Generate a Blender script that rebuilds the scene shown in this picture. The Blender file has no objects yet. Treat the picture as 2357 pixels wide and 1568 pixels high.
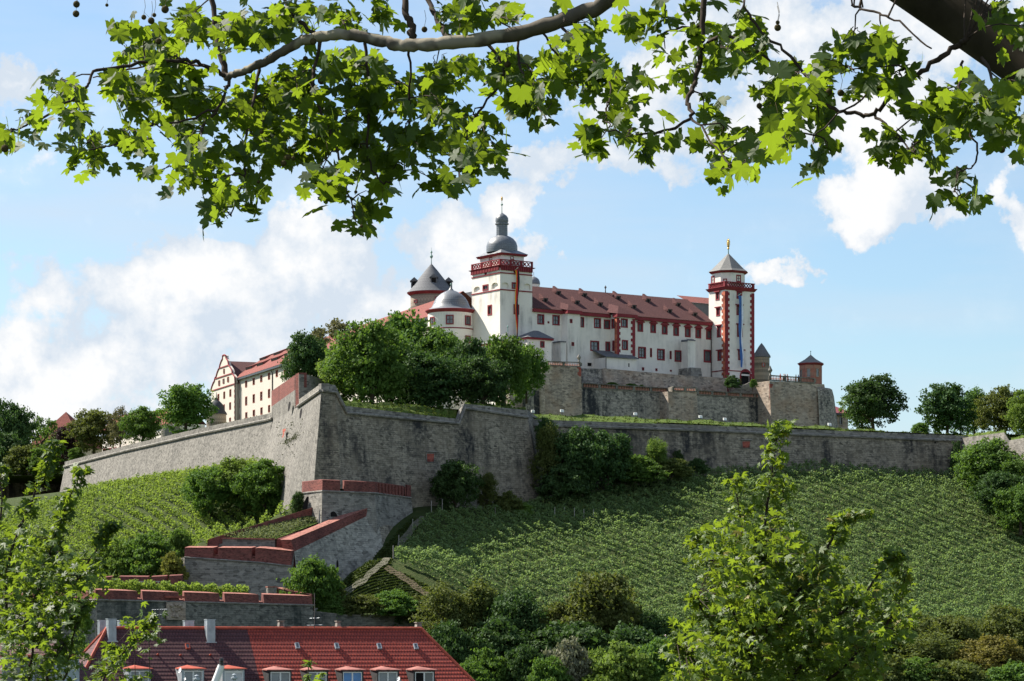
import bpy, bmesh, math, random
import numpy as np
from mathutils import Vector
R = math.radians
rnd = random.Random(7)
nrng = np.random.default_rng(11)
SC = bpy.context.scene
COL = SC.collection

# ------------------------------------------------------------------ camera
W, HH = 2357.0, 1568.0            # measuring grid of the photograph
CX, VH = 1178.5, 1480.0           # optical axis column, horizon row
LENS = 100.0
F = LENS / 36.0 * W
cam_d = bpy.data.cameras.new('camera'); cam = bpy.data.objects.new('camera', cam_d)
COL.objects.link(cam); SC.camera = cam
cam.location = (0, 0, 0); cam.rotation_euler = (R(90), 0, 0)
cam_d.lens = LENS; cam_d.sensor_width = 36.0; cam_d.sensor_fit = 'HORIZONTAL'
cam_d.shift_y = (VH - HH / 2) / W
cam_d.clip_start = 0.5; cam_d.clip_end = 20000

# ------------------------------------------------------------------ sun, sky, exposure
SUN_AZ, SUN_EL = R(152), R(46)     # angle from +X, counter-clockwise (left and beyond the castle)
sdir = Vector((math.cos(SUN_AZ) * math.cos(SUN_EL), math.sin(SUN_AZ) * math.cos(SUN_EL), math.sin(SUN_EL)))
sun_d = bpy.data.lights.new('sun', 'SUN'); sun = bpy.data.objects.new('sun', sun_d); COL.objects.link(sun)
sun_d.energy = 5.0; sun_d.angle = R(0.53); sun_d.color = (1.0, 0.93, 0.82)
sun.rotation_euler = sdir.to_track_quat('Z', 'Y').to_euler()
SC.view_settings.view_transform = 'Standard'; SC.view_settings.look = 'None'
SC.view_settings.exposure = 1.2; SC.view_settings.gamma = 1.0
SC.cycles.max_bounces = 6; SC.cycles.transparent_max_bounces = 8
SC.cycles.use_denoising = True

def pdir(u, v):
    d = Vector(((u - CX) / F, 1.0, (VH - v) / F)); d.normalize(); return d

world = bpy.data.worlds.new('World'); SC.world = world; world.use_nodes = True
def build_world():
    nt = world.node_tree; N = nt.nodes; L = nt.links
    N.clear()
    out = N.new('ShaderNodeOutputWorld'); bg = N.new('ShaderNodeBackground')
    sky = N.new('ShaderNodeTexSky'); sky.sky_type = 'NISHITA'; sky.sun_disc = False
    sky.sun_elevation = SUN_EL; sky.sun_rotation = R(90) - SUN_AZ
    sky.air_density = 1.0; sky.dust_density = 0.6; sky.ozone_density = 1.3
    tc = N.new('ShaderNodeTexCoord')
    def vm(op, a, b=None):
        n = N.new('ShaderNodeVectorMath'); n.operation = op
        for i, x in enumerate((a, b)):
            if x is None: continue
            if isinstance(x, (tuple, Vector)): n.inputs[i].default_value = tuple(x)
            else: L.new(x, n.inputs[i])
        return n
    def m(op, a, b=None, c=None, clamp=False):
        n = N.new('ShaderNodeMath'); n.operation = op; n.use_clamp = clamp
        for i, x in enumerate((a, b, c)):
            if x is None: continue
            if isinstance(x, (int, float)): n.inputs[i].default_value = x
            else: L.new(x, n.inputs[i])
        return n.outputs[0]
    D = tc.outputs['Generated']
    # a slow warp makes the cloud outlines irregular
    wn = N.new('ShaderNodeTexNoise'); wn.inputs['Scale'].default_value = 26; wn.inputs['Detail'].default_value = 12
    wn.inputs['Roughness'].default_value = 0.62
    L.new(D, wn.inputs['Vector'])
    wn2 = N.new('ShaderNodeTexNoise'); wn2.inputs['Scale'].default_value = 11; wn2.inputs['Detail'].default_value = 5
    mp = N.new('ShaderNodeMapping'); mp.inputs['Scale'].default_value = (1.0, 1.0, 2.6)
    L.new(D, mp.inputs['Vector']); L.new(mp.outputs[0], wn2.inputs['Vector'])
    blobs = CLOUDS
    # domain warp so that no cloud keeps a smooth outline
    wv = N.new('ShaderNodeTexNoise'); wv.inputs['Scale'].default_value = 34; wv.inputs['Detail'].default_value = 8; wv.inputs['Roughness'].default_value = .6
    L.new(D, wv.inputs['Vector'])
    wo = vm('SUBTRACT', wv.outputs['Color'], (.5, .5, .5)); wo = vm('MULTIPLY', wo.outputs[0], (.062, .0, .05))
    DW = vm('ADD', D, wo.outputs[0]).outputs[0]
    dens = None
    for (u, v, ru, rv, amp) in blobs:
        c = pdir(u, v)
        s = vm('SUBTRACT', DW, c)
        q = vm('MULTIPLY', s.outputs[0], (F / ru, 1.2, F / rv))
        ln = vm('LENGTH', q.outputs[0])
        f = m('MULTIPLY', m('SUBTRACT', 1.0, ln.outputs['Value']), amp)
        dens = f if dens is None else m('SMOOTH_MAX', dens, f, 0.25)
    dens = m('MAXIMUM', dens, -0.62)
    sp = N.new('ShaderNodeSeparateXYZ'); L.new(D, sp.inputs[0])     # unseen cloud added behind the viewer as whiter fill for the walls
    dens = m('ADD', dens, m('MULTIPLY', m('MAXIMUM', m('MULTIPLY', sp.outputs[1], -1.0), 0.0), 0.95))
    # the same noise a little nearer the sun: the difference lights the billows
    wl = N.new('ShaderNodeTexNoise'); wl.inputs['Scale'].default_value = 26; wl.inputs['Detail'].default_value = 12; wl.inputs['Roughness'].default_value = 0.62
    L.new(vm('ADD', D, (-.010, 0, .012)).outputs[0], wl.inputs['Vector'])
    lit = m('MULTIPLY', m('SUBTRACT', wn.outputs['Fac'], wl.outputs['Fac']), 3.2)
    noise = m('MULTIPLY', m('SUBTRACT', wn.outputs['Fac'], 0.5), 2.9)
    noise2 = m('MULTIPLY', m('SUBTRACT', wn2.outputs['Fac'], 0.5), 1.3)
    tot = m('ADD', m('ADD', dens, noise), noise2)
    mr = N.new('ShaderNodeMapRange'); mr.interpolation_type = 'SMOOTHSTEP'
    mr.inputs['From Min'].default_value = -0.06; mr.inputs['From Max'].default_value = 0.40
    L.new(tot, mr.inputs['Value'])
    # thin veil of high cloud everywhere
    vn = N.new('ShaderNodeTexNoise'); vn.inputs['Scale'].default_value = 6; vn.inputs['Detail'].default_value = 6
    mp2 = N.new('ShaderNodeMapping'); mp2.inputs['Scale'].default_value = (1.0, 1.0, 6.0)
    L.new(D, mp2.inputs['Vector']); L.new(mp2.outputs[0], vn.inputs['Vector'])
    veil = N.new('ShaderNodeMapRange'); veil.inputs['From Min'].default_value = 0.38; veil.inputs['From Max'].default_value = 0.78
    veil.inputs['To Max'].default_value = 0.72
    L.new(vn.outputs['Fac'], veil.inputs['Value'])
    cov = m('MAXIMUM', mr.outputs[0], veil.outputs[0])
    # cloud brightness: thick sunlit heaps, greyer thin parts
    cb = N.new('ShaderNodeMapRange'); cb.inputs['From Min'].default_value = 0.0; cb.inputs['From Max'].default_value = 1.1
    cb.inputs['To Min'].default_value = 0.80; cb.inputs['To Max'].default_value = 1.0
    L.new(m('ADD', tot, m('MULTIPLY', noise2, -0.8)), cb.inputs['Value'])
    cc = N.new('ShaderNodeMix'); cc.data_type = 'RGBA'
    cc.inputs[6].default_value = (4.3, 4.85, 5.5, 1); cc.inputs[7].default_value = (6.2, 6.25, 6.3, 1)
    L.new(m('ADD', m('SUBTRACT', m('MULTIPLY', cb.outputs[0], 5.0), 4.05), lit, None, True), cc.inputs[0])
    hs = N.new('ShaderNodeMix'); hs.data_type = 'RGBA'; hs.blend_type = 'MULTIPLY'; hs.inputs[0].default_value = 1.0
    L.new(sky.outputs[0], hs.inputs[6]); hs.inputs[7].default_value = SKYTINT
    mix = N.new('ShaderNodeMix'); mix.data_type = 'RGBA'
    L.new(cov, mix.inputs[0]); L.new(hs.outputs[2], mix.inputs[6]); L.new(cc.outputs[2], mix.inputs[7])
    L.new(mix.outputs[2], bg.inputs[0]); bg.inputs[1].default_value = 0.07
    L.new(bg.outputs[0], out.inputs[0])
SKYTINT = (0.82, 0.91, 0.97, 1)
CLOUDS = [
    (40, 800, 330, 170, 1.0), (350, 700, 210, 150, 1.1), (560, 700, 150, 110, 1.1), (760, 610, 170, 135, 1.2), (900, 640, 130, 90, 1.0),
    (1060, 590, 150, 105, 1.1), (1180, 480, 66, 58, .9), (620, 800, 380, 110, 1.0), (150, 930, 420, 80, .9), (1040, 700, 150, 120, .9),
    (700, 560, 110, 80, 1.0), (480, 640, 130, 90, 1.0), (1000, 560, 130, 80, 1.0), (940, 700, 200, 110, 1.0), (250, 830, 330, 120, 1.0), (820, 760, 220, 80, .8),
    (1225, 565, 40, 40, 0.5), (50, 210, 110, 70, .9), (1990, 475, 150, 80, 1.35), (1925, 512, 85, 42, 1.3), (2065, 500, 95, 55, 1.3), (2110, 400, 140, 140, 1.3), (1880, 50, 300, 100, 1.25),
    (1450, 385, 300, 48, 1.0), (1650, 290, 260, 120, .95), (2345, 430, 55, 100, .9), (1755, 632, 50, 26, .8), (1830, 632, 24, 22, .5), (1540, 130, 160, 80, .7),
    (2050, 270, 260, 100, 1.1), (2200, 60, 200, 90, 1.0), (-1500, 500, 800, 420, 1.0), (3300, 300, 500, 300, 1.0),
]
build_world()
world.cycles.sampling_method = 'MANUAL'; world.cycles.sample_map_resolution = 1024

# ------------------------------------------------------------------ picture grid -> place
def pt(u, v, Y):
    return Vector(((u - CX) / F * Y, Y, (VH - v) / F * Y))
def proj(p):
    return (CX + F * p[0] / p[1], VH - F * p[2] / p[1])
def Z1(x, y): return (851.1 + .2401 * x, 441.9 + .2401 * y)
def Z2(x, y): return (1211.2 + .2505 * x, 605.6 + .2505 * y)
def Z3(x, y): return (1555 + .31316 * x, 523.8 + .31316 * y)
def Z4(x, y): return (441.9 + .2401 * x, 785.7 + .2401 * y)
def Z5(x, y): return (147.3 + .36806 * x, 1096.7 + .36806 * y)
def H1(x, y): return (147.3 + .2014 * x, 1407.6 + .2014 * y)
def H2(x, y): return (572.9 + .2222 * x, 1407.6 + .2222 * y)
def hit_plane(u, v, P, n):
    d = Vector(((u - CX) / F, 1.0, (VH - v) / F))
    return d * (P.dot(n) / d.dot(n))

class Frame:
    """vertical wall plane: origin in plan, heading e, outward normal n (towards the river)"""
    def __init__(s, x, y, deg):
        a = R(deg); s.o = Vector((x, y, 0)); s.e = Vector((math.cos(a), math.sin(a), 0)); s.n = Vector((math.sin(a), -math.cos(a), 0))
    def p(s, a, d, z): return s.o + s.e * a + s.n * d + Vector((0, 0, z))
    def hit(s, u, v, d=0):
        q = hit_plane(u, v, s.o + s.n * d, s.n)
        return ((q - s.o).dot(s.e), q.z)
    def sh(s, d): 
        f = Frame(0, 0, 0); f.o = s.o + s.n * d; f.e = s.e; f.n = s.n; return f

# ------------------------------------------------------------------ object helpers
def tag(o, label=None, cat=None, group=None, kind=None):
    if label: o['label'] = label
    if cat: o['category'] = cat
    if group: o['group'] = group
    if kind: o['kind'] = kind
    return o
def thing(name, label, cat, loc=(0, 0, 0), group=None):
    o = bpy.data.objects.new(name, None); COL.objects.link(o); o.location = loc; o.empty_display_size = .1
    return tag(o, label, cat, group)
def origin_of(o):
    v = Vector((0, 0, 0))
    while o is not None: v += Vector(o.location); o = o.parent
    return v

def auto_uv(me):
    n = len(me.loops)
    if n == 0: return
    uvl = me.uv_layers.new(name='UVMap')
    co = np.empty(len(me.vertices) * 3, 'f'); me.vertices.foreach_get('co', co); co = co.reshape(-1, 3)
    pn = np.empty(len(me.polygons) * 3, 'f'); me.polygons.foreach_get('normal', pn); pn = pn.reshape(-1, 3)
    ls = np.empty(len(me.polygons), 'i'); me.polygons.foreach_get('loop_total', ls)
    lv = np.empty(n, 'i'); me.loops.foreach_get('vertex_index', lv)
    t = np.stack([-pn[:, 1], pn[:, 0], np.zeros(len(pn))], 1); ln = np.linalg.norm(t, axis=1)
    flat = ln < 0.25; t[flat] = (1, 0, 0); ln[flat] = 1; t /= ln[:, None]
    b = np.cross(pn, t)
    sg = np.where(b[:, 2] < 0, -1.0, 1.0); b *= sg[:, None]; t *= sg[:, None]
    P = co[lv]; ti = np.repeat(t, ls, 0); bi = np.repeat(b, ls, 0)
    uv = np.stack([(P * ti).sum(1), (P * bi).sum(1)], 1).astype('f')
    uvl.data.foreach_set('uv', uv.ravel())

class MB:
    def __init__(s): s.v = []; s.f = []; s.m = []; s.cur = 0
    def poly(s, *ps):
        b = len(s.v); s.v += [tuple(p) for p in ps]; s.f.append(tuple(range(b, b + len(ps)))); s.m.append(s.cur)
    def box8(s, a):      # a: 4 bottom + 4 top corners, same turning
        b = len(s.v); s.v += [tuple(p) for p in a]
        for q in ((0, 3, 2, 1), (4, 5, 6, 7), (0, 1, 5, 4), (1, 2, 6, 5), (2, 3, 7, 6), (3, 0, 4, 7)):
            s.f.append(tuple(b + i for i in q)); s.m.append(s.cur)
    def fbox(s, fr, s0, s1, d0, d1, z0, z1):
        c = [(s0, d1), (s1, d1), (s1, d0), (s0, d0)]
        s.box8([fr.p(a, d, z0) for a, d in c] + [fr.p(a, d, z1) for a, d in c])
    def prism(s, foot, z0, z1, top=True, foot2=None):
        n = len(foot); f2 = foot2 or foot
        b = len(s.v)
        s.v += [(p[0], p[1], z0) for p in foot] + [(p[0], p[1], z1) for p in f2]
        for i in range(n):
            j = (i + 1) % n; s.f.append((b + i, b + j, b + n + j, b + n + i)); s.m.append(s.cur)
        if top: s.f.append(tuple(b + n + i for i in range(n))); s.m.append(s.cur)
        s.f.append(tuple(b + n - 1 - i for i in range(n))); s.m.append(s.cur)
    def lathe(s, c, prof, seg=32, ph=0.0, a0=0, a1=2 * math.pi):
        b = len(s.v); full = abs(a1 - a0 - 2 * math.pi) < 1e-6; k = seg if full else seg + 1
        for r, z in prof:
            for i in range(k):
                a = ph + a0 + (a1 - a0) * i / seg; s.v.append((c[0] + r * math.cos(a), c[1] + r * math.sin(a), z))
        for j in range(len(prof) - 1):
            for i in range(seg):
                i2 = (i + 1) % k
                s.f.append((b + j * k + i, b + j * k + i2, b + (j + 1) * k + i2, b + (j + 1) * k + i)); s.m.append(s.cur)
    def tube(s, pts, rad, seg=8):
        pts = [Vector(p) for p in pts]; b = len(s.v); n = len(pts)
        if not hasattr(rad, '__len__'): rad = [rad] * n
        for i, p in enumerate(pts):
            t = (pts[min(i + 1, n - 1)] - pts[max(i - 1, 0)]).normalized()
            x = t.cross(Vector((0.13, 0.97, 0.2))); 
            if x.length < .1: x = t.cross(Vector((1, 0, 0)))
            x.normalize(); y = t.cross(x)
            for k in range(seg):
                a = 2 * math.pi * k / seg; s.v.append(tuple(p + (x * math.cos(a) + y * math.sin(a)) * rad[i]))
        for i in range(n - 1):
            for k in range(seg):
                k2 = (k + 1) % seg; s.f.append((b + i * seg + k, b + i * seg + k2, b + (i + 1) * seg + k2, b + (i + 1) * seg + k)); s.m.append(s.cur)
        for i0 in (0, n - 1): s.f.append(tuple(b + i0 * seg + k for k in range(seg))); s.m.append(s.cur)
    def ball(s, c, r, seg=12, sz=1.0):
        s.lathe(c, [(max(r * math.sin(math.pi * i / 8), 1e-4), c[2] + r * sz * -math.cos(math.pi * i / 8)) for i in range(9)], seg)
    def build(s, name, mat, parent=None, smooth=False):
        me = bpy.data.meshes.new(name); o = bpy.data.objects.new(name, me); COL.objects.link(o)
        off = Vector((0, 0, 0))
        if parent is not None: off = origin_of(parent); o.parent = parent
        me.from_pydata([tuple(Vector(p) - off) for p in s.v], [], s.f)
        for mm in (mat if isinstance(mat, (list, tuple)) else [mat]): me.materials.append(mm)
        if isinstance(mat, (list, tuple)): me.polygons.foreach_set('material_index', s.m)
        me.update(); auto_uv(me)
        if smooth: me.polygons.foreach_set('use_smooth', [True] * len(me.polygons))
        return o

def np_mesh(name, verts, faces, mat, parent=None, smooth=False, sub=True):
    """verts (N,3), faces (M,k) arrays"""
    me = bpy.data.meshes.new(name); k = faces.shape[1]
    v = np.asarray(verts, 'f')
    if parent is not None and sub: v = v - np.array(origin_of(parent), 'f')
    me.vertices.add(len(v)); me.vertices.foreach_set('co', v.ravel())
    me.loops.add(faces.size); me.loops.foreach_set('vertex_index', faces.astype('i').ravel())
    me.polygons.add(len(faces)); me.polygons.foreach_set('loop_start', np.arange(0, faces.size, k, dtype='i'))
    me.polygons.foreach_set('loop_total', np.full(len(faces), k, 'i'))
    if smooth: me.polygons.foreach_set('use_smooth', np.ones(len(faces), bool))
    me.update(calc_edges=True); me.materials.append(mat)
    if name is None: return me
    o = bpy.data.objects.new(name, me); COL.objects.link(o)
    if parent is not None: o.parent = parent
    return o

def copy_tree(o, parent=None):
    c = o.copy(); COL.objects.link(c)
    if parent is not None: c.parent = parent
    for ch in list(o.children): copy_tree(ch, c)
    return c

# ------------------------------------------------------------------ materials
MATS = {}
class NT:
    def __init__(s, name):
        s.mat = bpy.data.materials.new(name); s.mat.use_nodes = True; s.nt = s.mat.node_tree
        s.N = s.nt.nodes; s.L = s.nt.links; s.bsdf = s.N['Principled BSDF']; MATS[name] = s.mat
        s.out = s.N['Material Output']
    def n(s, t, **kw):
        x = s.N.new(t)
        for k, v in kw.items(): setattr(x, k, v)
        return x
    def set(s, node, key, val):
        if isinstance(val, bpy.types.NodeSocket): s.L.new(val, node.inputs[key])
        else: node.inputs[key].default_value = val
    def noise(s, vec, scale, detail=4, rough=.55, mapping=None):
        if mapping:
            mp = s.n('ShaderNodeMapping'); mp.inputs['Scale'].default_value = mapping; s.L.new(vec, mp.inputs[0]); vec = mp.outputs[0]
        x = s.n('ShaderNodeTexNoise'); s.L.new(vec, x.inputs['Vector'])
        x.inputs['Scale'].default_value = scale; x.inputs['Detail'].default_value = detail; x.inputs['Roughness'].default_value = rough
        return x.outputs['Fac']
    def ramp(s, fac, a, b, lo=0.0, hi=1.0):
        r = s.n('ShaderNodeMapRange'); r.inputs['From Min'].default_value = a; r.inputs['From Max'].default_value = b
        r.inputs['To Min'].default_value = lo; r.inputs['To Max'].default_value = hi
        s.L.new(fac, r.inputs['Value']); return r.outputs[0]
    def mix(s, fac, a, b, mode='MIX'):
        x = s.n('ShaderNodeMix', data_type='RGBA', blend_type=mode)
        for i, val in ((0, fac), (6, a), (7, b)):
            if isinstance(val, bpy.types.NodeSocket): s.L.new(val, x.inputs[i])
            elif i == 0: x.inputs[0].default_value = val
            else: x.inputs[i].default_value = (*val, 1) if len(val) == 3 else val
        return x.outputs[2]
    def bump(s, h, strength=.3, dist=.05):
        b = s.n('ShaderNodeBump'); b.inputs['Strength'].default_value = strength; b.inputs['Distance'].default_value = dist
        s.L.new(h, b.inputs['Height']); s.L.new(b.outputs[0], s.bsdf.inputs['Normal'])
    def uv(s): return s.n('ShaderNodeUVMap').outputs[0]
    def obj(s): return s.n('ShaderNodeTexCoord').outputs['Object']
    def rgh(s, r, spec=.3):
        s.bsdf.inputs['Roughness'].default_value = r; s.bsdf.inputs['Specular IOR Level'].default_value = spec
    def col(s, c): s.L.new(c, s.bsdf.inputs['Base Color'])

def flat_mat(name, c, rough=.7, spec=.3, metal=0.0, var=.12, scale=1.5):
    t = NT(name); f = t.noise(t.obj(), scale, 5)
    t.col(t.mix(t.ramp(f, .3, .7), tuple(x * (1 - var) for x in c), tuple(min(1, x * (1 + var)) for x in c)))
    t.rgh(rough, spec); t.bsdf.inputs['Metallic'].default_value = metal; return t.mat

def stone_mat(name, c1, c2, mortar, stain=.5, stain_c=(.05, .052, .055), bw=.75, bh=.33, light=.3, streak=(.55, .05), sscale=.6, tint=None, bstr=.5):
    t = NT(name); uv = t.uv()
    wob = t.n('ShaderNodeTexNoise'); t.L.new(uv, wob.inputs['Vector']); wob.inputs['Scale'].default_value = .6
    vm = t.n('ShaderNodeVectorMath', operation='MULTIPLY_ADD'); t.L.new(wob.outputs['Color'], vm.inputs[0]); vm.inputs[1].default_value = (.3, .10, 0); t.L.new(uv, vm.inputs[2])
    br = t.n('ShaderNodeTexBrick'); t.L.new(vm.outputs[0], br.inputs['Vector'])
    br.inputs['Scale'].default_value = 1; br.inputs['Brick Width'].default_value = bw; br.inputs['Row Height'].default_value = bh
    br.inputs['Mortar Size'].default_value = .05; br.inputs['Mortar Smooth'].default_value = .4
    br.inputs['Color1'].default_value = (*c1, 1); br.inputs['Color2'].default_value = (*c2, 1); br.inputs['Mortar'].default_value = (*mortar, 1)
    br.inputs['Bias'].default_value = -.2; br.squash = .8; br.offset_frequency = 2
    vo = t.n('ShaderNodeTexVoronoi'); vo.inputs['Scale'].default_value = 1.0
    mp = t.n('ShaderNodeMapping'); mp.inputs['Scale'].default_value = (1 / bw * 1.0, 1 / bh, 1); t.L.new(vm.outputs[0], mp.inputs[0]); t.L.new(mp.outputs[0], vo.inputs['Vector'])
    sep = t.n('ShaderNodeSeparateColor'); t.L.new(vo.outputs['Color'], sep.inputs[0])
    c = t.mix(t.ramp(sep.outputs[0], 0, 1, 0, .8), br.outputs['Color'], tuple(min(1, x * 1.45) for x in c1))
    c = t.mix(t.ramp(sep.outputs[1], .72, 1, 0, .85), c, tuple(x * .45 for x in c2))
    big = t.noise(uv, .09, 4); st = t.noise(uv, sscale, 6, .65, (streak[0], streak[1], 1)); fine = t.noise(uv, 1.4, 5, .7)
    mm = t.n('ShaderNodeMath', operation='MULTIPLY'); t.L.new(t.ramp(big, .40, .58), mm.inputs[0]); t.L.new(t.ramp(st, .41, .58), mm.inputs[1])
    m2 = t.n('ShaderNodeMath', operation='MULTIPLY_ADD'); t.L.new(t.ramp(fine, .35, .65, -.35, .35), m2.inputs[0]); m2.inputs[1].default_value = 1.0; t.L.new(mm.outputs[0], m2.inputs[2])
    m3 = t.n('ShaderNodeMath', operation='MULTIPLY', use_clamp=True); t.L.new(m2.outputs[0], m3.inputs[0]); m3.inputs[1].default_value = stain
    c = t.mix(m3.outputs[0], c, stain_c)
    if tint: c = t.mix(t.ramp(t.noise(uv, .22, 3), .45, .7, 0, tint[1]), c, tint[0])
    t.col(c); t.rgh(.92, .15)
    h = t.mix(.5, br.outputs['Color'], vo.outputs['Color']); bw2 = t.n('ShaderNodeRGBToBW'); t.L.new(h, bw2.inputs[0])
    t.bump(bw2.outputs[0], bstr, .12); return t.mat

def plaster_mat(name, c, dirt, amt=.5):
    t = NT(name); uv = t.uv()
    a = t.noise(uv, .16, 5, .6); b = t.noise(uv, .7, 6, .7, (1.0, .12, 1)); f = t.noise(uv, 2.2, 5, .7)
    m = t.n('ShaderNodeMath', operation='MULTIPLY'); t.L.new(t.ramp(a, .45, .72), m.inputs[0]); t.L.new(t.ramp(b, .40, .66), m.inputs[1])
    m2 = t.n('ShaderNodeMath', operation='MULTIPLY'); t.L.new(m.outputs[0], m2.inputs[0]); m2.inputs[1].default_value = amt
    cc = t.mix(t.ramp(f, .3, .75, 0, .25), c, tuple(x * .82 for x in c))
    t.col(t.mix(m2.outputs[0], cc, dirt)); t.rgh(.9, .15); t.bump(f, .35, .06); return t.mat

def tile_mat(name, c1, c2, joint, bw=.28, bh=.3, patch=None, bstr=.6, bd=.06, varamt=.6):
    t = NT(name); uv = t.uv()
    br = t.n('ShaderNodeTexBrick'); t.L.new(uv, br.inputs['Vector']); br.inputs['Scale'].default_value = 1
    br.inputs['Brick Width'].default_value = bw; br.inputs['Row Height'].default_value = bh; br.inputs['Mortar Size'].default_value = bh * .13
    br.inputs['Mortar Smooth'].default_value = .5
    br.inputs['Color1'].default_value = (*c1, 1); br.inputs['Color2'].default_value = (*c2, 1); br.inputs['Mortar'].default_value = (*joint, 1)
    f = t.noise(uv, .35, 6, .65); g = t.noise(uv, 3.0, 3)
    c = t.mix(t.ramp(f, .35, .7, 0, varamt), br.outputs['Color'], patch or tuple(x * .6 for x in c1))
    c = t.mix(t.ramp(g, .5, .8, 0, .35), c, tuple(min(1, x * 1.4) for x in c1))
    t.col(c); t.rgh(.8, .25)
    s = t.n('ShaderNodeSeparateXYZ'); t.L.new(uv, s.inputs[0])
    fr = t.n('ShaderNodeMath', operation='FRACT'); dv = t.n('ShaderNodeMath', operation='DIVIDE'); t.L.new(s.outputs[1], dv.inputs[0]); dv.inputs[1].default_value = bh
    t.L.new(dv.outputs[0], fr.inputs[0]); iv = t.n('ShaderNodeMath', operation='SUBTRACT'); iv.inputs[0].default_value = 1; t.L.new(fr.outputs[0], iv.inputs[1])
    t.bump(iv.outputs[0], bstr, bd); return t.mat

def leaf_mat(name, ca, cb, tr, fac=.4, rough=.75, spec=.18, objvar=.12, cy=None):
    t = NT(name); g = t.n('ShaderNodeNewGeometry'); oi = t.n('ShaderNodeObjectInfo')
    c = t.mix(g.outputs['Random Per Island'], ca, cb)
    if cy:
        c = t.mix(t.ramp(g.outputs['Random Per Island'], .93, .97), c, cy)
    hs = t.n('ShaderNodeHueSaturation'); t.L.new(c, hs.inputs['Color'])
    t.L.new(t.ramp(oi.outputs['Random'], 0, 1, 1 - objvar, 1 + objvar), hs.inputs['Value'])
    t.L.new(t.ramp(oi.outputs['Random'], 0, 1, .5 - objvar * .12, .5 + objvar * .08), hs.inputs['Hue'])
    t.col(hs.outputs[0]); t.rgh(rough, spec)
    tb = t.n('ShaderNodeBsdfTranslucent')
    tc = t.mix(g.outputs['Random Per Island'], tr, tuple(x * .7 for x in tr)); t.L.new(tc, tb.inputs[0])
    ms = t.n('ShaderNodeMixShader'); ms.inputs[0].default_value = fac
    t.L.new(t.bsdf.outputs[0], ms.inputs[1]); t.L.new(tb.outputs[0], ms.inputs[2]); t.L.new(ms.outputs[0], t.out.inputs[0])
    return t.mat

M_plaster = plaster_mat('white_plaster', (.78, .735, .67), (.30, .285, .27), 1.15)
M_cream = plaster_mat('cream_plaster', (.52, .48, .425), (.36, .33, .29), .6)
M_red = flat_mat('red_sandstone', (.22, .035, .043), .8, .2, var=.18, scale=.8)
M_sand = stone_mat('red_sandstone_blocks', (.30, .085, .06), (.24, .06, .05), (.18, .06, .05), .35, (.09, .05, .045), .9, .4)
M_slate = tile_mat('slate', (.165, .17, .18), (.12, .125, .135), (.08, .08, .09), .35, .3, varamt=.4, bstr=.3, bd=.03)
M_lead = tile_mat('lead_sheet', (.15, .165, .185), (.12, .132, .15), (.07, .075, .085), 1.0, .4, varamt=.5, bstr=.35, bd=.03)
M_lead.node_tree.nodes['Principled BSDF'].inputs['Roughness'].default_value = .42
M_lead.node_tree.nodes['Principled BSDF'].inputs['Specular IOR Level'].default_value = .7
M_tile = tile_mat('castle_roof_tiles', (.116, .056, .053), (.086, .042, .042), (.055, .028, .028), .45, .45, (.085, .042, .042))
M_tileL = tile_mat('left_wing_tiles', (.27, .105, .085), (.22, .08, .068), (.10, .04, .04), .45, .45, (.17, .07, .06))
for _m in (M_tile, M_tileL): _m.node_tree.nodes['Principled BSDF'].inputs['Roughness'].default_value = .95; _m.node_tree.nodes['Principled BSDF'].inputs['Specular IOR Level'].default_value = .08
M_glass = flat_mat('window_glass', (.10, .11, .125), .15, .9, var=.3)  # grey-blue base colour stands in for the sky reflected in the panes
M_dark = flat_mat('dark_opening', (.015, .014, .014), .9, .1)
M_bar = flat_mat('window_bars', (.10, .085, .08), .6, .3)
M_stA = stone_mat('grey_limestone', (.225, .21, .185), (.175, .163, .143), (.125, .117, .105), .5, (.085, .085, .083))
M_stLit = stone_mat('pale_limestone', (.185, .174, .156), (.145, .137, .123), (.115, .108, .098), .35, (.085, .082, .076), bw=.5, bh=.30)
M_stDark = stone_mat('dark_limestone', (.265, .232, .18), (.178, .157, .125), (.072, .067, .058), 1.05, (.033, .033, .034), bw=.72, bh=.34, tint=((.23, .195, .145), .55))
M_stTan = stone_mat('tan_limestone', (.36, .295, .24), (.29, .24, .20), (.2, .17, .145), .5, (.10, .095, .09), tint=((.29, .18, .11), .5))
M_stKeep = stone_mat('keep_rubble', (.27, .225, .18), (.2, .17, .14), (.14, .125, .105), .3, (.11, .10, .09), bw=.7, bh=.45)
M_brick = stone_mat('red_brick', (.19, .064, .053), (.14, .046, .042), (.13, .06, .05), .55, (.07, .03, .03), bw=.3, bh=.11, bstr=.25)
M_cap = stone_mat('brick_coping', (.29, .125, .10), (.24, .10, .083), (.22, .09, .07), .3, (.14, .08, .06), bw=.3, bh=.3, bstr=.2)
M_gold = flat_mat('gilding', (.72, .45, .12), .35, .5, .7)
M_copper = flat_mat('green_copper', (.18, .30, .26), .6, .4)
M_grass = None
M_stTan2 = stone_mat('buff_masonry', (.30, .285, .245), (.24, .225, .195), (.15, .145, .13), .55, (.075, .078, .078))
M_stDark2 = stone_mat('mossy_masonry', (.165, .16, .138), (.115, .112, .10), (.075, .074, .07), .85, (.038, .045, .041), bw=.7, bh=.3)
M_sandw = flat_mat('pale_timber', (.45, .42, .38), .8, .2)
M_white = flat_mat('white_paint', (.78, .78, .77), .45, .4, var=.05)
M_black = flat_mat('black_metal', (.02, .02, .022), .4, .5)
M_zinc = flat_mat('zinc_sheet', (.34, .38, .41), .42, .6, .35, var=.2, scale=2.5)
M_tileD = tile_mat('gable_roof_tiles', (.13, .05, .045), (.10, .04, .04), (.05, .025, .025), .45, .45)
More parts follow.
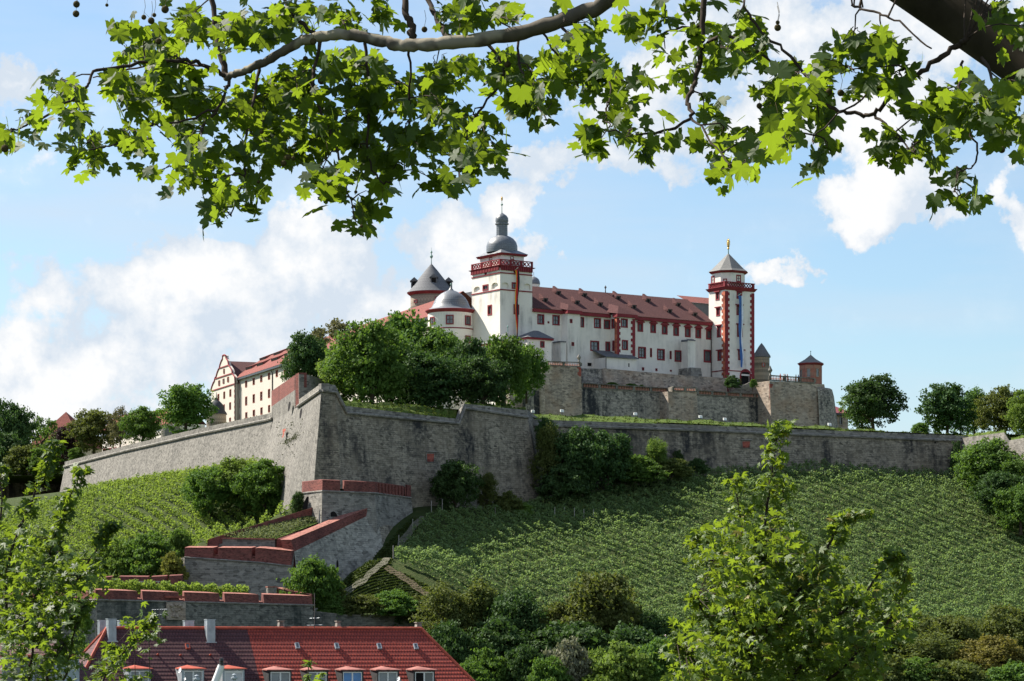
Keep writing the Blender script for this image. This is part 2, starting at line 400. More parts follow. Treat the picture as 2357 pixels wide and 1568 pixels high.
M_tileP = tile_mat('guard_roof_tiles', (.22, .06, .075), (.18, .05, .06), (.09, .03, .03), .45, .4)
M_leadD = tile_mat('dark_lead', (.06, .065, .075), (.045, .05, .06), (.03, .03, .035), 1.0, .5, bstr=.3, bd=.03)
M_slateL = tile_mat('pale_slate', (.22, .22, .212), (.18, .178, .172), (.11, .11, .108), .35, .3, varamt=.35, bstr=.3, bd=.03)
M_stDark3 = stone_mat('stained_terrace_stone', (.30, .27, .23), (.22, .20, .175), (.12, .112, .104), 1.15, (.036, .038, .042), bw=.7, bh=.33)
M_stG = stone_mat('weathered_rail_stone', (.19, .175, .15), (.14, .13, .115), (.08, .08, .07), .8, (.05, .05, .048), bw=.8, bh=.3)
M_sandLit = stone_mat('sunlit_red_sandstone', (.40, .12, .07), (.33, .10, .065), (.22, .08, .06), .25, (.16, .07, .05), 1.1, .62, bstr=.2)  # red quoin stone with warm sunlight painted in, for the left faces
M_pav = stone_mat('banded_sandstone', (.30, .12, .09), (.30, .22, .17), (.18, .12, .1), .3, (.1, .08, .07), 2.2, .8, bstr=.2)
M_fred = flat_mat('red_cloth', (.55, .03, .03), .8, .2); M_fgold = flat_mat('gold_cloth', (.72, .36, .03), .8, .2); M_fblack = flat_mat('black_cloth', (.025, .025, .03), .8, .2)
M_fblue = flat_mat('blue_cloth', (.05, .13, .35), .7, .2); M_fwhite = flat_mat('white_cloth', (.68, .73, .80), .8, .2)
M_skin = flat_mat('skin', (.5, .28, .2), .6, .3)
M_tplum = tile_mat('plum_tiles', (.115, .048, .052), (.085, .036, .04), (.04, .018, .02), .19, .30, (.10, .05, .05), .3, .02, .5)
M_tred = tile_mat('bright_red_tiles', (.38, .066, .042), (.29, .05, .036), (.10, .02, .018), .19, .30, (.27, .06, .05), .3, .02, .35)
M_ridge = flat_mat('orange_ridge_tile', (.32, .07, .045), .75, .2, var=.25, scale=2)
M_tcap = flat_mat('pink_dormer_sheet', (.30, .12, .10), .6, .3, var=.35, scale=3)
M_dorm = flat_mat('dark_slate_cladding', (.035, .036, .038), .6, .3, var=.3, scale=3)
M_bluep = flat_mat('blue_blind', (.10, .26, .55), .25, .6, var=.15, scale=2)
M_curtain = flat_mat('grey_curtain', (.22, .24, .26), .25, .7, var=.2, scale=1.2)
M_shut = tile_mat('roller_shutter', (.62, .63, .64), (.58, .59, .6), (.4, .4, .41), 3.0, .05, varamt=.1, bstr=.2, bd=.01)
M_balu = flat_mat('pink_baluster_stone', (.40, .20, .15), .85, .15)
# ================================================================== terrain
CTRL_PX = [(700, 1168, 436), (600, 1080, 505), (945, 1165, 455), (1130, 1167, 468), (1262, 1147, 477), (1300, 1142, 487), (1450, 1108, 492), (1600, 1087, 497),
    (1750, 1079, 503), (1900, 1079, 509), (2050, 1089, 516), (2200, 1100, 523), (2330, 1120, 520), (2500, 1150, 520),
    (975, 1192, 447), (882, 1298, 430), (790, 1372, 417), (874, 1270, 434), (788, 1335, 422), (1000, 1332, 417), (1240, 1425, 412), (1500, 1430, 417), (1800, 1430, 426),
    (2100, 1430, 434), (2357, 1436, 440), (2600, 1440, 445), (1600, 1250, 461), (2000, 1250, 473), (2357, 1270, 482), (1250, 1290, 440),
    (590, 1078, 507), (400, 1112, 560), (210, 1134, 632), (140, 1150, 655), (40, 1190, 650), (-150, 1250, 640),
    (420, 1335, 424), (300, 1348, 426), (100, 1375, 430), (-150, 1400, 440), (690, 1182, 434), (560, 1235, 431), (480, 1260, 428)]
CTRL = [tuple(pt(*c)) for c in CTRL_PX]
CTRL += [(x, y, -4.5) for x in (-120, -60, 0, 60, 120, 200) for y in (385,)] + [(x, y, -7.5) for x in (-300, -100, 0, 100, 300) for y in (330, 250)]
CTRL += [(x, 720, 28) for x in (-200, -100, 0, 100, 200, 300)] + [(x, 560, 28) for x in (-20, 30, 80)] + [(-300, 600, 30), (-200, 420, 5), (260, 480, 10), (280, 560, 28), (-38, 440, 14), (-30, 428, 6)]
CTRL = np.array(CTRL, float)
def _rbf_fit(C):
    d = np.sqrt(((C[:, None, :2] - C[None, :, :2]) ** 2).sum(2) + 64.0)
    A = np.zeros((len(C) + 3,) * 2); n = len(C); A[:n, :n] = d; A[:n, n] = 1; A[:n, n + 1:] = C[:, :2]; A[n, :n] = 1; A[n + 1:, :n] = C[:, :2].T
    return np.linalg.solve(A, np.concatenate([C[:, 2], [0, 0, 0]]))
_W = _rbf_fit(CTRL)
def ground(x, y):
    x = np.asarray(x, float); y = np.asarray(y, float); sh = x.shape; x = x.ravel(); y = y.ravel(); out = np.empty(len(x))
    for i in range(0, len(x), 20000):
        xs, ys = x[i:i + 20000], y[i:i + 20000]
        d = np.sqrt((xs[:, None] - CTRL[None, :, 0]) ** 2 + (ys[:, None] - CTRL[None, :, 1]) ** 2 + 64.0)
        out[i:i + 20000] = d @ _W[:-3] + _W[-3] + _W[-2] * xs + _W[-1] * ys
    # flat river bank in front, low land far behind
    f = np.clip((y - 300) / 60, 0, 1); out = out * f + (-7.5) * (1 - f)
    b = np.clip((y - 700) / 60, 0, 1); out = out * (1 - b) + 20 * b
    s = np.clip((np.abs(x) - 260) / 80, 0, 1); out = out * (1 - s) + np.where(y < 330, -7.5, 15.0) * s
    return out.reshape(sh)
def gz(x, y): return float(ground(np.array([x]), np.array([y]))[0])
def on_ground(u, v, y0=395, y1=660):
    ys = np.arange(y0, y1, .5); xs = (u - CX) / F * ys; g = ground(xs, ys); r = (VH - v) / F * ys
    k = np.argmax(g >= r)
    if not (g >= r).any(): k = len(ys) - 1
    return Vector((xs[k], ys[k], g[k]))

def grass_mat(name, a, b, c, s=.25):
    t = NT(name); o = t.obj()
    k = t.mix(t.ramp(t.noise(o, s, 5, .65), .35, .65), a, b); k = t.mix(t.ramp(t.noise(o, s * 5, 5, .7), .5, .75, 0, .8), k, c)
    t.col(k); t.rgh(.95, .1); t.bump(t.noise(o, 3, 6, .7), .8, .3); return t.mat
M_ground = grass_mat('hill_grass', (.030, .048, .014), (.050, .070, .020), (.075, .072, .030))
M_grass = grass_mat('bank_grass', (.045, .085, .014), (.085, .125, .022), (.13, .12, .045), .35)
M_gravel = grass_mat('gravel', (.10, .10, .07), (.16, .15, .115), (.055, .07, .03), .6)
M_dirt = grass_mat('bare_earth', (.085, .07, .042), (.125, .10, .066), (.06, .065, .03), .6)
xs = np.concatenate([np.linspace(-4000, -260, 12), np.arange(-240, 241, 3.0), np.linspace(260, 4000, 12)])
ys = np.concatenate([np.linspace(-200, 290, 12), np.arange(300, 390, 6.0), np.arange(390, 700, 2.5), np.linspace(705, 800, 12), np.linspace(850, 9000, 14)])
GX, GY = np.meshgrid(xs, ys)
GZ = ground(GX, GY); GZ[GY > 850] = 10
nx, ny = len(xs), len(ys); idx = np.arange(nx * ny).reshape(ny, nx)
fc = np.stack([idx[:-1, :-1], idx[:-1, 1:], idx[1:, 1:], idx[1:, :-1]], -1).reshape(-1, 4)
g = np_mesh('ground', np.stack([GX, GY, GZ], -1).reshape(-1, 3), fc, M_ground, smooth=True); tag(g, 'grassy hillside below and around the fortress', 'hillside', kind='structure')

def strip(name, px, width, mat, lift, label, cat):
    P = [on_ground(*q) for q in px]; pts = []
    for a, b in zip(P[:-1], P[1:]):
        for k in range(12): pts.append(a.lerp(b, k / 12))
    pts.append(P[-1]); mb = MB(); prev = None
    for i, p in enumerate(pts):
        t = (pts[min(i + 1, len(pts) - 1)] - pts[max(i - 1, 0)]); t.z = 0; t.normalize(); nn = Vector((t.y, -t.x, 0))
        row = []
        for k in range(5):
            q = p + nn * width * (k / 4 - .5) * (1 + .18 * math.sin(i * .9 + k)); row.append(Vector((q.x, q.y, gz(q.x, q.y) + lift)))
        if prev:
            for k in range(4): mb.poly(prev[k], prev[k + 1], row[k + 1], row[k])
        prev = row
    o = mb.build(name, mat, smooth=True); return tag(o, label, cat, kind='structure')
strip('path', [(975, 1194), (925, 1255), (883, 1303), (838, 1340), (788, 1376)], 1.1, M_gravel, .22, 'pale gravel track climbing beside the bastion wall', 'path')
strip('dirt_track', [(888, 1312), (930, 1338), (985, 1378)], 1.0, M_dirt, .2, 'bare earth track along the lower vineyard edge', 'path')

# ------------------------------------------------------------------ vines
M_vine = leaf_mat('vine_leaves', (.135, .21, .08), (.20, .29, .12), (.26, .38, .10), .42, objvar=.0, cy=(.22, .22, .06))
M_vineL = leaf_mat('young_vine_leaves', (.11, .175, .028), (.18, .25, .055), (.27, .38, .05), .45, objvar=.0, cy=(.25, .26, .05))
def in_poly(u, v, poly):
    c = np.zeros(len(u), bool); n = len(poly)
    for i in range(n):
        (x1, y1), (x2, y2) = poly[i], poly[(i + 1) % n]
        k = ((y1 > v) != (y2 > v)) & (u < (x2 - x1) * (v - y1) / (y2 - y1 + 1e-9) + x1); c ^= k
    return c
def quads(P, size, tilt=None, up=.5, aspect=1.0):
    n = len(P); nr = nrng.normal(size=(n, 3)); nr[:, 2] += up
    if tilt is not None: nr += tilt
    nr /= np.linalg.norm(nr, axis=1)[:, None]
    a = nrng.normal(size=(n, 3)); a -= (a * nr).sum(1)[:, None] * nr; a /= np.linalg.norm(a, axis=1)[:, None]; b = np.cross(nr, a)
    s = (size * (.7 + .6 * nrng.random(n)))[:, None]
    fold = nr * s * .25
    V = np.stack([P - a * s, P - b * s * aspect * .8 + fold, P + a * s, P + b * s * aspect * .8 + fold], 1).reshape(-1, 3)
    return V, np.arange(4 * n).reshape(-1, 4)
def vineyard(name, poly, box, ang, spacing, dens, size, mat, label, hgt=1.85, kind='stuff', gap=0.0):
    e = np.array([math.cos(R(ang)), math.sin(R(ang))]); q = np.array([-e[1], e[0]])
    x0, x1, y0, y1 = box; c = np.array([(x0 + x1) / 2, (y0 + y1) / 2]); rad = math.hypot(x1 - x0, y1 - y0) / 2
    rows = np.arange(-rad, rad, spacing); nper = int(2 * rad * dens)
    t = nrng.uniform(-rad, rad, (len(rows), nper)); r = rows[:, None] + nrng.normal(0, .15, t.shape) + .12 * np.sin(t * .35 + rows[:, None])
    P = c + t[..., None] * e + r[..., None] * q; X = P[..., 0].ravel(); Y = P[..., 1].ravel()
    bx = (X > x0) & (X < x1) & (Y > y0) & (Y < y1); X, Y = X[bx], Y[bx]
    G = ground(X, Y); u = CX + F * X / Y; v = VH - F * G / Y; k = in_poly(u, v, poly); X, Y, G = X[k], Y[k], G[k]
    # vigour varies from vine to vine
    vig = .78 + .3 * np.sin(X * 1.9 + 3 * np.sin(Y * .7)) * np.sin(Y * 2.3 + X * .6) + .12 * np.sin(X * .21 + Y * .13)
    hh = nrng.random(len(X)) ** .75 * hgt * np.clip(vig, .45, 1.25)
    V, Fq = quads(np.stack([X, Y, G + .25 + hh], 1), np.full(len(X), size), up=1.3)
    o = np_mesh(name, V, Fq, mat); return tag(o, label, 'vineyard', kind=kind)
PR = [(980, 1200), (1012, 1182), (1128, 1190), (1210, 1168), (1290, 1162), (1390, 1140), (1480, 1116), (1600, 1096), (1700, 1084), (1900, 1083), (2100, 1097),
      (2190, 1104), (2250, 1138), (2357, 1195), (2460, 1240), (2460, 1446), (1230, 1446), (1110, 1425), (1000, 1352), (905, 1292)]
vineyard('vineyard', PR, (-25, 95, 398, 525), -34, 2.7, 66, .155, M_vine, 'broad dark green vineyard sloping below the right rampart')
PL = [(-80, 1225), (100, 1165), (210, 1137), (590, 1075), (640, 1110), (690, 1178), (640, 1205), (560, 1235), (470, 1262), (430, 1330), (-100, 1405)]
vineyard('vineyard', PL, (-125, -28, 415, 640), -62, 2.4, 38, .18, M_vineL, 'bright sunlit vineyard under the long left rampart')

# rough grass on the open slope beside the path
def scatter_grass(poly, n, label, size=.2):
    us = [q[0] for q in poly]; vs = [q[1] for q in poly]; P = []
    while len(P) < n:
        u, v = rnd.uniform(min(us), max(us)), rnd.uniform(min(vs), max(vs))
        if in_poly(np.array([u]), np.array([v]), poly)[0]:
            p = on_ground(u, v); P.append((p.x, p.y, p.z + .08))
    V, Fq = quads(np.array(P), np.full(n, size), up=.1); o = np_mesh('grass', V, Fq, M_meadow); tag(o, label, 'grass', kind='stuff')
M_meadow = leaf_mat('meadow_blades', (.030, .055, .012), (.06, .085, .02), (.09, .13, .02), .3, objvar=0)
scatter_grass([(945, 1195), (982, 1195), (890, 1312), (800, 1395), (770, 1380), (790, 1340), (874, 1272)], 2600, 'rough meadow grass either side of the gravel track')
scatter_grass([(800, 1385), (885, 1300), (1000, 1360), (985, 1385), (860, 1400)], 2600, 'mown meadow grass below the vineyard corner')
p0 = None
for k, (u, v) in enumerate(((1277, 1197), (1299, 1198), (1322, 1199), (1344, 1202), (1366, 1203), (993, 1185), (950, 1228), (918, 1265), (1140, 1192), (1018, 1180), (905, 1288), (1195, 1180))):
    P = on_ground(u, v); o = thing('vine_post', 'thin pale vine post at the end of a vineyard row', 'post', P, 'vine posts on the right slope')
    if p0 is None:
        mb = MB(); mb.lathe(P, [(.055, P.z - .3), (.05, P.z + 2.05), (.0, P.z + 2.1)], 6); p0 = mb.build('stake', flat_mat('weathered_stake', (.36, .34, .31), .9, .1), o)
    else: c = p0.copy(); COL.objects.link(c); c.parent = o
# ================================================================== ramparts
def wall_strip(mb, top, bot, rows=1):
    """battered face between matching polylines of points"""
    for i in range(len(top) - 1):
        mb.poly(bot[i], bot[i + 1], top[i + 1], top[i])
def down(P, z): return Vector((P[0], P[1], z))
def parapet(mb, base, top, back):
    """base/top: polylines (outer face), back: plan offset vector for thickness"""
    for i in range(len(base) - 1):
        a, b, c, d = base[i], base[i + 1], top[i + 1], top[i]
        mb.box8([a, b, b + back, a + back, d, c, c + back, d + back])
def bulge(P, n, k): return [Vector(p) + Vector(n) * k for p in P]

# ---- left curtain wall
t = thing('rampart_wall', 'long pale sunlit curtain wall running back to the left', 'rampart', pt(600, 1075, 507))
cordL = [pt(613.6 + (149 - 613.6) * k, 968 + (1073 - 968) * k, y) for k, y in ((-.03, 508), (0, 512), (.35, 548), (.7, 594), (1, 647))]
zc = 40.05
cordL = [down(p, zc) for p in cordL]
outn = Vector((-.92, -.39, 0))
botL = [p + outn * 2.2 for p in cordL]; botL = [down(p, gz(p.x, p.y) - 3) for p in botL]
mb = MB(); wall_strip(mb, cordL, botL)
e0 = cordL[-1] + Vector((14, 30, 0)); mb.poly(botL[-1], down(e0, 22), e0, cordL[-1]); mb.build('wall', M_stLit, t)
mb = MB(); parapet(mb, cordL, [p + Vector((0, 0, 1.15)) for p in cordL], Vector((.9, .4, 0)) * 1.5)
parapet(mb, [cordL[-1], e0], [cordL[-1] + Vector((0, 0, 1.1)), e0 + Vector((0, 0, 1.1))], Vector((1, -.4, 0))); mb.build('parapet', M_stLit, t)
mb = MB(); mb.tube([p + outn * .2 for p in cordL], .26, 6); mb.build('cordon', M_stA, t)

# ---- main bastion
t = thing('bastion', 'tall sharp edged stone bastion with battered faces and red capped parapet', 'bastion', pt(705, 1168, 437))
C0 = Vector((-29.5, 440, 0)); dl = Vector((-.19, .98, 0)); dr = Vector((.669, .743, 0)); nl = Vector((-.98, -.19, 0)); nr_ = Vector((.743, -.669, 0))
def Lp(s, z, o=0): return C0 + dl * s + nl * o + Vector((0, 0, z))
def Rp(s, z, o=0): return C0 + dr * s + nr_ * o + Vector((0, 0, z))
zb = 39.0
cor = C0 + Vector((0, 0, zb)); corb = C0 + nl * 2.6 + nr_ * 1.2 + Vector((.2, 0, 19.5))
mb = MB()
# left face: step at s=29.6, left end s=70
mb.poly(Lp(30, 19.5, 3.2), corb, cor, Lp(30, zb))
mb.poly(Lp(72, 26, 3.2), Lp(30, 19.5, 3.2), Lp(30, zb), Lp(72, 39.8))
mb.poly(Lp(30, zb), Lp(30, 42.2), Lp(72, 42.4), Lp(72, 39.8))
mb.build('left_face', M_stLit, t)
mb = MB()
s_ = [0, 3.0, 5.3, 31.0, 32.4, 48.0]; z_ = [zb, zb - .05, 35.9, 35.7, 38.3, 37.7]
topR = [Rp(a, b) for a, b in zip(s_, z_)]
botR = [corb] + [Rp(a * 1.03, 18.5, 1.9) for a in s_[1:-1]] + [Rp(50.4, 19, 2.2)]
wall_strip(mb, topR, botR)
ret = Rp(48, 37.7, 0) + Vector((2, 16, 0)); retb = Rp(50.4, 19, 2.2) + Vector((2, 16, 0))
mb.poly(botR[-1], retb, ret, topR[-1]); mb.build('right_face', M_stDark, t)
mb = MB(); hp = [1.15] * 6
parapet(mb, topR, [p + Vector((0, 0, h)) for p, h in zip(topR, (1.15, 1.15, 1.1, .75, .75, 1.2))], Vector((-.5, 1.1, 0)))
parapet(mb, [topR[-1], ret], [topR[-1] + Vector((0, 0, 1.2)), ret + Vector((0, 0, 1.2))], Vector((-1, .2, 0)))
parapet(mb, [cor, Lp(30, zb)], [cor + Vector((0, 0, 1.15)), Lp(30, zb + 1.15)], Vector((1.2, .3, 0)))
mb.build('parapet', M_stA, t)
mb = MB(); mb.tube([p + nr_ * .2 for p in topR], .25, 6); mb.tube([Lp(30, zb, .2), Lp(0, zb, .2)], .25, 6); mb.build('cordon', M_stA, t)
mb = MB(); parapet(mb, [Lp(30, 42.2), Lp(72, 42.4)], [Lp(30, 44.6), Lp(72, 45.2)], Vector((1.3, .3, 0))); 
mb.fbox(Frame(Lp(30, 0).x, Lp(30, 0).y, 30), 0, 1.0, -1.2, .1, 39, 44.5); mb.build('red_parapet', M_brick, t)
mb = MB(); mb.prism([Lp(29.6, 0), Lp(29.6, 0) + Vector((3, 2.2, 0)), Lp(29.6, 0) + Vector((5, 9, 0)), Lp(36, 0)], 36, 44.3, True, [Lp(29.6, 0), Lp(29.6, 0) + Vector((1.6, 1.2, 0)), Lp(29.6, 0) + Vector((3.5, 9, 0)), Lp(36, 0)]); mb.build('buttress', M_stA, t)
# embrasures: three tall slits with dark throats and a crumbled hole
P0 = Lp(30, zb); nface = (Lp(30, 19.5, 3.2) - Lp(30, zb)).cross(corb - Lp(30, zb)).normalized()
if nface.y > 0: nface = -nface
def face_patch(px, name, mat, lift=.32):
    mb = MB(); mb.poly(*[hit_plane(u, v, P0, nface) + nface * lift for u, v in px]); mb.build(name, mat, t)
for cxx, cyy in ((950, 628), (1062, 695), (1155, 640)):
    a = [Z4(cxx + 13 * math.cos(q) * (1 if math.sin(q) < 0 else .8) + 7 * -math.sin(q), cyy + 48 * math.sin(q)) for q in [k * math.pi / 7 for k in range(14)]]
    face_patch(a, 'embrasure', M_dark)
face_patch([Z4(*q) for q in ((885, 850), (915, 838), (918, 855), (903, 880), (898, 915), (880, 935), (890, 890))], 'embrasure', M_sand, .33)
W_ = []
for _ in range(260):
    k = rnd.random(); x, y = 900 + 215 * k + rnd.gauss(0, 10), 975 - 105 * k + rnd.gauss(0, 9)
    if rnd.random() < .4: x, y = rnd.uniform(820, 1120), rnd.uniform(760, 1150)
    q = hit_plane(*Z4(x, y), P0, nface) + nface * .3; W_.append(tuple(q))
W_ = np.array(W_); W_ = np.repeat(W_, 2, 0) + nrng.normal(0, .14, (len(W_) * 2, 3)); V, Fq = quads(W_, np.full(len(W_), .12)); o = np_mesh('wall_weeds', V, Fq, leaf_mat('weed_leaves', (.03, .04, .015), (.06, .07, .03), (.08, .1, .02), .2, objvar=0)); tag(o, 'small weeds rooted in the joints of the pale bastion face', 'weeds', kind='stuff')
def plaque(fr_pts, label, u, v, w, h, P, n):
    mb = MB(); q = [hit_plane(a, b, P, n) + n * .1 for a, b in ((u - w, v + h), (u + w * .85, v + h), (u + w, v - h), (u - w * 1.15, v - h))]
    c = sum(q, Vector()) / 4; r = thing('coat_of_arms_plaque', label, 'plaque', c)
    big = [c + (p - c) * 1.28 - n * .04 for p in q]; mb.box8(big + [p + n * .06 for p in big]); mb.build('frame', M_stA, r)
    mb = MB(); mb.box8(q + [p + n * .1 for p in q]); mb.build('panel', M_sand, r)
    mb = MB(); tp = [hit_plane(a, b, P, n) + n * .14 for a, b in ((u - w * 1.6, v - h * 1.35), (u + w * 1.5, v - h * 1.35), (u + w * 1.5, v - h * 1.65), (u - w * 1.6, v - h * 1.65))]
    mb.box8(tp + [p + n * .3 for p in tp]); mb.build('hood_mould', M_stA, r)
nR = (topR[3] - topR[2]).cross(botR[3] - topR[2]).normalized(); nR = nR if nR.y < 0 else -nR
plaque(None, 'red sandstone plaque in the dark bastion face, left of two', 990, 1054, 7.5, 9, topR[2], nR)

# ---- right curtain
t = thing('rampart_wall', 'long dark stone rampart above the right vineyard', 'rampart', pt(1700, 1080, 500))
cR = [pt(1216, 973, 482), pt(1560, 990, 493), pt(1900, 1003.5, 507), pt(2252, 1019, 522)]
cR = [down(p, 36.95) for p in cR]; nC = Vector((.454, -.89, 0))
bR = [down(p + nC * 1.7, gz(p.x, p.y) - 4) for p in cR]
mb = MB(); wall_strip(mb, cR, bR); eR = cR[-1] + Vector((6, 26, 0)); mb.poly(bR[-1], down(eR, 20), eR, cR[-1]); mb.build('wall', M_stDark, t)
mb = MB(); parapet(mb, cR, [p + Vector((0, 0, .95)) for p in cR], -nC * 1.2); mb.build('parapet', M_stA, t)
mb = MB(); mb.tube([p + nC * .2 for p in cR], .25, 6); mb.build('cordon', M_stA, t)
for k in range(13):
    p = cR[0].lerp(cR[-1], (k + 1.5) / 14); mb = MB(); f = Frame(p.x, p.y, 27); mb.fbox(f, 0, .3, 0, .35, 36.3, 36.6); mb.build('drain_spout', M_dark, t)
n2 = (cR[2] - cR[1]).cross(bR[1] - cR[1]).normalized(); n2 = n2 if n2.y < 0 else -n2
plaque(None, 'red sandstone plaque high on the right rampart, above the vines', 1717, 1024, 8, 7, cR[1], n2)

t = thing('bastion', 'small angular bastion at the far right with stepped grassy top', 'bastion', pt(2330, 1100, 505))
c3 = [down(pt(2215, 1017, 519) + Vector((0, 1.5, 0)), 36.6), down(pt(2311, 1007, 504), 36.4), down(pt(2323, 1026, 503), 34.9), down(pt(2440, 1004, 484), 35.0)]
b3 = [down(p + Vector((-.6, -1.4, 0)), gz(p.x, p.y) - 3) for p in c3]
mb = MB(); wall_strip(mb, c3, b3); mb.build('wall', M_stLit, t)
mb = MB(); parapet(mb, c3, [p + Vector((0, 0, .9)) for p in c3], Vector((.3, 1.2, 0))); mb.build('parapet', M_stA, t)

t = thing('rampart_wall', 'dark shaded moat wall at the far left edge under shrubs', 'rampart', pt(60, 1190, 690))
mb = MB(); a = [pt(-120, 1085, 676), pt(20, 1078, 680), pt(90, 1088, 684), pt(150, 1096, 690)]; mb2 = [down(p + Vector((.4, -2.5, 0)), 20) for p in a]
wall_strip(mb, a, mb2); mb.build('wall', M_stDark, t)
mb = MB(); parapet(mb, a, [p + Vector((0, 0, .5)) for p in a], Vector((0, 3, 0))); mb.build('coping', M_stA, t)

# ---- plateau (ground behind the walls) and grass banks
mb = MB()
mb.poly(*[down(p, 38.3) for p in (topR[-1] + Vector((0, 1.5, 0)), Vector((5, 490, 0)), cR[1] - nC * 2, cR[2] - nC * 2, cR[3] - nC * 2, Vector((110, 519, 0)), Vector((210, 640, 0)), Vector((210, 900, 0)), Vector((-250, 900, 0)), Vector((-160, 660, 0)), cordL[-1] + Vector((2, 1, 0)), cordL[1] + Vector((2, 1, 0)), Lp(70, 0) + Vector((2, 0, 0)), Lp(30, 0) + Vector((6, 0, 0)), Rp(4, 0) + Vector((-.5, 6, 0)), Rp(31.5, 0) + Vector((-.5, 3, 0)))])
o = mb.build('plateau', M_grass); tag(o, 'grassy plateau behind the rampart walls', 'ground', kind='structure')
def bank(name, near, far, label, tufts=900, sub=14, amp=.18):
    rows = 5; P = []
    for i in range(len(near) - 1):
        for k in range(sub):
            q = k / sub; P.append((near[i].lerp(near[i + 1], q), far[i].lerp(far[i + 1], q)))
    P.append((near[-1], far[-1])); mb = MB(); grid = []
    for i, (a, b) in enumerate(P):
        grid.append([a.lerp(b, j / rows) + Vector((0, 0, (amp * (math.sin(i * 1.7 + j) + math.sin(i * .61 + 2 * j)) if 0 < j else 0))) for j in range(rows + 1)])
    for i in range(len(grid) - 1):
        for j in range(rows): mb.poly(grid[i][j], grid[i + 1][j], grid[i + 1][j + 1], grid[i][j + 1])
    o = mb.build(name, M_grass, smooth=True); tag(o, label, 'grass bank', kind='structure')
    pts = []
    for _ in range(tufts):
        i = rnd.randrange(len(grid) - 1); j = rnd.randrange(rows); pts.append(grid[i][j].lerp(grid[i + 1][j], rnd.random()).lerp(grid[i][j + 1], rnd.random()))
    P2 = np.array([tuple(p) for p in pts]); P2[:, 2] += .1
    V, Fq = quads(P2, np.full(len(P2), .14), up=.2); o = np_mesh('grass', V, Fq, M_tuft); tag(o, 'rough grass tufts on ' + label.split(' of ')[-1] if ' of ' in label else 'rough grass tufts on the ' + label, 'grass', kind='stuff')
M_tuft = leaf_mat('grass_blades', (.035, .065, .012), (.075, .10, .022), (.11, .16, .02), .3, objvar=0.05)
nearR = [p + Vector((0, 0, .9)) - nC * .9 for p in cR]
farR = [pt(1216, 951.5, 496), pt(1560, 966.5, 506), pt(1900, 984, 520), pt(2252, 1007, 533)]
bank('grass_bank', nearR, farR, 'grassy bank along the crest of the right rampart', 2600)
nearB = [p + Vector((-.4, 1, h)) for p, h in zip(topR[2:4], (1.1, .75))]
bank('grass_bank', nearB, [Rp(4, 38.36) + Vector((-.6, 6.2, 0)), Rp(31.5, 38.36) + Vector((-.6, 3.2, 0))], 'grassy bank on top of the tall bastion', 900)
bank('grass_bank', [topR[4] + Vector((0, 1, .75)), topR[5] + Vector((0, 1, 1.15))], [pt(1082, 931, 473), pt(1206, 940, 484)], 'small grass strip on the raised bastion end', 300)
bank('grass_bank', [p + Vector((1.2, .4, 1.1)) for p in cordL], [p + Vector((3.5, 1.5, 1.75)) for p in cordL], 'dry grass strip along the crest of the left curtain wall', 800)
bank('grass_bank', [p + Vector((.2, 1, .9)) for p in c3], [p + Vector((1, 6, 1.7)) for p in c3], 'grassy crest of the small right bastion', 300)

# ---- outwork (stepped lower bastion with red brick parapets)
t = thing('outwork', 'stepped stone outwork with red brick parapets descending the slope', 'bastion', pt(780, 1300, 430))
def P3(x, y, Y): return pt(*Z5(x, y), Y)
# upper platform
u0, u1, u2, u3 = P3(1495, 103, 436), P3(1615, 91, 430), P3(1945, 104, 436), P3(2170, 151, 450)
for p in (u0, u1, u2, u3): p.z = 22.95
up = [u0, u1, u2, u3]
ub = [u0 + Vector((-.6, -1.2, 0)), u1 + Vector((-.2, -1.6, 0)), u2 + Vector((.8, -1.8, 0)), u3 + Vector((1.0, -1.2, 0))]
ub = [down(p, z) for p, z in zip(ub, (14, 9, 9, 15))]
mb = MB(); wall_strip(mb, up, ub); bk = u3 + Vector((-1, 8, 0)); mb.poly(ub[3], down(bk, 15), bk, u3); mb.build('upper_wall', M_stA, t)
mb = MB(); back = Vector((-.3, 1.6, 0)); hh = 1.72
gaps = [(0, 1, 0, 1), (1, 2, 0, .335), (1, 2, .41, .74), (1, 2, .74, 1), (2, 3, 0, .80), (2, 3, .88, 1)]
for i, j, a, b in gaps:
    p, q = up[i].lerp(up[j], a), up[i].lerp(up[j], b); h2 = hh + (.25 if (i, b) == (2, 1) else 0)
    mb.box8([p, q, q + back, p + back] + [x + Vector((.02, .2, h2)) for x in (p, q)] + [x + back + Vector((0, 0, h2 + .15)) for x in (q, p)])
for k in range(9):      # ribs
    p = u2.lerp(u3, .1 + k * .09); f = Frame(p.x, p.y, 40); mb.fbox(f, 0, .18, -.1, .12, 22.95, 24.55)
mb.build('parapet', M_brick, t)
mb = MB(); mb.tube([p + Vector((0, -.1, 0)) for p in up], .15, 6); mb.build('cordon', M_stA, t)
mb = MB(); mb.poly(*[p + Vector((0, .8, .5)) for p in up], Vector((-20, 452, 23.4)), Vector((-33, 446, 23.4))); mb.build('platform', M_grass, t)
# arch openings
mb = MB(); pl = u0.lerp(u1, .25)
ar = [P3(x, y, 431.2) for x, y in ((1492, 205), (1500, 165), (1512, 138), (1522, 125), (1531, 128), (1530, 160), (1520, 205))]; mb.poly(*ar); mb.build('archway', M_dark, t)
mb = MB(); mb.poly(*[P3(1684 + 25 * math.cos(k * math.pi / 6), 252 - 33 * math.sin(k * math.pi / 6), 430.6) for k in range(7)]); mb.build('archway', M_dark, t)
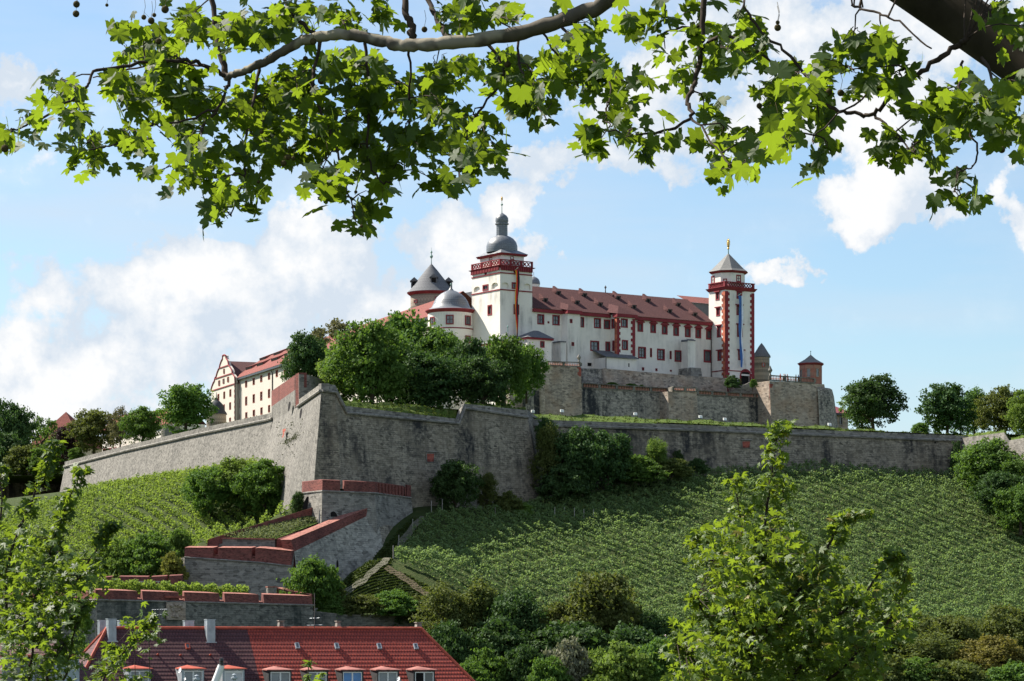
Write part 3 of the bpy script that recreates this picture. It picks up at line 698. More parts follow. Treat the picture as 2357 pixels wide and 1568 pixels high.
# ramp walls with thick sloping red parapets
def ramp(a, b, ab, bb, back, wall_bottom, mat_w):
    mb = MB(); mb.box8([ab, bb, bb + back, ab + back, a, b, b + back, a + back]); mb.build('ramp_parapet', M_brick, t)
    mb = MB(); k = Vector((0, 0, .06)); o = -back * .04
    mb.box8([a + o, b + o, b + back - o, a + back - o, a + k + o, b + k + o, b + back + k - o, a + back + k - o]); mb.build('coping', M_cap, t)
    if wall_bottom:
        mb = MB(); mb.poly(wall_bottom[0], wall_bottom[1], bb, ab); mb.build('ramp_wall', mat_w, t)
a, b = P3(1420, 398, 417.5), P3(1952, 178, 437); ab, bb = P3(1440, 470, 417.5), P3(1952, 220, 437)
rb = [P3(1425, 560, 417), Vector((bb.x + 1, bb.y - 2, 9))]
ramp(a, b, ab, bb, Vector((-1.6, .8, 0)), [Vector((ab.x + 1.3, ab.y - 2.6, 3)), Vector((bb.x + 2.2, bb.y - 3.2, 10))], M_stTan2)
mb = MB(); e_ = u3 + Vector((.6, -.6, 0)); mb.poly(Vector((bb.x + 2.2, bb.y - 3.2, 9)), Vector((ub[3].x, ub[3].y, 14)), down(u2.lerp(u3, .35), 20), bb + Vector((.05, -.05, 0))); mb.build('ramp_wall', M_stDark, t)
a, b = P3(905, 396, 421), P3(1650, 168, 434); ab, bb = P3(905, 445, 421), P3(1650, 232, 434)
ramp(a, b, ab, bb, Vector((1.5, 1.2, 0)), [down(ab, 6), down(bb, 12)], M_stA)
mb = MB(); q1, q2, q3, q4 = P3(900, 396, 421), P3(972, 386, 423), P3(966, 445, 421.4), P3(893, 445, 420.8)
mb.box8([q4, q3, q3 + Vector((0, 1, 0)), q4 + Vector((0, 1, 0)), q1, q2, q2 + Vector((0, 1, 0)), q1 + Vector((0, 1, 0))]); mb.build('ramp_parapet', M_brick, t)
# inner bed of tall grass
f0, f1, f2, f3 = P3(985, 386, 422.5), P3(1320, 392, 420.5), P3(1690, 252, 434), P3(1500, 268, 432)
mb = MB(); mb.poly(f0, f1, f2, f3); mb.build('inner_ramp', M_grass, t)
mb = MB(); mb.poly(down(f0, f0.z - 4), down(f1, f1.z - 4), f1, f0); mb.build('inner_wall', M_stA, t)
mb = MB(); mb.box8([f0 + Vector((0, -.2, -.12)), f1 + Vector((0, -.2, -.12)), f1 + Vector((0, .5, -.12)), f0 + Vector((0, .5, -.12))] + [f0 + Vector((0, -.2, .1)), f1 + Vector((0, -.2, .1)), f1 + Vector((0, .5, .1)), f0 + Vector((0, .5, .1))]); mb.build('coping', M_cap, t)
c1_, c2_ = P3(1330, 392, 420.4), P3(1470, 345, 425); mb = MB(); mb.box8([down(c1_, c1_.z - 3), down(c2_, c2_.z - 2), down(c2_, c2_.z - 2) + Vector((1.2, .6, 0)), down(c1_, c1_.z - 3) + Vector((1.2, .6, 0)), c1_, c2_, c2_ + Vector((1.2, .6, 0)), c1_ + Vector((1.2, .6, 0))]); mb.build('ramp_parapet', M_brick, t)
P = np.array([tuple(f0.lerp(f1, rnd.random()).lerp(f3.lerp(f2, rnd.random()), rnd.random())) for _ in range(2600)]); P[:, 2] += nrng.random(len(P)) * .7
M_reed = leaf_mat('tall_grass', (.085, .12, .045), (.15, .17, .075), (.2, .24, .08), .3, objvar=0)
V, Fq = quads(P, np.full(len(P), .16), up=0); o = np_mesh('tall_grass', V, Fq, M_reed); tag(o, 'tall grass filling the ramp between the red parapets', 'grass', kind='stuff')
# front parapet with two notches
g0, g1, g2 = P3(753, 506, 418), P3(1232, 540, 416.6), P3(1422, 562, 416)
mb = MB(); fz = lambda p, h: p + Vector((0, .25, h))
zt = [P3(755, 449, 418).z, P3(1200, 452, 416.6).z, P3(1418, 470, 416).z]
def fpar(a, b, h0=0, bk=Vector((.5, 2.2, 0))):
    L = lambda k: (g0.lerp(g1, k / .72) if k < .72 else g1.lerp(g2, (k - .72) / .28)); Zt = lambda k: (zt[0] + (zt[1] - zt[0]) * k / .72 if k < .72 else zt[1] + (zt[2] - zt[1]) * (k - .72) / .28)
    for q0, q1 in ((a, min(b, .72)), (max(a, .72), b)):
        if q1 <= q0: continue
        p, q = L(q0), L(q1); tp, tq = down(p, Zt(q0) - h0) + Vector((0, .25, 0)), down(q, Zt(q1) - h0) + Vector((0, .25, 0))
        mb.cur = 0; mb.box8([p, q, q + bk, p + bk, tp, tq, tq + bk + Vector((0, 0, .25)), tp + bk + Vector((0, 0, .25))])
        mb.cur = 1; k = Vector((0, -.05, .05)); mb.box8([tp + k, tq + k, tq + bk + Vector((0, 0, .3)), tp + bk + Vector((0, 0, .3)), tp + k * 2.2, tq + k * 2.2, tq + bk + Vector((0, 0, .4)), tp + bk + Vector((0, 0, .4))])
for a, b in ((0, .27), (.315, .63), (.665, 1)): fpar(a, b)
fpar(.27, .315, 1.1); fpar(.63, .665, 1.3); mb.build('parapet', [M_brick, M_cap], t)
mb = MB(); fb = [down(p + Vector((-.2, -.9, 0)), 2.5) for p in (g0, g1, g2)]; wall_strip(mb, [g0, g1, g2], fb); mb.poly(fb[0], down(g0 + Vector((-3, 8, 0)), 3), g0 + Vector((-2, 8, 0)), g0)
mb.poly(fb[2], Vector((ab.x + 1.3, ab.y - 2.6, 3)), P3(1440, 470, 417.4), g2); mb.build('front_wall', M_stA, t)
mb = MB(); mb.tube([g0 + Vector((0, -.1, 0)), g1 + Vector((0, -.1, 0)), g2 + Vector((0, -.1, 0))], .13, 6); mb.build('cordon', M_stA, t)
mb = MB(); mb.poly(*[P3(x, y, 416.6 + .0055 * (x - 1425)) for x, y in ((1703, 600), (1703, 535), (1709, 520), (1716, 535), (1718, 600))]); mb.build('slit', M_dark, t)

# ---- lower wall with merlons
t = thing('battlement_wall', 'lower grey wall topped with five thick red brick merlons', 'wall', pt(450, 1470, 380))
w0, w1 = P3(203, 772, 370), P3(1556, 806, 394); wv = (w1 - w0); wn = Vector((wv.y, -wv.x, 0)).normalized(); wl = wv.length; we = wv.normalized()
fw = Frame(w0.x, w0.y, math.degrees(math.atan2(wv.y, wv.x)))
def onw(x, y): return fw.hit(*Z5(x, y), 0)
mb = MB(); sw = onw(1556, 806)[0]; z0 = w0.z; z1 = w1.z
mb.poly(fw.p(-.8, 1.0, -4), fw.p(sw, 1.0, -4), fw.p(sw, 0, z1), fw.p(0, 0, z0)); mb.build('wall', M_stDark2, t)
lf = Vector((-.55, .83, 0)); mb = MB(); mb.poly(fw.p(-.8, 1.0, -4), fw.p(-.8, 1, -4) + lf * 40, fw.p(0, 0, z0) + lf * 40, fw.p(0, 0, z0)); mb.build('flank_wall', M_stLit, t)
mb = MB(); mb.tube([fw.p(0, .1, z0) + lf * 30, fw.p(0, .1, z0), fw.p(sw, .1, z1)], .13, 6); mb.build('cordon', M_stA, t)
mb = MB(); mb.poly(fw.p(0, 0, z0), fw.p(sw, 0, z1), fw.p(sw, -14, z1), fw.p(-8, -16, z0)); mb.build('terrace', M_ground, t)
def merlon(a, b, ha, hb, back=2.3):
    zA = lambda s: z0 + (z1 - z0) * s / sw
    mb = MB(); q = [fw.p(a, 0, zA(a)), fw.p(b, 0, zA(b)), fw.p(b - .3, -back, zA(b)), fw.p(a + 1.2, -back, zA(a)), fw.p(a, -.2, zA(a) + ha), fw.p(b, -.2, zA(b) + hb), fw.p(b - .35, -back, zA(b) + hb + .22), fw.p(a + 1.25, -back, zA(a) + ha + .22)]
    mb.cur = 0; mb.box8(q); mb.cur = 1; k = Vector((0, 0, .07)); j = Vector((0, -.06, .01)); mb.box8([q[4] + j, q[5] + j, q[6], q[7], q[4] + j + k, q[5] + j + k, q[6] + k, q[7] + k])
    mb.build('merlon', [M_brick, M_cap], t)
for x0, x1 in ((208, 462), (494, 722), (756, 975), (1008, 1221), (1252, 1556)):
    merlon(onw(x0, 780)[0], onw(x1, 780)[0], 1.25, 1.22)
for x0, x1 in ((463, 493), (723, 755), (976, 1007), (1222, 1251)): merlon(onw(x0, 780)[0], onw(x1, 780)[0], .25, .25)
mb = MB(); s0 = fw.p(0, 0, z0); mb.box8([s0 + lf * .3, s0 + lf * 40, s0 + lf * 40 + Vector((1.5, 1, 0)), s0 + Vector((1.6, 1.2, 0))] + [x + Vector((0, 0, 1.3)) for x in (s0 + lf * .3, s0 + lf * 40, s0 + lf * 40 + Vector((1.5, 1, 0)), s0 + Vector((1.6, 1.2, 0)))]); mb.build('flank_parapet', M_brick, t)
r0 = P3(1545, 742, 398); r1 = P3(1330, 702, 402); mb = MB(); mb.cur = 0
mb.box8([down(r0, r0.z - 1.2), down(r1, r0.z - 1.2), down(r1, r0.z - 1.2) + Vector((0, 1.2, 0)), down(r0, r0.z - 1.2) + Vector((0, 1.2, 0)), r0, r1, r1 + Vector((.4, 2, .1)), r0 + Vector((.4, 2, .1))]); mb.cur = 1
mb.box8([r0 + Vector((0, -.1, .02)), r1 + Vector((0, -.1, .02)), r1 + Vector((.4, 2.6, .15)), r0 + Vector((.4, 2.6, .15)), r0 + Vector((0, -.1, .1)), r1 + Vector((0, -.1, .1)), r1 + Vector((.4, 2.6, .25)), r0 + Vector((.4, 2.6, .25))]); mb.build('return_wall', [M_brick, M_cap], t)
q = P3(1276, 730, 401); mb = MB(); f = Frame(q.x, q.y, 20); mb.cur = 0; mb.fbox(f, 0, .9, -1.0, 0, q.z - .6, P3(1276, 694, 401).z); mb.cur = 1; mb.fbox(f, -.08, 1.5, -1.1, .08, P3(1276, 694, 401).z, P3(1276, 688, 401).z); mb.build('return_wall', [M_stA, M_cap], t)
# worn relief of a coat of arms
cc = fw.hit(*Z5(700, 840), .45); mb = MB(); f2 = fw.sh(.52)
mb.fbox(f2, cc[0] - 1.5, cc[0] + 1.5, -.2, .05, cc[1] - 1.2, cc[1] + 1.1)
for k in range(26):
    a = rnd.uniform(-1.1, 1.1); b = rnd.uniform(-.9, .8); p = f2.p(cc[0] + a, .08, cc[1] + b); mb.ball(p, rnd.uniform(.12, .25), 7)
o = mb.build('carved_relief', M_stTan); tag(o, 'weathered carved coat of arms on the lower grey wall', 'relief')
mb = MB(); mb.fbox(fw.sh(.3), cc[0] - 1.6, cc[0] + 1.6, -.2, .1, cc[1] + 1.7, cc[1] + 1.95); mb.build('cordon', M_sand, t)
# wall running on to the right, behind the house
t = thing('retaining_wall', 'ivy topped grey wall behind the red house roof', 'wall', pt(830, 1440, 400))
A = [P3(1556, 846, 396), P3(1760, 870, 398), P3(2080, 872, 402), P3(2260, 915, 406)]; mb = MB(); wall_strip(mb, A, [down(p + Vector((0, -.6, 0)), -5) for p in A]); mb.build('wall', M_stDark2, t)
mb = MB(); parapet(mb, [p + Vector((0, .01, -.2)) for p in A], [p + Vector((0, 0, .12)) for p in A], Vector((0, 1, 0))); mb.build('coping', M_stA, t)
# red brick wall behind the small vines
t = thing('brick_wall', 'low red brick parapet behind the small vine terrace', 'wall', P3(500, 680, 400))
A = [P3(180, 640, 404), P3(300, 626, 404), P3(545, 628, 405), P3(735, 618, 407)]; mb = MB()
for p, q, k in ((A[0], A[1], 1.0), (A[1].lerp(A[2], .18), A[1].lerp(A[2], .92), .9), (A[2], A[2].lerp(A[3], .5), 1.05), (A[2].lerp(A[3], .58), A[3], 1.25)):
    mb.box8([down(p, 4.5), down(q, 4.5), down(q, 4.5) + Vector((0, 2, 0)), down(p, 4.5) + Vector((0, 2, 0)), p, q, q + Vector((0, 2, .2)), p + Vector((0, 2, .2))])
mb.build('parapet', M_brick, t)
b0, b1 = P3(470, 655, 401.5), P3(600, 661, 401.5); r = thing('bench', 'long pale timber bench before the low brick parapet', 'bench', b0)
mb = MB(); f = Frame(b0.x, b0.y, 0); L = b1.x - b0.x; mb.fbox(f, 0, L, -.25, .25, b0.z - .1, b0.z); mb.build('seat', M_sandw, r)
for k in (.1, .5, .9): mb = MB(); mb.fbox(f, L * k, L * k + .15, -.2, .2, b0.z - 1.2, b0.z - .1); mb.build('leg', M_sandw, r)
TP = np.array([(0, 0, 0)])
u = nrng.random(5200); row = nrng.integers(0, 3, 5200); X0, X1 = P3(195, 672, 376), P3(1140, 716, 398)
P = np.stack([X0.x + (X1.x - X0.x) * u, X0.y + (X1.y - X0.y) * u + row * 1.3, np.full(5200, 0.0)], 1); P[:, 2] = X0.z + (X1.z - X0.z) * u - .9 + nrng.random(5200) * 1.5 * (1 + .2 * np.sin(u * 60)); P[:, :2] += nrng.normal(0, .2, (5200, 2))
V, Fq = quads(P, np.full(5200, .19), up=.6); o = np_mesh('vineyard', V, Fq, M_vineL); tag(o, 'short rows of bright vines behind the brick merlons', 'vineyard', kind='stuff')
# ================================================================== castle
OY = 590.0
O = pt(1151, 800, OY); FR = Frame(O.x, O.y, 34); FL = Frame(O.x, O.y, -56)
def holes_face(mb, fr, d, s0, s1, z0, z1, holes, depth=.3):
    ss = sorted({s0, s1, *[x for h in holes for x in (h[0], h[1])]}); zs = sorted({z0, z1, *[x for h in holes for x in (h[2], h[3])]})
    ss = [x for x in ss if s0 <= x <= s1]; zs = [x for x in zs if z0 <= x <= z1]
    for i in range(len(ss) - 1):
        for j in range(len(zs) - 1):
            cs, cz = (ss[i] + ss[i + 1]) / 2, (zs[j] + zs[j + 1]) / 2
            if any(h[0] < cs < h[1] and h[2] < cz < h[3] for h in holes): continue
            mb.poly(fr.p(ss[i], d, zs[j]), fr.p(ss[i + 1], d, zs[j]), fr.p(ss[i + 1], d, zs[j + 1]), fr.p(ss[i], d, zs[j + 1]))
    for a, b, c, e in [h[:4] for h in holes]:
        for p, q in (((a, c), (b, c)), ((b, c), (b, e)), ((b, e), (a, e)), ((a, e), (a, c))):
            mb.poly(fr.p(p[0], d, p[1]), fr.p(q[0], d, q[1]), fr.p(q[0], d - depth, q[1]), fr.p(p[0], d - depth, p[1]))
def rect(fr, d, zf, b):
    x0, y0, x1, y1 = b; xm, ym = (x0 + x1) / 2, (y0 + y1) / 2
    return (fr.hit(*zf(x0, ym), d)[0], fr.hit(*zf(x1, ym), d)[0], fr.hit(*zf(xm, y1), d)[1], fr.hit(*zf(xm, y0), d)[1])
def window(par, fr, d, h, fwid=.28, bars=(1, 1), hood=0, depth=.3, mat=None, arch=False, name='window', pane=None):
    a, b, c, e = h; mb = MB(); o = .07
    fwid = min(fwid, (b - a) * .22)
    mb.fbox(fr, a, a + fwid, d - depth, d + o, c, e); mb.fbox(fr, b - fwid, b, d - depth, d + o, c, e)
    mb.fbox(fr, a + fwid, b - fwid, d - depth, d + o + .005, c, c + fwid); mb.fbox(fr, a + fwid, b - fwid, d - depth, d + o + .005, e - fwid, e)
    if hood:
        m = (a + b) / 2; w = (b - a) / 2 + .3
        if hood == 1:
            q = [(m - w, e), (m + w, e), (m + w, e + .2), (m, e + .85), (m - w, e + .2)]
            f = [fr.p(s, d + .3, z) for s, z in q]; bk = [fr.p(s, d - .1, z) for s, z in q]; mb.poly(*f)
            for i in range(5): mb.poly(f[i], bk[i], bk[(i + 1) % 5], f[(i + 1) % 5])
        else: mb.fbox(fr, m - w, m + w, d - .1, d + .32, e + .01, e + .22)
    if arch:
        m = (a + b) / 2
        for sg in (-1, 1):
            x = m + sg * (b - a) / 2; pts = [fr.p(x, d + .01, e)] + [fr.p(m + sg * ((b - a) / 2 - .02) * math.cos(k * math.pi / 10), d + .01, e - (b - a) / 2 * (1 - math.sin(k * math.pi / 10))) for k in range(6)]
            mb.poly(*pts)
    w = mb.build(name, mat or M_red, par)
    mb = MB(); d2 = d - depth * .72
    mb.poly(fr.p(a, d2, c), fr.p(b, d2, c), fr.p(b, d2, e), fr.p(a, d2, e)); mb.build('pane', pane or M_glass, w)
    if bars:
        mb = MB(); nx_, ny_ = bars; bw = min(.1, (b - a) * .07)
        for i in range(nx_): s = a + (b - a) * (i + 1) / (nx_ + 1); mb.fbox(fr, s - bw, s + bw, d2, d2 + .08, c + fwid, e - fwid)
        for i in range(ny_): z = c + (e - c) * (i + 1) / (ny_ + 1); mb.fbox(fr, a + fwid, b - fwid, d2 + .01, d2 + .07, z - bw * .7, z + bw * .7)
        if (b - a) > 1.0: mb.build('glazing_bars', M_bar, w)
    return w
def quoins(par, fr, d, s, z0, z1, side, mat=M_red, w0=.75, w1=1.15, h=.62):
    mb = MB(); z = z0; k = 0
    while z < z1 - .1:
        w = w1 if k % 2 else w0; a, b = (s, s + w) if side > 0 else (s - w, s); mb.fbox(fr, a, b, d - .1, d + .09 + .002 * k % .01, z, min(z + h - .004, z1)); z += h; k += 1
    return mb.build('quoins', mat, par)
def balustrade(par, fr, d, s0, s1, z0, z1, mat=None, bmat=None, pier=5.0, slope=0.0, plain=False, hole=None):
    mat = mat or M_stA; bmat = bmat or M_sand; h = z1 - z0; mb = MB(); zz = lambda s: slope * (s - s0)
    def bx(a, b, da, db, za, zb):
        q = [(a, db), (b, db), (b, da), (a, da)]; mb.box8([fr.p(s, e, za + zz(s)) for s, e in q] + [fr.p(s, e, zb + zz(s)) for s, e in q])
    bx(s0, s1, d - .28, d + .06, z0, z0 + h * .2); bx(s0, s1, d - .3, d + .08, z1 - h * .16, z1)
    n = max(1, round((s1 - s0) / pier))
    for i in range(n + 1):
        s = s0 + (s1 - s0) * i / n; bx(s - .28, s + .28, d - .32, d + .1, z0 + h * .2, z1 - h * .16)
    mb.build('stone_rail', mat, par); mb = MB(); st = .42
    k = int((s1 - s0) / st)
    for i in range(k):
        s = s0 + (i + .5) * st; c = fr.p(s, d - .11, zz(s)); r = .11
        mb.lathe(c, [(r * .7, z0 + h * .2), (r * 1.35, z0 + h * .38), (r * .6, z0 + h * .68), (r * .9, z1 - h * .16)], 6)
    return mb.build('balusters', bmat, par)

# ------------------------------------------------ main tower
t = thing('main_tower', 'massive square white tower with red parapet and grey onion dome', 'tower', O + Vector((0, 0, 52)))
W1 = FR.hit(1225, 700)[0]; D1 = -FL.hit(1086, 700)[0]
zv = lambda y: FR.hit(*Z1(1250, y))[1]
zt_ = zv(728); zb_ = 50
holes_r = [rect(FR, 0, Z1, b) for b in ((1265, 868, 1331, 925), (1477, 880, 1541, 940))]
wr = [rect(FR, 0, Z1, b) for b in ((1360, 868, 1432, 932), (1378, 1078, 1432, 1175))]
wl = [rect(FL, 0, Z1, b) for b in ((1082, 888, 1138, 946), (1130, 1083, 1172, 1183))]
holes_l = [rect(FL, 0, Z1, b) for b in ((997, 908, 1056, 960), (1168, 870, 1229, 928))]
mb = MB(); holes_face(mb, FR, 0, 0, W1, zb_, zt_, holes_r + wr, .35); holes_face(mb, FL, 0, -D1, 0, zb_, zt_, holes_l + wl, .35)
for fr, hs in ((FR, holes_r), (FL, holes_l)):
    for a, b, c, e in hs:
        mb.poly(fr.p(a, -.35, c), fr.p(b, -.35, c), fr.p(b, -.35, e), fr.p(a, -.35, e)); m = (a + b) / 2; r = (b - a) / 2
        for sg in (-1, 1):
            mb.poly(fr.p(m + sg * r, .002, e), *[fr.p(m + sg * r * math.cos(k * math.pi / 8), .002, e - .55 * (1 - math.sin(k * math.pi / 8))) for k in range(5)])
far = FR.p(W1, -D1, 0)
mb.poly(FR.p(W1, 0, zb_), down(far, zb_), down(far, zt_), FR.p(W1, 0, zt_)); mb.poly(down(far, zb_), FL.p(-D1, 0, zb_), FL.p(-D1, 0, zt_), down(far, zt_)); mb.poly(FL.p(-D1, 0, zt_), FR.p(0, 0, zt_), FR.p(W1, 0, zt_), down(far, zt_))
mb.build('wall', M_plaster, t)
window(t, FR, 0, wr[0]); window(t, FR, 0, wr[1]); window(t, FL, 0, wl[0]); window(t, FL, 0, wl[1])
for fr, x, y in ((FL, 1112, 777), (FR, 1393, 760)):
    s, z = fr.hit(*Z1(x, y)); mb = MB()
    for i in range(16):
        a, b = i * math.pi / 8, (i + 1) * math.pi / 8; mb.poly(*[fr.p(s + r * math.cos(q), .06, z + r * math.sin(q)) for r, q in ((.45, a), (.45, b), (.27, b), (.27, a))])
    w = mb.build('window', M_red, t); mb = MB(); mb.poly(*[fr.p(s + .3 * math.cos(k * math.pi / 8), .04, z + .3 * math.sin(k * math.pi / 8)) for k in range(16)]); mb.build('pane', M_dark, w)
for y in (774, 935):
    z = zv(y); mb = MB(); mb.fbox(FR, -.12, W1, 0, .12, z - .12, z + .12); mb.fbox(FL, -D1, 0, 0, .12, z - .12, z + .12); mb.build('string_course', M_red, t)
# red corbel table, parapet ring
zc0, zc1, zp = zv(728), zv(703), zv(642); mb = MB(); cxy = FR.p(W1 / 2, -D1 / 2, 0)
def ring(g): return [FR.p(-g, g, 0), FR.p(W1 + g, g, 0), FR.p(W1 + g, -D1 - g, 0), FR.p(-g, -D1 - g, 0)]
mb.prism(ring(.3), zc0 + .35, zc1, True, ring(.55))
for k in range(18):
    s = W1 * (k + .5) / 18; mb.fbox(FR, s - .13, s + .13, 0, .38, zc0 - .45, zc0 + .4)
    s = -D1 * (k + .5) / 18; mb.fbox(FL, s - .15, s + .15, 0, .38, zc0 - .45, zc0 + .4)
mb.build('cornice', M_red, t)
mb = MB(); h = zp - zc1
for fr, a, b in ((FR, 0, W1), (FL, -D1, 0)):
    mb.fbox(fr, a, b, -.28, .06, zc1 + .002, zc1 + h * .14); mb.fbox(fr, a - .1, b + .1, -.3, .12, zp - h * .12, zp)
    n = 9 if fr is FR else 11
    for k in range(n):
        s = a + (b - a) * (k + .5) / n; r = h * .29
        for q in range(10):
            p0, p1 = q * math.pi / 5, (q + 1) * math.pi / 5
            pts = [(r * 1.12, p0), (r * 1.12, p1), (r * .78, p1), (r * .78, p0)]; zm = zc1 + h * .51
            f = [fr.p(s + rr * math.cos(w), .02, zm + rr * math.sin(w)) for rr, w in pts]; bk = [fr.p(s + rr * math.cos(w), -.2, zm + rr * math.sin(w)) for rr, w in pts]
            mb.box8(bk + f)
    for k in range(4):
        s = a + (b - a) * k / 3; mb.fbox(fr, s - .16, s + .16, -.3, .09, zc1 + .01, zp - .01)
fb_ = Frame(far.x, far.y, 34); 
mb.build('parapet', M_red, t)
# upper storey and roof
g = 1.0; zu0, zu1 = zc1, zv(592); mb = MB()
def ring2(k): return [FR.p(k, -k, 0), FR.p(W1 - k, -k, 0), FR.p(W1 - k, -D1 + k, 0), FR.p(k, -D1 + k, 0)]
mb.prism(ring2(g + .25), zu0, zu1 + .3); mb.build('upper_storey', M_plaster, t)
window(t, FR.sh(-g - .25), 0, rect(FR, -g - .2, Z1, (1348, 618, 1381, 645)), .1, None); window(t, FL.sh(-g - .25), 0, rect(FL, -g - .2, Z1, (1143, 627, 1173, 655)), .12, None)
for fr, b in ((FR, (1350, 645, 1385, 690)),): window(t, fr.sh(-g - .25), 0, rect(fr, -g - .2, Z1, b), .1, None)
mb = MB(); mb.prism(ring2(g - .15), zu1, zu1 + .42, True, ring2(g - .4)); mb.build('eaves', M_red, t)
Cc = FR.p(W1 / 2, -D1 / 2, 0); Yc = Cc.y; zz = lambda y: (VH - Z1(0, y)[1]) / F * Yc; rr = lambda px: px * .2401 / F * Yc
mb = MB(); rA = math.hypot(W1 / 2 - g + .4, D1 / 2 - g + .4)
base = ring2(g - .4); oct_ = [Cc + Vector((math.cos(a), math.sin(a), 0)) * rr(150) for a in [R(34 - 45 + 90 * k) for k in (0, 1, 2, 3)]]
mb.prism([base[0], base[1], base[2], base[3]], zu1 + .424, zz(572), True, [Cc + (p - Cc) * .62 for p in base]); mb.build('roof_skirt', M_lead, t)
prof = [(rr(148), zz(585)), (rr(150), zz(560)), (rr(149), zz(520)), (rr(138), zz(485)), (rr(112), zz(452)), (rr(80), zz(432)), (rr(58), zz(424))]
mb = MB(); mb.lathe(Cc, prof, 40); dome = mb.build('dome', M_lead, t, True)
mb = MB(); mb.lathe(Cc, [(rr(55), zz(428)), (rr(54), zz(318)), (rr(66), zz(314)), (rr(66), zz(303)), (rr(58), zz(300))], 12); mb.build('lantern', M_lead, t)
mb = MB(); mb.lathe(Cc, [(rr(56), zz(301)), (rr(63), zz(280)), (rr(60), zz(250)), (rr(45), zz(228)), (rr(22), zz(213)), (rr(6), zz(200))], 24); mb.build('lantern_cap', M_lead, t, True)
mb = MB(); mb.cur = 0; mb.lathe(Cc, [(.09, zz(205)), (.05, zz(85))], 8); mb.ball(Cc + Vector((0, 0, zz(122))), .24); mb.cur = 1
mb.lathe(Cc, [(.02, zz(86)), (.22, zz(78)), (.16, zz(66)), (.24, zz(58)), (.1, zz(50)), (.02, zz(42))], 8); mb.build('finial', [M_copper, M_gold], t)

# ------------------------------------------------ round white tower
Y_ = 600.0; C = pt(1038, 718, Y_); C.z = 0; z1y = lambda y, Y=Y_: (VH - Z1(0, y)[1]) / F * Y; r1 = lambda px, Y=Y_: px * .2401 / F * Y
t = thing('round_tower', 'squat round white tower with bell shaped grey roof', 'tower', C + Vector((0, 0, 52))); rad = r1(222)
mb = MB(); mb.lathe(C, [(rad, 48), (rad, z1y(1150))], 48); mb.build('wall', M_plaster, t, True)
mb = MB(); mb.lathe(C, [(rad, z1y(1172)), (rad + .55, z1y(1148)), (rad + .55, z1y(1140)), (rad, z1y(1136))], 48); mb.build('eaves', M_red, t)
mb = MB(); mb.lathe(C, [(rad + .05, z1y(1331)), (rad + .16, z1y(1326)), (rad + .05, z1y(1320))], 48); mb.build('string_course', M_red, t)
mb = MB(); mb.lathe(C, [(r1(236), z1y(1146)), (r1(215), z1y(1128)), (r1(186), z1y(1110)), (r1(172), z1y(1080)), (r1(160), z1y(1050)), (r1(138), z1y(1015)), (r1(100), z1y(980)), (r1(60), z1y(958)), (r1(28), z1y(945)), (r1(12), z1y(925)), (r1(5), z1y(900))], 48); mb.build('roof', M_lead, t, True)
mb = MB(); mb.lathe(C, [(.08, z1y(905)), (.06, z1y(872))], 8); mb.ball(C + Vector((0, 0, z1y(886))), .2); mb.build('finial', M_copper, t)
def round_win(t, C, rad, zf, b, fwid=.22, hood=0, mat=None, bars=(1, 1)):
    x0, y0, x1, y1 = b; um = zf((x0 + x1) / 2, 0)[0]; d = Vector(((um - CX) / F, 1, 0)); dn = d.normalized(); oc = -Vector((C.x, C.y, 0)); bq = oc.dot(dn); q = -bq - math.sqrt(max(bq * bq - (oc.length_squared - rad * rad), 0)); P = dn * q
    n = (P - Vector((C.x, C.y, 0))).normalized(); fr = Frame(P.x, P.y, math.degrees(math.atan2(n.x, -n.y))); return window(t, fr, .06, rect(fr, 0, zf, b), fwid, bars, hood, .05, mat)
for b in ((578, 1198, 622, 1272), (729, 1178, 805, 1270), (913, 1186, 965, 1280), (915, 1378, 968, 1450), (735, 1360, 800, 1450)): round_win(t, C, rad, Z1, b)

# ------------------------------------------------ round keep behind
Y_ = 652.0; C = pt(993, 680, Y_); C.z = 0
t = thing('keep_tower', 'round rubble stone keep with tall grey cone roof', 'tower', C + Vector((0, 0, 60))); q = lambda y: z1y(y, Y_); r = lambda p: r1(p, Y_)
mb = MB(); mb.lathe(C, [(r(203), 50), (r(200), q(975))], 40); mb.build('wall', M_stKeep, t, True)
mb = MB(); mb.lathe(C, [(r(204), q(998)), (r(232), q(978)), (r(232), q(966))], 40); mb.build('eaves', M_red, t)
mb = MB(); mb.lathe(C, [(r(236), q(970)), (r(195), q(930)), (r(135), q(850)), (r(60), q(755)), (r(2), q(688))], 40); mb.build('roof', M_slate, t, True)
mb = MB(); mb.lathe(C, [(.1, q(690)), (.08, q(640)), (.3, q(628)), (.36, q(615)), (.12, q(600)), (.1, q(588)), (.28, q(580)), (.02, q(560)), (.03, q(535))], 8); mb.build('finial', M_copper, t)
round_win(t, C, r(201), Z1, (425, 1033, 456, 1065), .15); round_win(t, C, r(201), Z1, (625, 1005, 660, 1035), .15)
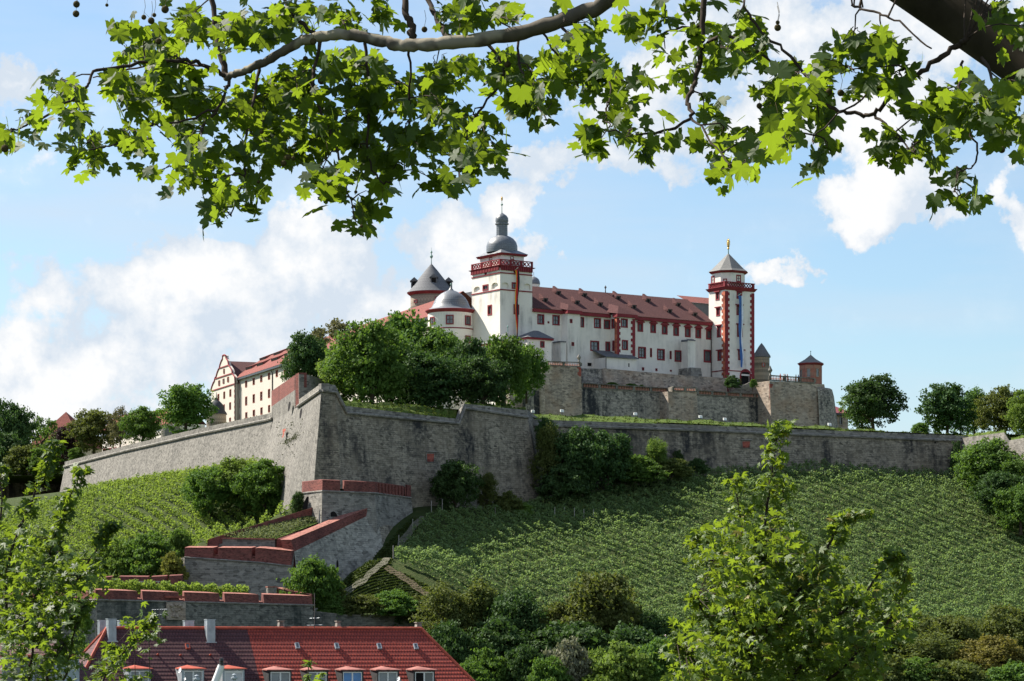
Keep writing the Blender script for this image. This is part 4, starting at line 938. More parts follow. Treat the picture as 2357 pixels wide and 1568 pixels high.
for x, y in ((618, 865), (428, 885), (757, 885)):
    p = pt(*Z1(x, y), Y_); p = Vector((p.x, C.y - math.sqrt(max(r(150) ** 2 - (p.x - C.x) ** 2, .5)), p.z)); f = Frame(p.x, p.y, 0); mb = MB()
    mb.cur = 0; mb.fbox(f, -.75, .75, -3.5, .3, p.z - .8, p.z + .7); mb.poly(f.p(-1, .5, p.z + .6), f.p(1, .5, p.z + .6), f.p(0, .5, p.z + 1.5)); mb.poly(f.p(-1, .5, p.z + .6), f.p(0, .5, p.z + 1.5), f.p(0, -3, p.z + 1.5), f.p(-1, -3, p.z + .6)); mb.poly(f.p(1, .5, p.z + .6), f.p(0, .5, p.z + 1.5), f.p(0, -3, p.z + 1.5), f.p(1, -3, p.z + .6)); mb.cur = 1
    mb.poly(f.p(-.5, .32, p.z - .6), f.p(.5, .32, p.z - .6), f.p(.5, .32, p.z + .5), f.p(-.5, .32, p.z + .5)); mb.build('dormer', [M_slate, M_dark], t)

# ------------------------------------------------ long left wing + gable
t = thing('castle_wing', 'long cream wing with red roof and scrolled gable at its end', 'building', pt(541, 960, 750))
Rr = pt(990, 735, 606); Lr = pt(541, 870, 750); dv = Vector((Rr.x - Lr.x, Rr.y - Lr.y, 0)); LW = dv.length; FW = Frame(Lr.x, Lr.y, math.degrees(math.atan2(dv.y, dv.x)))
ze = 69.6; wins = []
for row in (((440, 402, 460, 467), (511, 378, 530, 442), (583, 352, 603, 417), (655, 327, 675, 391), (730, 303, 750, 366), (804, 276, 825, 341), (880, 250, 900, 315)),
            ((440, 553, 460, 638), (511, 530, 530, 614), (583, 507, 603, 590), (655, 482, 675, 567), (730, 457, 750, 542)),
            ((441, 705, 460, 745), (512, 680, 531, 738), (584, 657, 605, 716), (657, 634, 677, 702), (731, 611, 750, 680))): wins += [rect(FW, 0, Z4, b) for b in row]
mb = MB(); holes_face(mb, FW, 0, 0, LW, 44, ze, wins, .35); mb.build('wall', M_cream, t)
for w in wins: window(t, FW, 0, w, .13, (1, 2), 0, .35, M_sand)
dr_ = 7.5; zr = (FW.sh(-dr_).hit(571.6, 835)[1] + FW.sh(-dr_).hit(997, 694)[1]) / 2
mb = MB(); mb.poly(FW.p(0, .8, ze - .2), FW.p(LW, .8, ze - .2), FW.p(LW, -dr_, zr), FW.p(0, -dr_, zr)); mb.poly(FW.p(0, -dr_, zr), FW.p(LW, -dr_, zr), FW.p(LW, -2 * dr_, ze), FW.p(0, -2 * dr_, ze)); mb.build('roof', M_tileL, t)
mb = MB(); mb.fbox(FW, 0, LW, .02, .75, ze - .75, ze - .25); mb.build('eaves', M_black, t)
nrf = Vector(FW.n * (zr - ze) + Vector((0, 0, dr_ + .8))).normalized()
for x, y in ((550, 270), (655, 235), (683, 182), (795, 187), (817, 133), (920, 140)):
    p = hit_plane(*Z4(x, y), FW.p(0, .8, ze - .2), nrf); s = (p - FW.o).dot(FW.e); d = (p - FW.o).dot(FW.n); mb = MB()
    mb.cur = 0; mb.box8([FW.p(s - 3.2, d - .6, p.z - .5), FW.p(s + 3.2, d - .6, p.z - .5), FW.p(s + 2.6, d - 2.6, p.z + 1.2), FW.p(s - 2.6, d - 2.6, p.z + 1.2), FW.p(s - 3.2, d + .2, p.z + .75), FW.p(s + 3.2, d + .2, p.z + .75), FW.p(s + 2.6, d - 2.6, p.z + 1.9), FW.p(s - 2.6, d - 2.6, p.z + 1.9)])
    mb.cur = 1; mb.poly(FW.p(s - 2.9, d + .05, p.z - .1), FW.p(s + 2.9, d + .05, p.z - .1), FW.p(s + 2.9, d + .25, p.z + .6), FW.p(s - 2.9, d + .25, p.z + .6)); mb.build('dormer', [M_tileL, M_dark], t)
# gabled pavilion at the far end, one metre proud
FG = FW.sh(1.2); gp = [(185, 485), (190, 440), (205, 400), (217, 380), (222, 352), (232, 340), (245, 295), (256, 268), (264, 258), (270, 225), (282, 190), (295, 165), (296, 137), (312, 130), (326, 137), (328, 163), (345, 188), (350, 215), (352, 228), (366, 250), (378, 268), (386, 292), (388, 312), (402, 328), (412, 345), (415, 398)]
G = [FG.hit(*Z4(*q)) for q in gp]; gs0, gs1 = G[0][0], G[-1][0]; zg = (G[0][1] + G[-1][1]) / 2
gw = [rect(FG, 0, Z4, b) for b in ((303, 265, 315, 310), (255, 375, 270, 425), (297, 358, 312, 405), (340, 342, 355, 390), (245, 505, 262, 570), (302, 482, 318, 550), (360, 460, 377, 530), (302, 605, 315, 670), (358, 585, 375, 655), (358, 732, 374, 768))]
mb = MB(); holes_face(mb, FG, 0, gs0, gs1, 44, zg, [w for w in gw if w[3] < zg], .35); mb.fbox(FG, gs0, gs1, -1.0, -.5, 44, zg); mb.build('gable_wall', M_cream, t)
mb = MB(); f = [FG.p(s, 0, max(z, zg)) for s, z in G]; bk = [FG.p(s, -.7, max(z, zg)) for s, z in G]; mb.poly(*f); mb.poly(*bk)
for i in range(len(f) - 1): mb.poly(f[i], f[i + 1], bk[i + 1], bk[i])
mb.poly(FG.p(gs1, 0, 44), FG.p(gs1, -1.2, 44), FG.p(gs1, -1.2, zg), FG.p(gs1, 0, zg)); mb.build('gable', M_cream, t)
mb = MB(); 
for i in range(len(G) - 1):
    a, b = G[i], G[i + 1]; mb.tube([FG.p(a[0], .05, max(a[1], zg)), FG.p(b[0], .05, max(b[1], zg))], .2, 6)
mb.build('gable_coping', M_red, t)
for w in gw: window(t, FG, .0 if w[3] < zg else .07, w, .13, (1, 2), 0, .35 if w[3] < zg else .06, M_sand)
mb = MB()
for (xa, ya), (xb, yb) in (((190, 483), (413, 399)), ((224, 362), (386, 304)), ((268, 258), (353, 228))):
    (sa, z_a), (sb, z_b) = FG.hit(*Z4(xa, ya)), FG.hit(*Z4(xb, yb)); z = (z_a + z_b) / 2; mb.fbox(FG, sa, sb, 0, .2, z - .12, z + .12)
mb.build('string_course', M_red, t); quoins(t, FG, 0, gs1, 44, zg, -1, M_sand, .5, .9, .7)
gm = (gs0 + gs1) / 2; za = FG.hit(*Z4(310, 185))[1]; ge0, ge1 = FG.hit(*Z4(225, 350))[0], gs1
mb = MB(); mb.poly(FG.p(gs1, -.3, zg + .3), FG.p(gm, -.3, za), FG.p(gm, -18, za), FG.p(gs1, -18, zg + .3)); mb.poly(FG.p(gs0, -.3, zg + .3), FG.p(gm, -.3, za), FG.p(gm, -18, za), FG.p(gs0, -18, zg + .3)); mb.build('gable_roof', M_tileD, t)
mb = MB(); mb.tube([FG.p(gs1 + .35, .2, zg + 1), FG.p(gs1 + .35, .2, 44)], .14, 6); s = FW.hit(*Z4(775, 300))[0]; mb.tube([FW.p(s, .7, ze - .5), FW.p(s, .15, ze - 1.6), FW.p(s, .15, 44)], .14, 6); mb.build('drainpipe', M_bar, t)
# small onion domed turret in front of the gable
Y_ = 735; C = pt(498, 960, Y_); C.z = 0; t = thing('turret', 'small round stone turret with dark onion dome beside the gable', 'tower', C + Vector((0, 0, 40)))
z4 = lambda y: (VH - Z4(0, y)[1]) / F * Y_; r4 = lambda p: p * .2401 / F * Y_
mb = MB(); mb.lathe(C, [(r4(98), 38), (r4(95), z4(695))], 28); mb.build('wall', M_stKeep, t, True)
mb = MB(); mb.lathe(C, [(r4(104), z4(702)), (r4(100), z4(690)), (r4(84), z4(668)), (r4(76), z4(640)), (r4(62), z4(605)), (r4(38), z4(580)), (r4(14), z4(560)), (r4(5), z4(540)), (r4(2), z4(490))], 28); mb.build('roof', M_leadD, t, True)
C = pt(392, 1005, 640); C.z = 0; t = thing('stone_bastion', 'low round stone drum behind the trees on the left curtain wall', 'tower', C + Vector((0, 0, 40)))
mb = MB(); mb.lathe(C, [(2.2, 38), (2.1, 48.4), (0, 48.6)], 24); mb.build('wall', M_stLit, t)
mb = MB(); mb.lathe(C, [(2.2, 48.41), (2.25, 48.75), (0, 48.8)], 24); mb.build('coping', M_stA, t)
# buildings among the trees on the left
t = thing('pavilion', 'pyramid roofed red building peeping over the left trees', 'building', pt(152, 1020, 730)); A = pt(152, 948, 730); f = Frame(A.x, A.y, -20)
mb = MB(); e = [f.p(-8.5, 6, 0), f.p(8.5, 6, 0), f.p(8.5, -8, 0), f.p(-8.5, -8, 0)]
zb2 = A.z - 9.5
for i in range(4): mb.poly(down(e[i], zb2), down(e[(i + 1) % 4], zb2), down(f.p(0, 0, 0), A.z))
mb.build('roof', M_tileL, t); mb = MB(); mb.prism([f.p(-7.5, 5, 0), f.p(7.5, 5, 0), f.p(7.5, -7, 0), f.p(-7.5, -7, 0)], 38, zb2 + .3); mb.build('wall', M_cream, t)
t = thing('service_building', 'white building with dark door openings glimpsed under the left trees', 'building', pt(290, 1030, 690)); f0 = pt(235, 1045, 668); f1 = pt(400, 1000, 640); fv = f1 - f0; f = Frame(f0.x, f0.y, math.degrees(math.atan2(fv.y, fv.x))); L = Vector((fv.x, fv.y, 0)).length
mb = MB(); mb.fbox(f, 0, L, -8, 0, 38, 49.5); mb.build('wall', M_plaster, t); mb = MB(); mb.poly(f.p(-.5, .6, 49.4), f.p(L, .6, 49.4), f.p(L, -4, 53.5), f.p(-.5, -4, 53.5)); mb.poly(f.p(-.5, -4, 53.5), f.p(L, -4, 53.5), f.p(L, -8.5, 49.4), f.p(-.5, -8.5, 49.4)); mb.build('roof', M_tileL, t)
for k in range(9): window(t, f.sh(.3), 0, (1 + k * 2.6, 2.2 + k * 2.6, 42.5, 45.5), .15, None, 0, .28)

# ------------------------------------------------ main wing
sE = FR.hit(1639, 800)[0]; zfc = lambda x, y: FR.hit(*Z2(x, y))[1]
t = thing('palace_wing', 'long white main wing with red framed windows and tiled roof', 'building', FR.p((W1 + sE) / 2, 0, 52))
ze = (zfc(55, 405) + zfc(1700, 545) + zfc(600, 445)) / 3 - .1
sA0, sA1 = FR.hit(*Z2(380, 500), 1.6)[0], FR.hit(*Z2(492, 500), 1.6)[0]; sB0, sB1 = FR.hit(*Z2(833, 600), 2.4)[0], FR.hit(*Z2(1000, 600), 2.4)[0]
flat = [(102, 470, 165, 565), (240, 478, 307, 573), (195, 536, 212, 555), (622, 505, 686, 600), (712, 520, 772, 608), (500, 497, 532, 592), (588, 714, 670, 810), (727, 722, 770, 815)]
dbl = [(1028, 770, 1100, 877), (1202, 788, 1273, 895), (1363, 802, 1432, 908)]; arc = [(1137, 782, 1155, 865), (1317, 808, 1335, 883)]; big = [(1630, 797, 1705, 915)]
sm = [(1063, 958, 1083, 988), (1187, 968, 1205, 993), (1320, 982, 1337, 998)]; cel = [(560, 915, 605, 950)]
ped = [(x - 26, a, x + 26, b) for x, a, b in zip((1048, 1166, 1272, 1377, 1484, 1580, 1678), (548, 558, 570, 580, 592, 600, 612), (632, 643, 657, 670, 682, 692, 704))]
rc = lambda b: rect(FR, 0, Z2, b)
H = [rc(b) for b in flat + dbl + arc + big + sm + cel + ped]
mb = MB(); holes_face(mb, FR, 0, W1, sE + 1.5, 50, ze, H, .3); mb.build('wall', M_plaster, t)
for b in flat: window(t, FR, 0, rc(b), .26, (1, 1) if b[2] - b[0] > 30 else None)
for b in dbl: window(t, FR, 0, rc(b), .3, (1, 2))
for b in arc: window(t, FR, 0, rc(b), .22, None)
for b in big: window(t, FR, 0, rc(b), .36, (1, 0), 0, .3, arch=True)
for b in sm: window(t, FR, 0, rc(b), .18, None)
for b in cel: window(t, FR, 0, rc(b), .05, None, 0, .3, M_plaster, pane=M_dark)
for b in ped: window(t, FR, 0, rc(b), .36, (1, 2), 1)
# roof
dR = 8.5; zR = FR.sh(-dR).hit(*Z2(700, 268))[1]; sRe = FR.hit(*Z2(1480, 350), -dR)[0]
mb = MB(); mb.poly(FR.p(W1, .7, ze - .1), FR.p(sE + .3, .7, ze - .1), FR.p(sRe, -dR, zR), FR.p(W1, -dR, zR)); mb.poly(FR.p(W1, -dR, zR), FR.p(sRe, -dR, zR), FR.p(sRe, -2 * dR, ze), FR.p(W1, -2 * dR, ze))
mb.poly(FR.p(sRe, -dR, zR), FR.p(sE + .3, .7, ze - .1), FR.p(sE + 1, -2 * dR, ze)); mb.build('roof', M_tile, t)
mb = MB()
for a, b, d in ((W1, sA0 - .4, 0), (sA1 + .3, sB0 - .3, 0), (sB1 + .3, sE + .2, 0), (sA0 - .4, sA1 + .3, 1.6), (sB0 - .3, sB1 + .3, 2.4)): mb.fbox(FR, a, b, d - 1.2 if d else d + .02, d + .55, ze - .85, ze - .18)
mb.build('eaves', M_red, t)
P0 = FR.p(W1, .7, ze - .1); nrf = (FR.n * (zR - ze) + Vector((0, 0, dR + .7))).normalized()
def roof_dormer(par, x, y, w=.75, zf=Z2, k=1.0):
    p = hit_plane(*zf(x, y), P0, nrf); s = (p - FR.o).dot(FR.e); d = (p - FR.o).dot(FR.n); z = p.z; mb = MB(); h = 1.15 * k; dd = 2.6 * k
    f = lambda a, b, c: FR.p(s + a * w, d + b, z + c)
    mb.cur = 0; mb.poly(f(-1.15, .25, h), f(1.15, .25, h), f(.5, -dd, h + 1.9 * k), f(-.5, -dd, h + 1.9 * k))
    mb.poly(f(-1.15, .25, h), f(-.5, -dd, h + 1.9 * k), f(-1.7, -1.2, .9 * k), f(-1.35, -.1, .2)); mb.poly(f(1.15, .25, h), f(.5, -dd, h + 1.9 * k), f(1.7, -1.2, .9 * k), f(1.35, -.1, .2))
    mb.cur = 1; mb.poly(f(-1, .1, -.25), f(1, .1, -.25), f(1, .1, h), f(-1, .1, h)); mb.cur = 2; mb.poly(f(-.6, .14, 0), f(.6, .14, 0), f(.6, .14, h - .2), f(-.6, .14, h - .2)); mb.build('dormer', [M_tile, M_bar, M_dark], par)
for x, y in ((295, 290), (535, 310), (845, 335), (1120, 360), (1398, 397), (468, 378), (680, 395), (990, 418), (1318, 457), (1550, 487), (175, 355)): roof_dormer(t, x, y, .52, Z2, .66)
mb = MB(); c = FR.p(FR.hit(*Z2(728, 260), -dR)[0], -dR, 0); mb.lathe(c, [(.12, zR), (.1, zR + .8), (.28, zR + 1.1), (.05, zR + 1.5)], 8); mb.build('finial', M_slate, t)
# shallow turret A, oriel bay B
mb = MB(); hA = [rect(FR, 1.6, Z2, b) for b in ((400, 515, 424, 552), (416, 727, 440, 762))]
holes_face(mb, FR, 1.6, sA0, sA1, 50, ze - .2, hA); mb.poly(FR.p(sA0 - .5, 0, 50), FR.p(sA0, 1.6, 50), FR.p(sA0, 1.6, ze - .2), FR.p(sA0 - .5, 0, ze - .2)); mb.poly(FR.p(sA1, 0, 50), FR.p(sA1, 1.6, 50), FR.p(sA1, 1.6, ze - .2), FR.p(sA1, 0, ze - .2)); mb.build('stair_turret', M_plaster, t)
for w in hA: window(t, FR, 1.6, w, .22, None)
zB0 = FR.hit(*Z2(830, 858), 2.4)[1]
hB = [rect(FR, 2.4, Z2, b) for b in ((870, 510, 933, 594), (878, 707, 935, 800))]; FB = Frame(FR.p(sB0, 2.4, 0).x, FR.p(sB0, 2.4, 0).y, -56)
hBl = [rect(FB, 0, Z2, b) for b in ((785, 512, 816, 603), (793, 712, 818, 808))]
mb = MB(); holes_face(mb, FR, 2.4, sB0, sB1, zB0, ze - .2, hB); holes_face(mb, FB, 0, -2.4, 0, zB0, ze - .2, hBl); mb.poly(FR.p(sB1, 0, zB0), FR.p(sB1, 2.4, zB0), FR.p(sB1, 2.4, ze - .2), FR.p(sB1, 0, ze - .2)); mb.poly(FR.p(sB0, 0, zB0), FR.p(sB0, 2.4, zB0), FR.p(sB1, 2.4, zB0), FR.p(sB1, 0, zB0)); mb.build('oriel', M_plaster, t)
for w in hB: window(t, FR, 2.4, w, .26)
for w in hBl: window(t, FB, 0, w, .24, None)
quoins(t, FR, 2.4, sB0, zB0 + .3, ze - 1.0, 1, w0=.6, w1=.9); quoins(t, FR, 2.4, sB1, zB0 + .3, ze - 1.0, -1, w0=.7, w1=1.1); mb = MB(); mb.fbox(FB, -.7, .08, .0, .1, zB0, ze - .9); mb.build('quoins', M_sandLit, t)
for a, b, d in ((sA0 - .4, sA1 + .3, 1.6), (sB0 - .3, sB1 + .3, 2.4)):
    mb = MB(); m = (a + b) / 2 - .1 * (b - a); hp = 1.7 if d > 2 else 1.2; z = ze - .17; k = d + .6; bk = 3.0
    ap = FR.p(m, d * .2, z + hp + .2); mb.poly(FR.p(a, k, z), FR.p(b, k, z), ap); mb.poly(FR.p(a, k, z), ap, FR.p(m, -bk, z + hp + 1.1), FR.p(a - .6, -.2, z + .5)); mb.poly(FR.p(b, k, z), ap, FR.p(m, -bk, z + hp + 1.1), FR.p(b + .6, -.2, z + .5)); mb.build('hip_roof', M_tile, t)
# buttress, little pier, shed, drainpipes
def pxbox(name, x0, x1, y0, y1, d, mat, d0=0.0, lean=0.0, par=t):
    s0, s1 = FR.hit(*Z2(x0, y1), d)[0], FR.hit(*Z2(x1, y1), d)[0]; za, zb3 = FR.hit(*Z2((x0 + x1) / 2, y1), d)[1], FR.hit(*Z2((x0 + x1) / 2, y0), d)[1]; mb = MB()
    mb.box8([FR.p(s0 - lean, d + lean, za), FR.p(s1 + lean, d + lean, za), FR.p(s1 + lean, d0, za), FR.p(s0 - lean, d0, za), FR.p(s0, d, zb3), FR.p(s1, d, zb3), FR.p(s1, d0, zb3), FR.p(s0, d0, zb3)]); return mb.build(name, mat, par), (s0, s1, za, zb3)
s0 = FR.hit(*Z2(1425, 870), 0)[0]; sb1 = FR.hit(*Z2(1555, 870), 3.4)[0]; zb3 = FR.hit(*Z2(1490, 712), 3.4)[1]; za = FR.hit(*Z2(1490, 1060), 3.4)[1]
mb = MB(); A = [(s0, 0), (s0 + .3, 1.5), (s0 + 1.0, 2.6), (sb1 - 2.1, 3.4), (sb1, 3.4), (sb1, 0)]; mb.prism([FR.p(a, b, 0) for a, b in A], za, zb3); mb.build('buttress', M_plaster, t)
mb = MB(); mb.prism([FR.p(a - (.1 if i < 3 else -.1), b * 1.04 + .05, 0) for i, (a, b) in enumerate(A)], zb3 + .003, zb3 + .45, True, [FR.p(a, b * .8, 0) for a, b in A]); mb.build('buttress_cap', M_slate, t)
pxbox('pier', 1515, 1605, 962, 1075, 4.4, M_stA, 0, .3)
pxbox('chimney_pier', 318, 365, 725, 905, 2.6, M_plaster); o, q = pxbox('chimney_cap', 310, 368, 717, 728, 2.7, M_slate)
s0, s1, za, zb3 = (FR.hit(*Z2(735, 900), 4.6)[0], FR.hit(*Z2(1015, 900), 4.6)[0], FR.hit(*Z2(870, 985), 4.6)[1], FR.hit(*Z2(870, 876), 4.6)[1])
mb = MB(); mb.fbox(FR, s0, s1, 0, 4.6, za, zb3); mb.build('lean_to', M_plaster, t)
mb = MB(); k = FR.hit(*Z2(760, 818), 0)[1]; mb.box8([FR.p(s0 - .3, 5.0, zb3), FR.p(s1 + .3, 5.0, zb3), FR.p(s1 + .3, 0.05, k), FR.p(s0 - .3, 0.05, k), FR.p(s0 - .3, 5.0, zb3 + .2), FR.p(s1 + .3, 5.0, zb3 + .2), FR.p(s1 + .3, .05, k + .2), FR.p(s0 - .3, .05, k + .2)]); mb.build('lean_to_roof', M_slate, t)
w = rect(FR, 4.6, Z2, (938, 922, 948, 956)); mb = MB(); mb.poly(*[FR.p(a, 4.63, b) for a, b in ((w[0], w[2]), (w[1], w[2]), (w[1], w[3]), (w[0], w[3]))]); mb.build('slit', M_dark, t)
mb = MB(); s = sE - .35; mb.tube([FR.p(s, .2, ze - .8), FR.p(s, .2, 52)], .1, 6); s = FR.hit(*Z2(735, 900), 4.8)[0]; mb.tube([FR.p(s, 4.75, zb3), FR.p(s, 4.75, za)], .09, 6); mb.build('drainpipe', M_bar, t)
# annexe pavilion in front of the wing, stair pavilion before the tower
def pavilion(label, x0, x1, ytop, ybot, d, ridge, dep, wins):
    s0, s1 = FR.hit(*Z2(x0, ytop), d)[0], FR.hit(*Z2(x1, ytop), d)[0]; zt = FR.hit(*Z2((x0 + x1) / 2, ytop), d)[1]; t = thing('annexe', label, 'building', FR.p((s0 + s1) / 2, d, 50))
    h = [rect(FR, d, Z2, b) for b in wins]; mb = MB(); holes_face(mb, FR, d, s0, s1, 46, zt, h); mb.fbox(FR, s0, s1, d - dep, d - .5, 46, zt - .004); mb.poly(FR.p(s0, d, 46), FR.p(s0, d - .6, 46), FR.p(s0, d - .6, zt), FR.p(s0, d, zt)); mb.poly(FR.p(s1, d, 46), FR.p(s1, d - .6, 46), FR.p(s1, d - .6, zt), FR.p(s1, d, zt)); mb.build('wall', M_plaster, t)
    for w in h: window(t, FR, d, w, .22)
    mb = MB(); mb.fbox(FR, s0 - .35, s1 + .35, d - dep - .3, d + .35, zt, zt + .4); mb.build('eaves', M_red, t)
    m0, m1 = FR.hit(*Z2(ridge[0], ridge[2]), d - dep / 2)[0], FR.hit(*Z2(ridge[1], ridge[2]), d - dep / 2)[0]; zr = FR.hit(*Z2((ridge[0] + ridge[1]) / 2, ridge[2]), d - dep / 2)[1]
    a, b, c, e = FR.p(s0 - .5, d + .5, zt + .4), FR.p(s1 + .5, d + .5, zt + .4), FR.p(s1 + .5, d - dep - .4, zt + .4), FR.p(s0 - .5, d - dep - .4, zt + .4); r0, r1_ = FR.p(m0, d - dep / 2, zr), FR.p(m1, d - dep / 2, zr)
    mb = MB(); mb.poly(a, b, r1_, r0); mb.poly(b, c, r1_); mb.poly(c, e, r0, r1_); mb.poly(e, a, r0); mb.build('roof', M_slate, t); return t
pavilion('white annexe with grey hipped roof at the foot of the main wing', 10, 232, 706, 900, 6.0, (70, 115, 622), 5.5, [(128, 718, 168, 778)])
t2 = pavilion('small white annexe with pointed grey roof half hidden by trees', -235, -60, 745, 900, 8.5, (-173, -170, 638), 6.5, [])
mb = MB(); p = FR.p(FR.hit(*Z2(-171, 638), 5.2)[0], 5.25, FR.hit(*Z2(-171, 640), 5.2)[1]); mb.lathe(p, [(.1, p.z - .3), (.07, p.z + 1.0), (.2, p.z + 1.2), (.02, p.z + 1.6)], 8); mb.build('finial', M_copper, t2)
# things behind the ridge
t = thing('church_dome', 'small lead dome just behind the main tower', 'dome', pt(1233, 665, 640)); C = pt(1228.5, 655, 640); c0 = Vector((C.x, C.y, 0))
mb = MB(); mb.lathe(c0, [(1.35, 70), (1.35, C.z)], 20); mb.build('drum', M_plaster, t); mb = MB(); mb.lathe(c0, [(1.45, C.z), (1.42, C.z + .5), (1.2, C.z + 1.1), (.7, C.z + 1.55), (.2, C.z + 1.75), (.06, C.z + 1.9), (.05, C.z + 2.8)], 20); mb.build('roof', M_lead, t, True)
t = thing('rear_wing', 'grey walled rear wing with red ridge beside the right tower', 'building', FR.p(sE, -12, 60)); mb = MB()
z0_, z1_ = FR.hit(*Z2(1600, 430), -14)[1], FR.hit(*Z2(1600, 368), -14)[1]; sx = FR.hit(*Z2(1490, 380), -14)[0]; mb.fbox(FR, sx, sx + 16, -22, -14, z0_ - 2, z1_); mb.build('wall', M_slate, t)
mb = MB(); mb.poly(FR.p(sx - .3, -13.6, z1_ - .05), FR.p(sx + 16, -13.6, z1_ - .05), FR.p(sx + 16, -18, z1_ + 1.9), FR.p(sx - .3, -18, z1_ + 1.9)); mb.build('roof', M_tileL, t)
t = thing('rear_wing', 'grey slated roof between the round tower and main tower', 'building', pt(1075, 720, 640)); a = pt(*Z1(845, 980), 640); b = pt(*Z1(985, 940), 640); mb = MB()
mb.poly(a + Vector((0, -5, -7)), b + Vector((3, -5, -7)), b + Vector((3, 0, .2)), a); mb.poly(a, b + Vector((3, 0, .2)), b + Vector((3, 6, -7)), a + Vector((0, 6, -7))); mb.build('roof', M_slate, t)
mb = MB(); mb.prism([a + Vector((.3, -4, 0)), b + Vector((3, -4, 0)), b + Vector((3, 5, 0)), a + Vector((.3, 5, 0))], 50, a.z - 6); mb.build('wall', M_plaster, t)

# ------------------------------------------------ right tower
sC = FR.hit(1639, 800)[0] - .2
lo, hi = 0.5, 20.0
for _ in range(40):
    m = (lo + hi) / 2; p = FR.p(sC, m, 0); u = proj(p)[0]; lo, hi = (m, hi) if u < 1669.3 else (lo, m)
dT = lo; TR = FR.sh(dT); pc = FR.p(sC, dT, 0); TL = Frame(pc.x, pc.y, -56)
wT = TR.hit(1736, 760)[0] - sC; DT = -TL.hit(1631.5, 680)[0]
TR.o = pc.copy(); zt3 = lambda y: TR.hit(*Z3(365, y))[1]
t = thing('corner_tower', 'slender white tower with red quoins and eight sided top', 'tower', TR.p(wT / 2, 0, 52))
hr = [rect(TR, 0, Z3, b) for b in ((448, 470, 488, 525), (447, 572, 475, 645), (452, 714, 480, 805), (460, 903, 485, 975))]; hl = [rect(TL, 0, Z3, b) for b in ((295, 475, 323, 535), (299, 590, 327, 652), (305, 722, 335, 808), (309, 905, 339, 980))]
hr[1:] = [(a, a + (hr[0][1] - hr[0][0]), c, e) for a, b, c, e in hr[1:]]
da = rect(TR, 0, Z3, (480, 1090, 545, 1160)); ztop, zbase = zt3(450), zt3(1130)
mb = MB(); holes_face(mb, TR, 0, 0, wT, zbase - 4, ztop, hr + [(da[0], da[1], zbase - 4, da[3])], .4); holes_face(mb, TL, 0, -DT, 0, zbase - 4, ztop, hl, .3)
bk = TR.p(wT, -DT, 0); mb.poly(TR.p(wT, 0, zbase - 4), down(bk, zbase - 4), down(bk, ztop), TR.p(wT, 0, ztop)); mb.poly(down(bk, zbase - 4), TL.p(-DT, 0, zbase - 4), TL.p(-DT, 0, ztop), down(bk, ztop)); mb.poly(TL.p(-DT, 0, ztop), TR.p(0, 0, ztop), TR.p(wT, 0, ztop), down(bk, ztop)); mb.build('wall', M_plaster, t)
for w in hr: window(t, TR, 0, w, .3, (1, 2), 2)
for w in hl: window(t, TL, 0, w, .3, None, 2)
# gate
m = (da[0] + da[1]) / 2; rg = (da[1] - da[0]) / 2; mb = MB()
for k in range(10):
    a, b = k * math.pi / 10, (k + 1) * math.pi / 10; P = [(rg + .35, a), (rg + .35, b), (rg - .02, b), (rg - .02, a)]; mb.poly(*[TR.p(m + r * math.cos(q), .12, da[3] + r * .95 * math.sin(q)) for r, q in P])
mb.fbox(TR, m - rg - .35, m - rg, -.3, .12, zbase - 3, da[3]); mb.fbox(TR, m + rg, m + rg + .35, -.3, .12, zbase - 3, da[3]); gt = mb.build('gateway', M_red, t)
mb = MB(); mb.poly(*[TR.p(m + rg * math.cos(k * math.pi / 10), .03, da[3] + rg * math.sin(k * math.pi / 10)) for k in range(11)], TR.p(m - rg, -.38, da[3]), TR.p(m + rg, -.38, da[3])); mb.poly(TR.p(m - rg, -.38, zbase - 4), TR.p(m + rg, -.38, zbase - 4), TR.p(m + rg, -.38, da[3]), TR.p(m - rg, -.38, da[3])); mb.build('gate', M_dark, gt)
quoins(t, TR, 0, 0, zbase - 3, ztop - .5, 1); quoins(t, TR, 0, wT, zbase - 3, ztop - .5, -1); quoins(t, TL, 0, 0, zbase - 3, ztop - .5, -1, M_sandLit, .7, 1.15, .62)
z = TR.hit(*Z3(380, 1047))[1]; mb = MB(); mb.fbox(TR, .0, wT, 0, .11, z - .2, z); mb.fbox(TL, -DT, 0, 0, .11, z - .2, z); mb.build('string_course', M_red, t)
zc0, zc1, zp = zt3(450), zt3(435), zt3(394); mb = MB()
def ring3(g): return [TR.p(-g, g, 0), TR.p(wT + g, g, 0), TR.p(wT + g, -DT - g, 0), TR.p(-g, -DT - g, 0)]
mb.prism(ring3(.1), zc0 - .2, zc1, True, ring3(.55)); mb.build('cornice', M_red, t)
mb = MB(); h = zp - zc1
for fr, a, b in ((TR, 0, wT), (TL, -DT, 0)):
    mb.fbox(fr, a, b, -.25, .1, zc1 + .002, zc1 + h * .18); mb.fbox(fr, a - .15, b + .15, -.28, .16, zp - h * .14, zp)
    n = 11
    for k in range(n):
        s = a + (b - a) * (k + .5) / n; w = (b - a) / n
        for sg in (-1, 1): mb.box8([fr.p(s - sg * w * .5 - .065, -.2, zc1 + h * .18), fr.p(s - sg * w * .5 + .065, -.2, zc1 + h * .18), fr.p(s - sg * w * .5 + .065, .04 + sg * .01, zc1 + h * .18), fr.p(s - sg * w * .5 - .065, .04 + sg * .01, zc1 + h * .18), fr.p(s + sg * w * .5 - .065, -.2, zp - h * .14), fr.p(s + sg * w * .5 + .065, -.2, zp - h * .14), fr.p(s + sg * w * .5 + .065, .04 + sg * .01, zp - h * .14), fr.p(s + sg * w * .5 - .065, .04 + sg * .01, zp - h * .14)])
    for s in (a + .25, b - .25): mb.fbox(fr, s - .25, s + .25, -.3, .13, zc1 + .004, zp - .004)
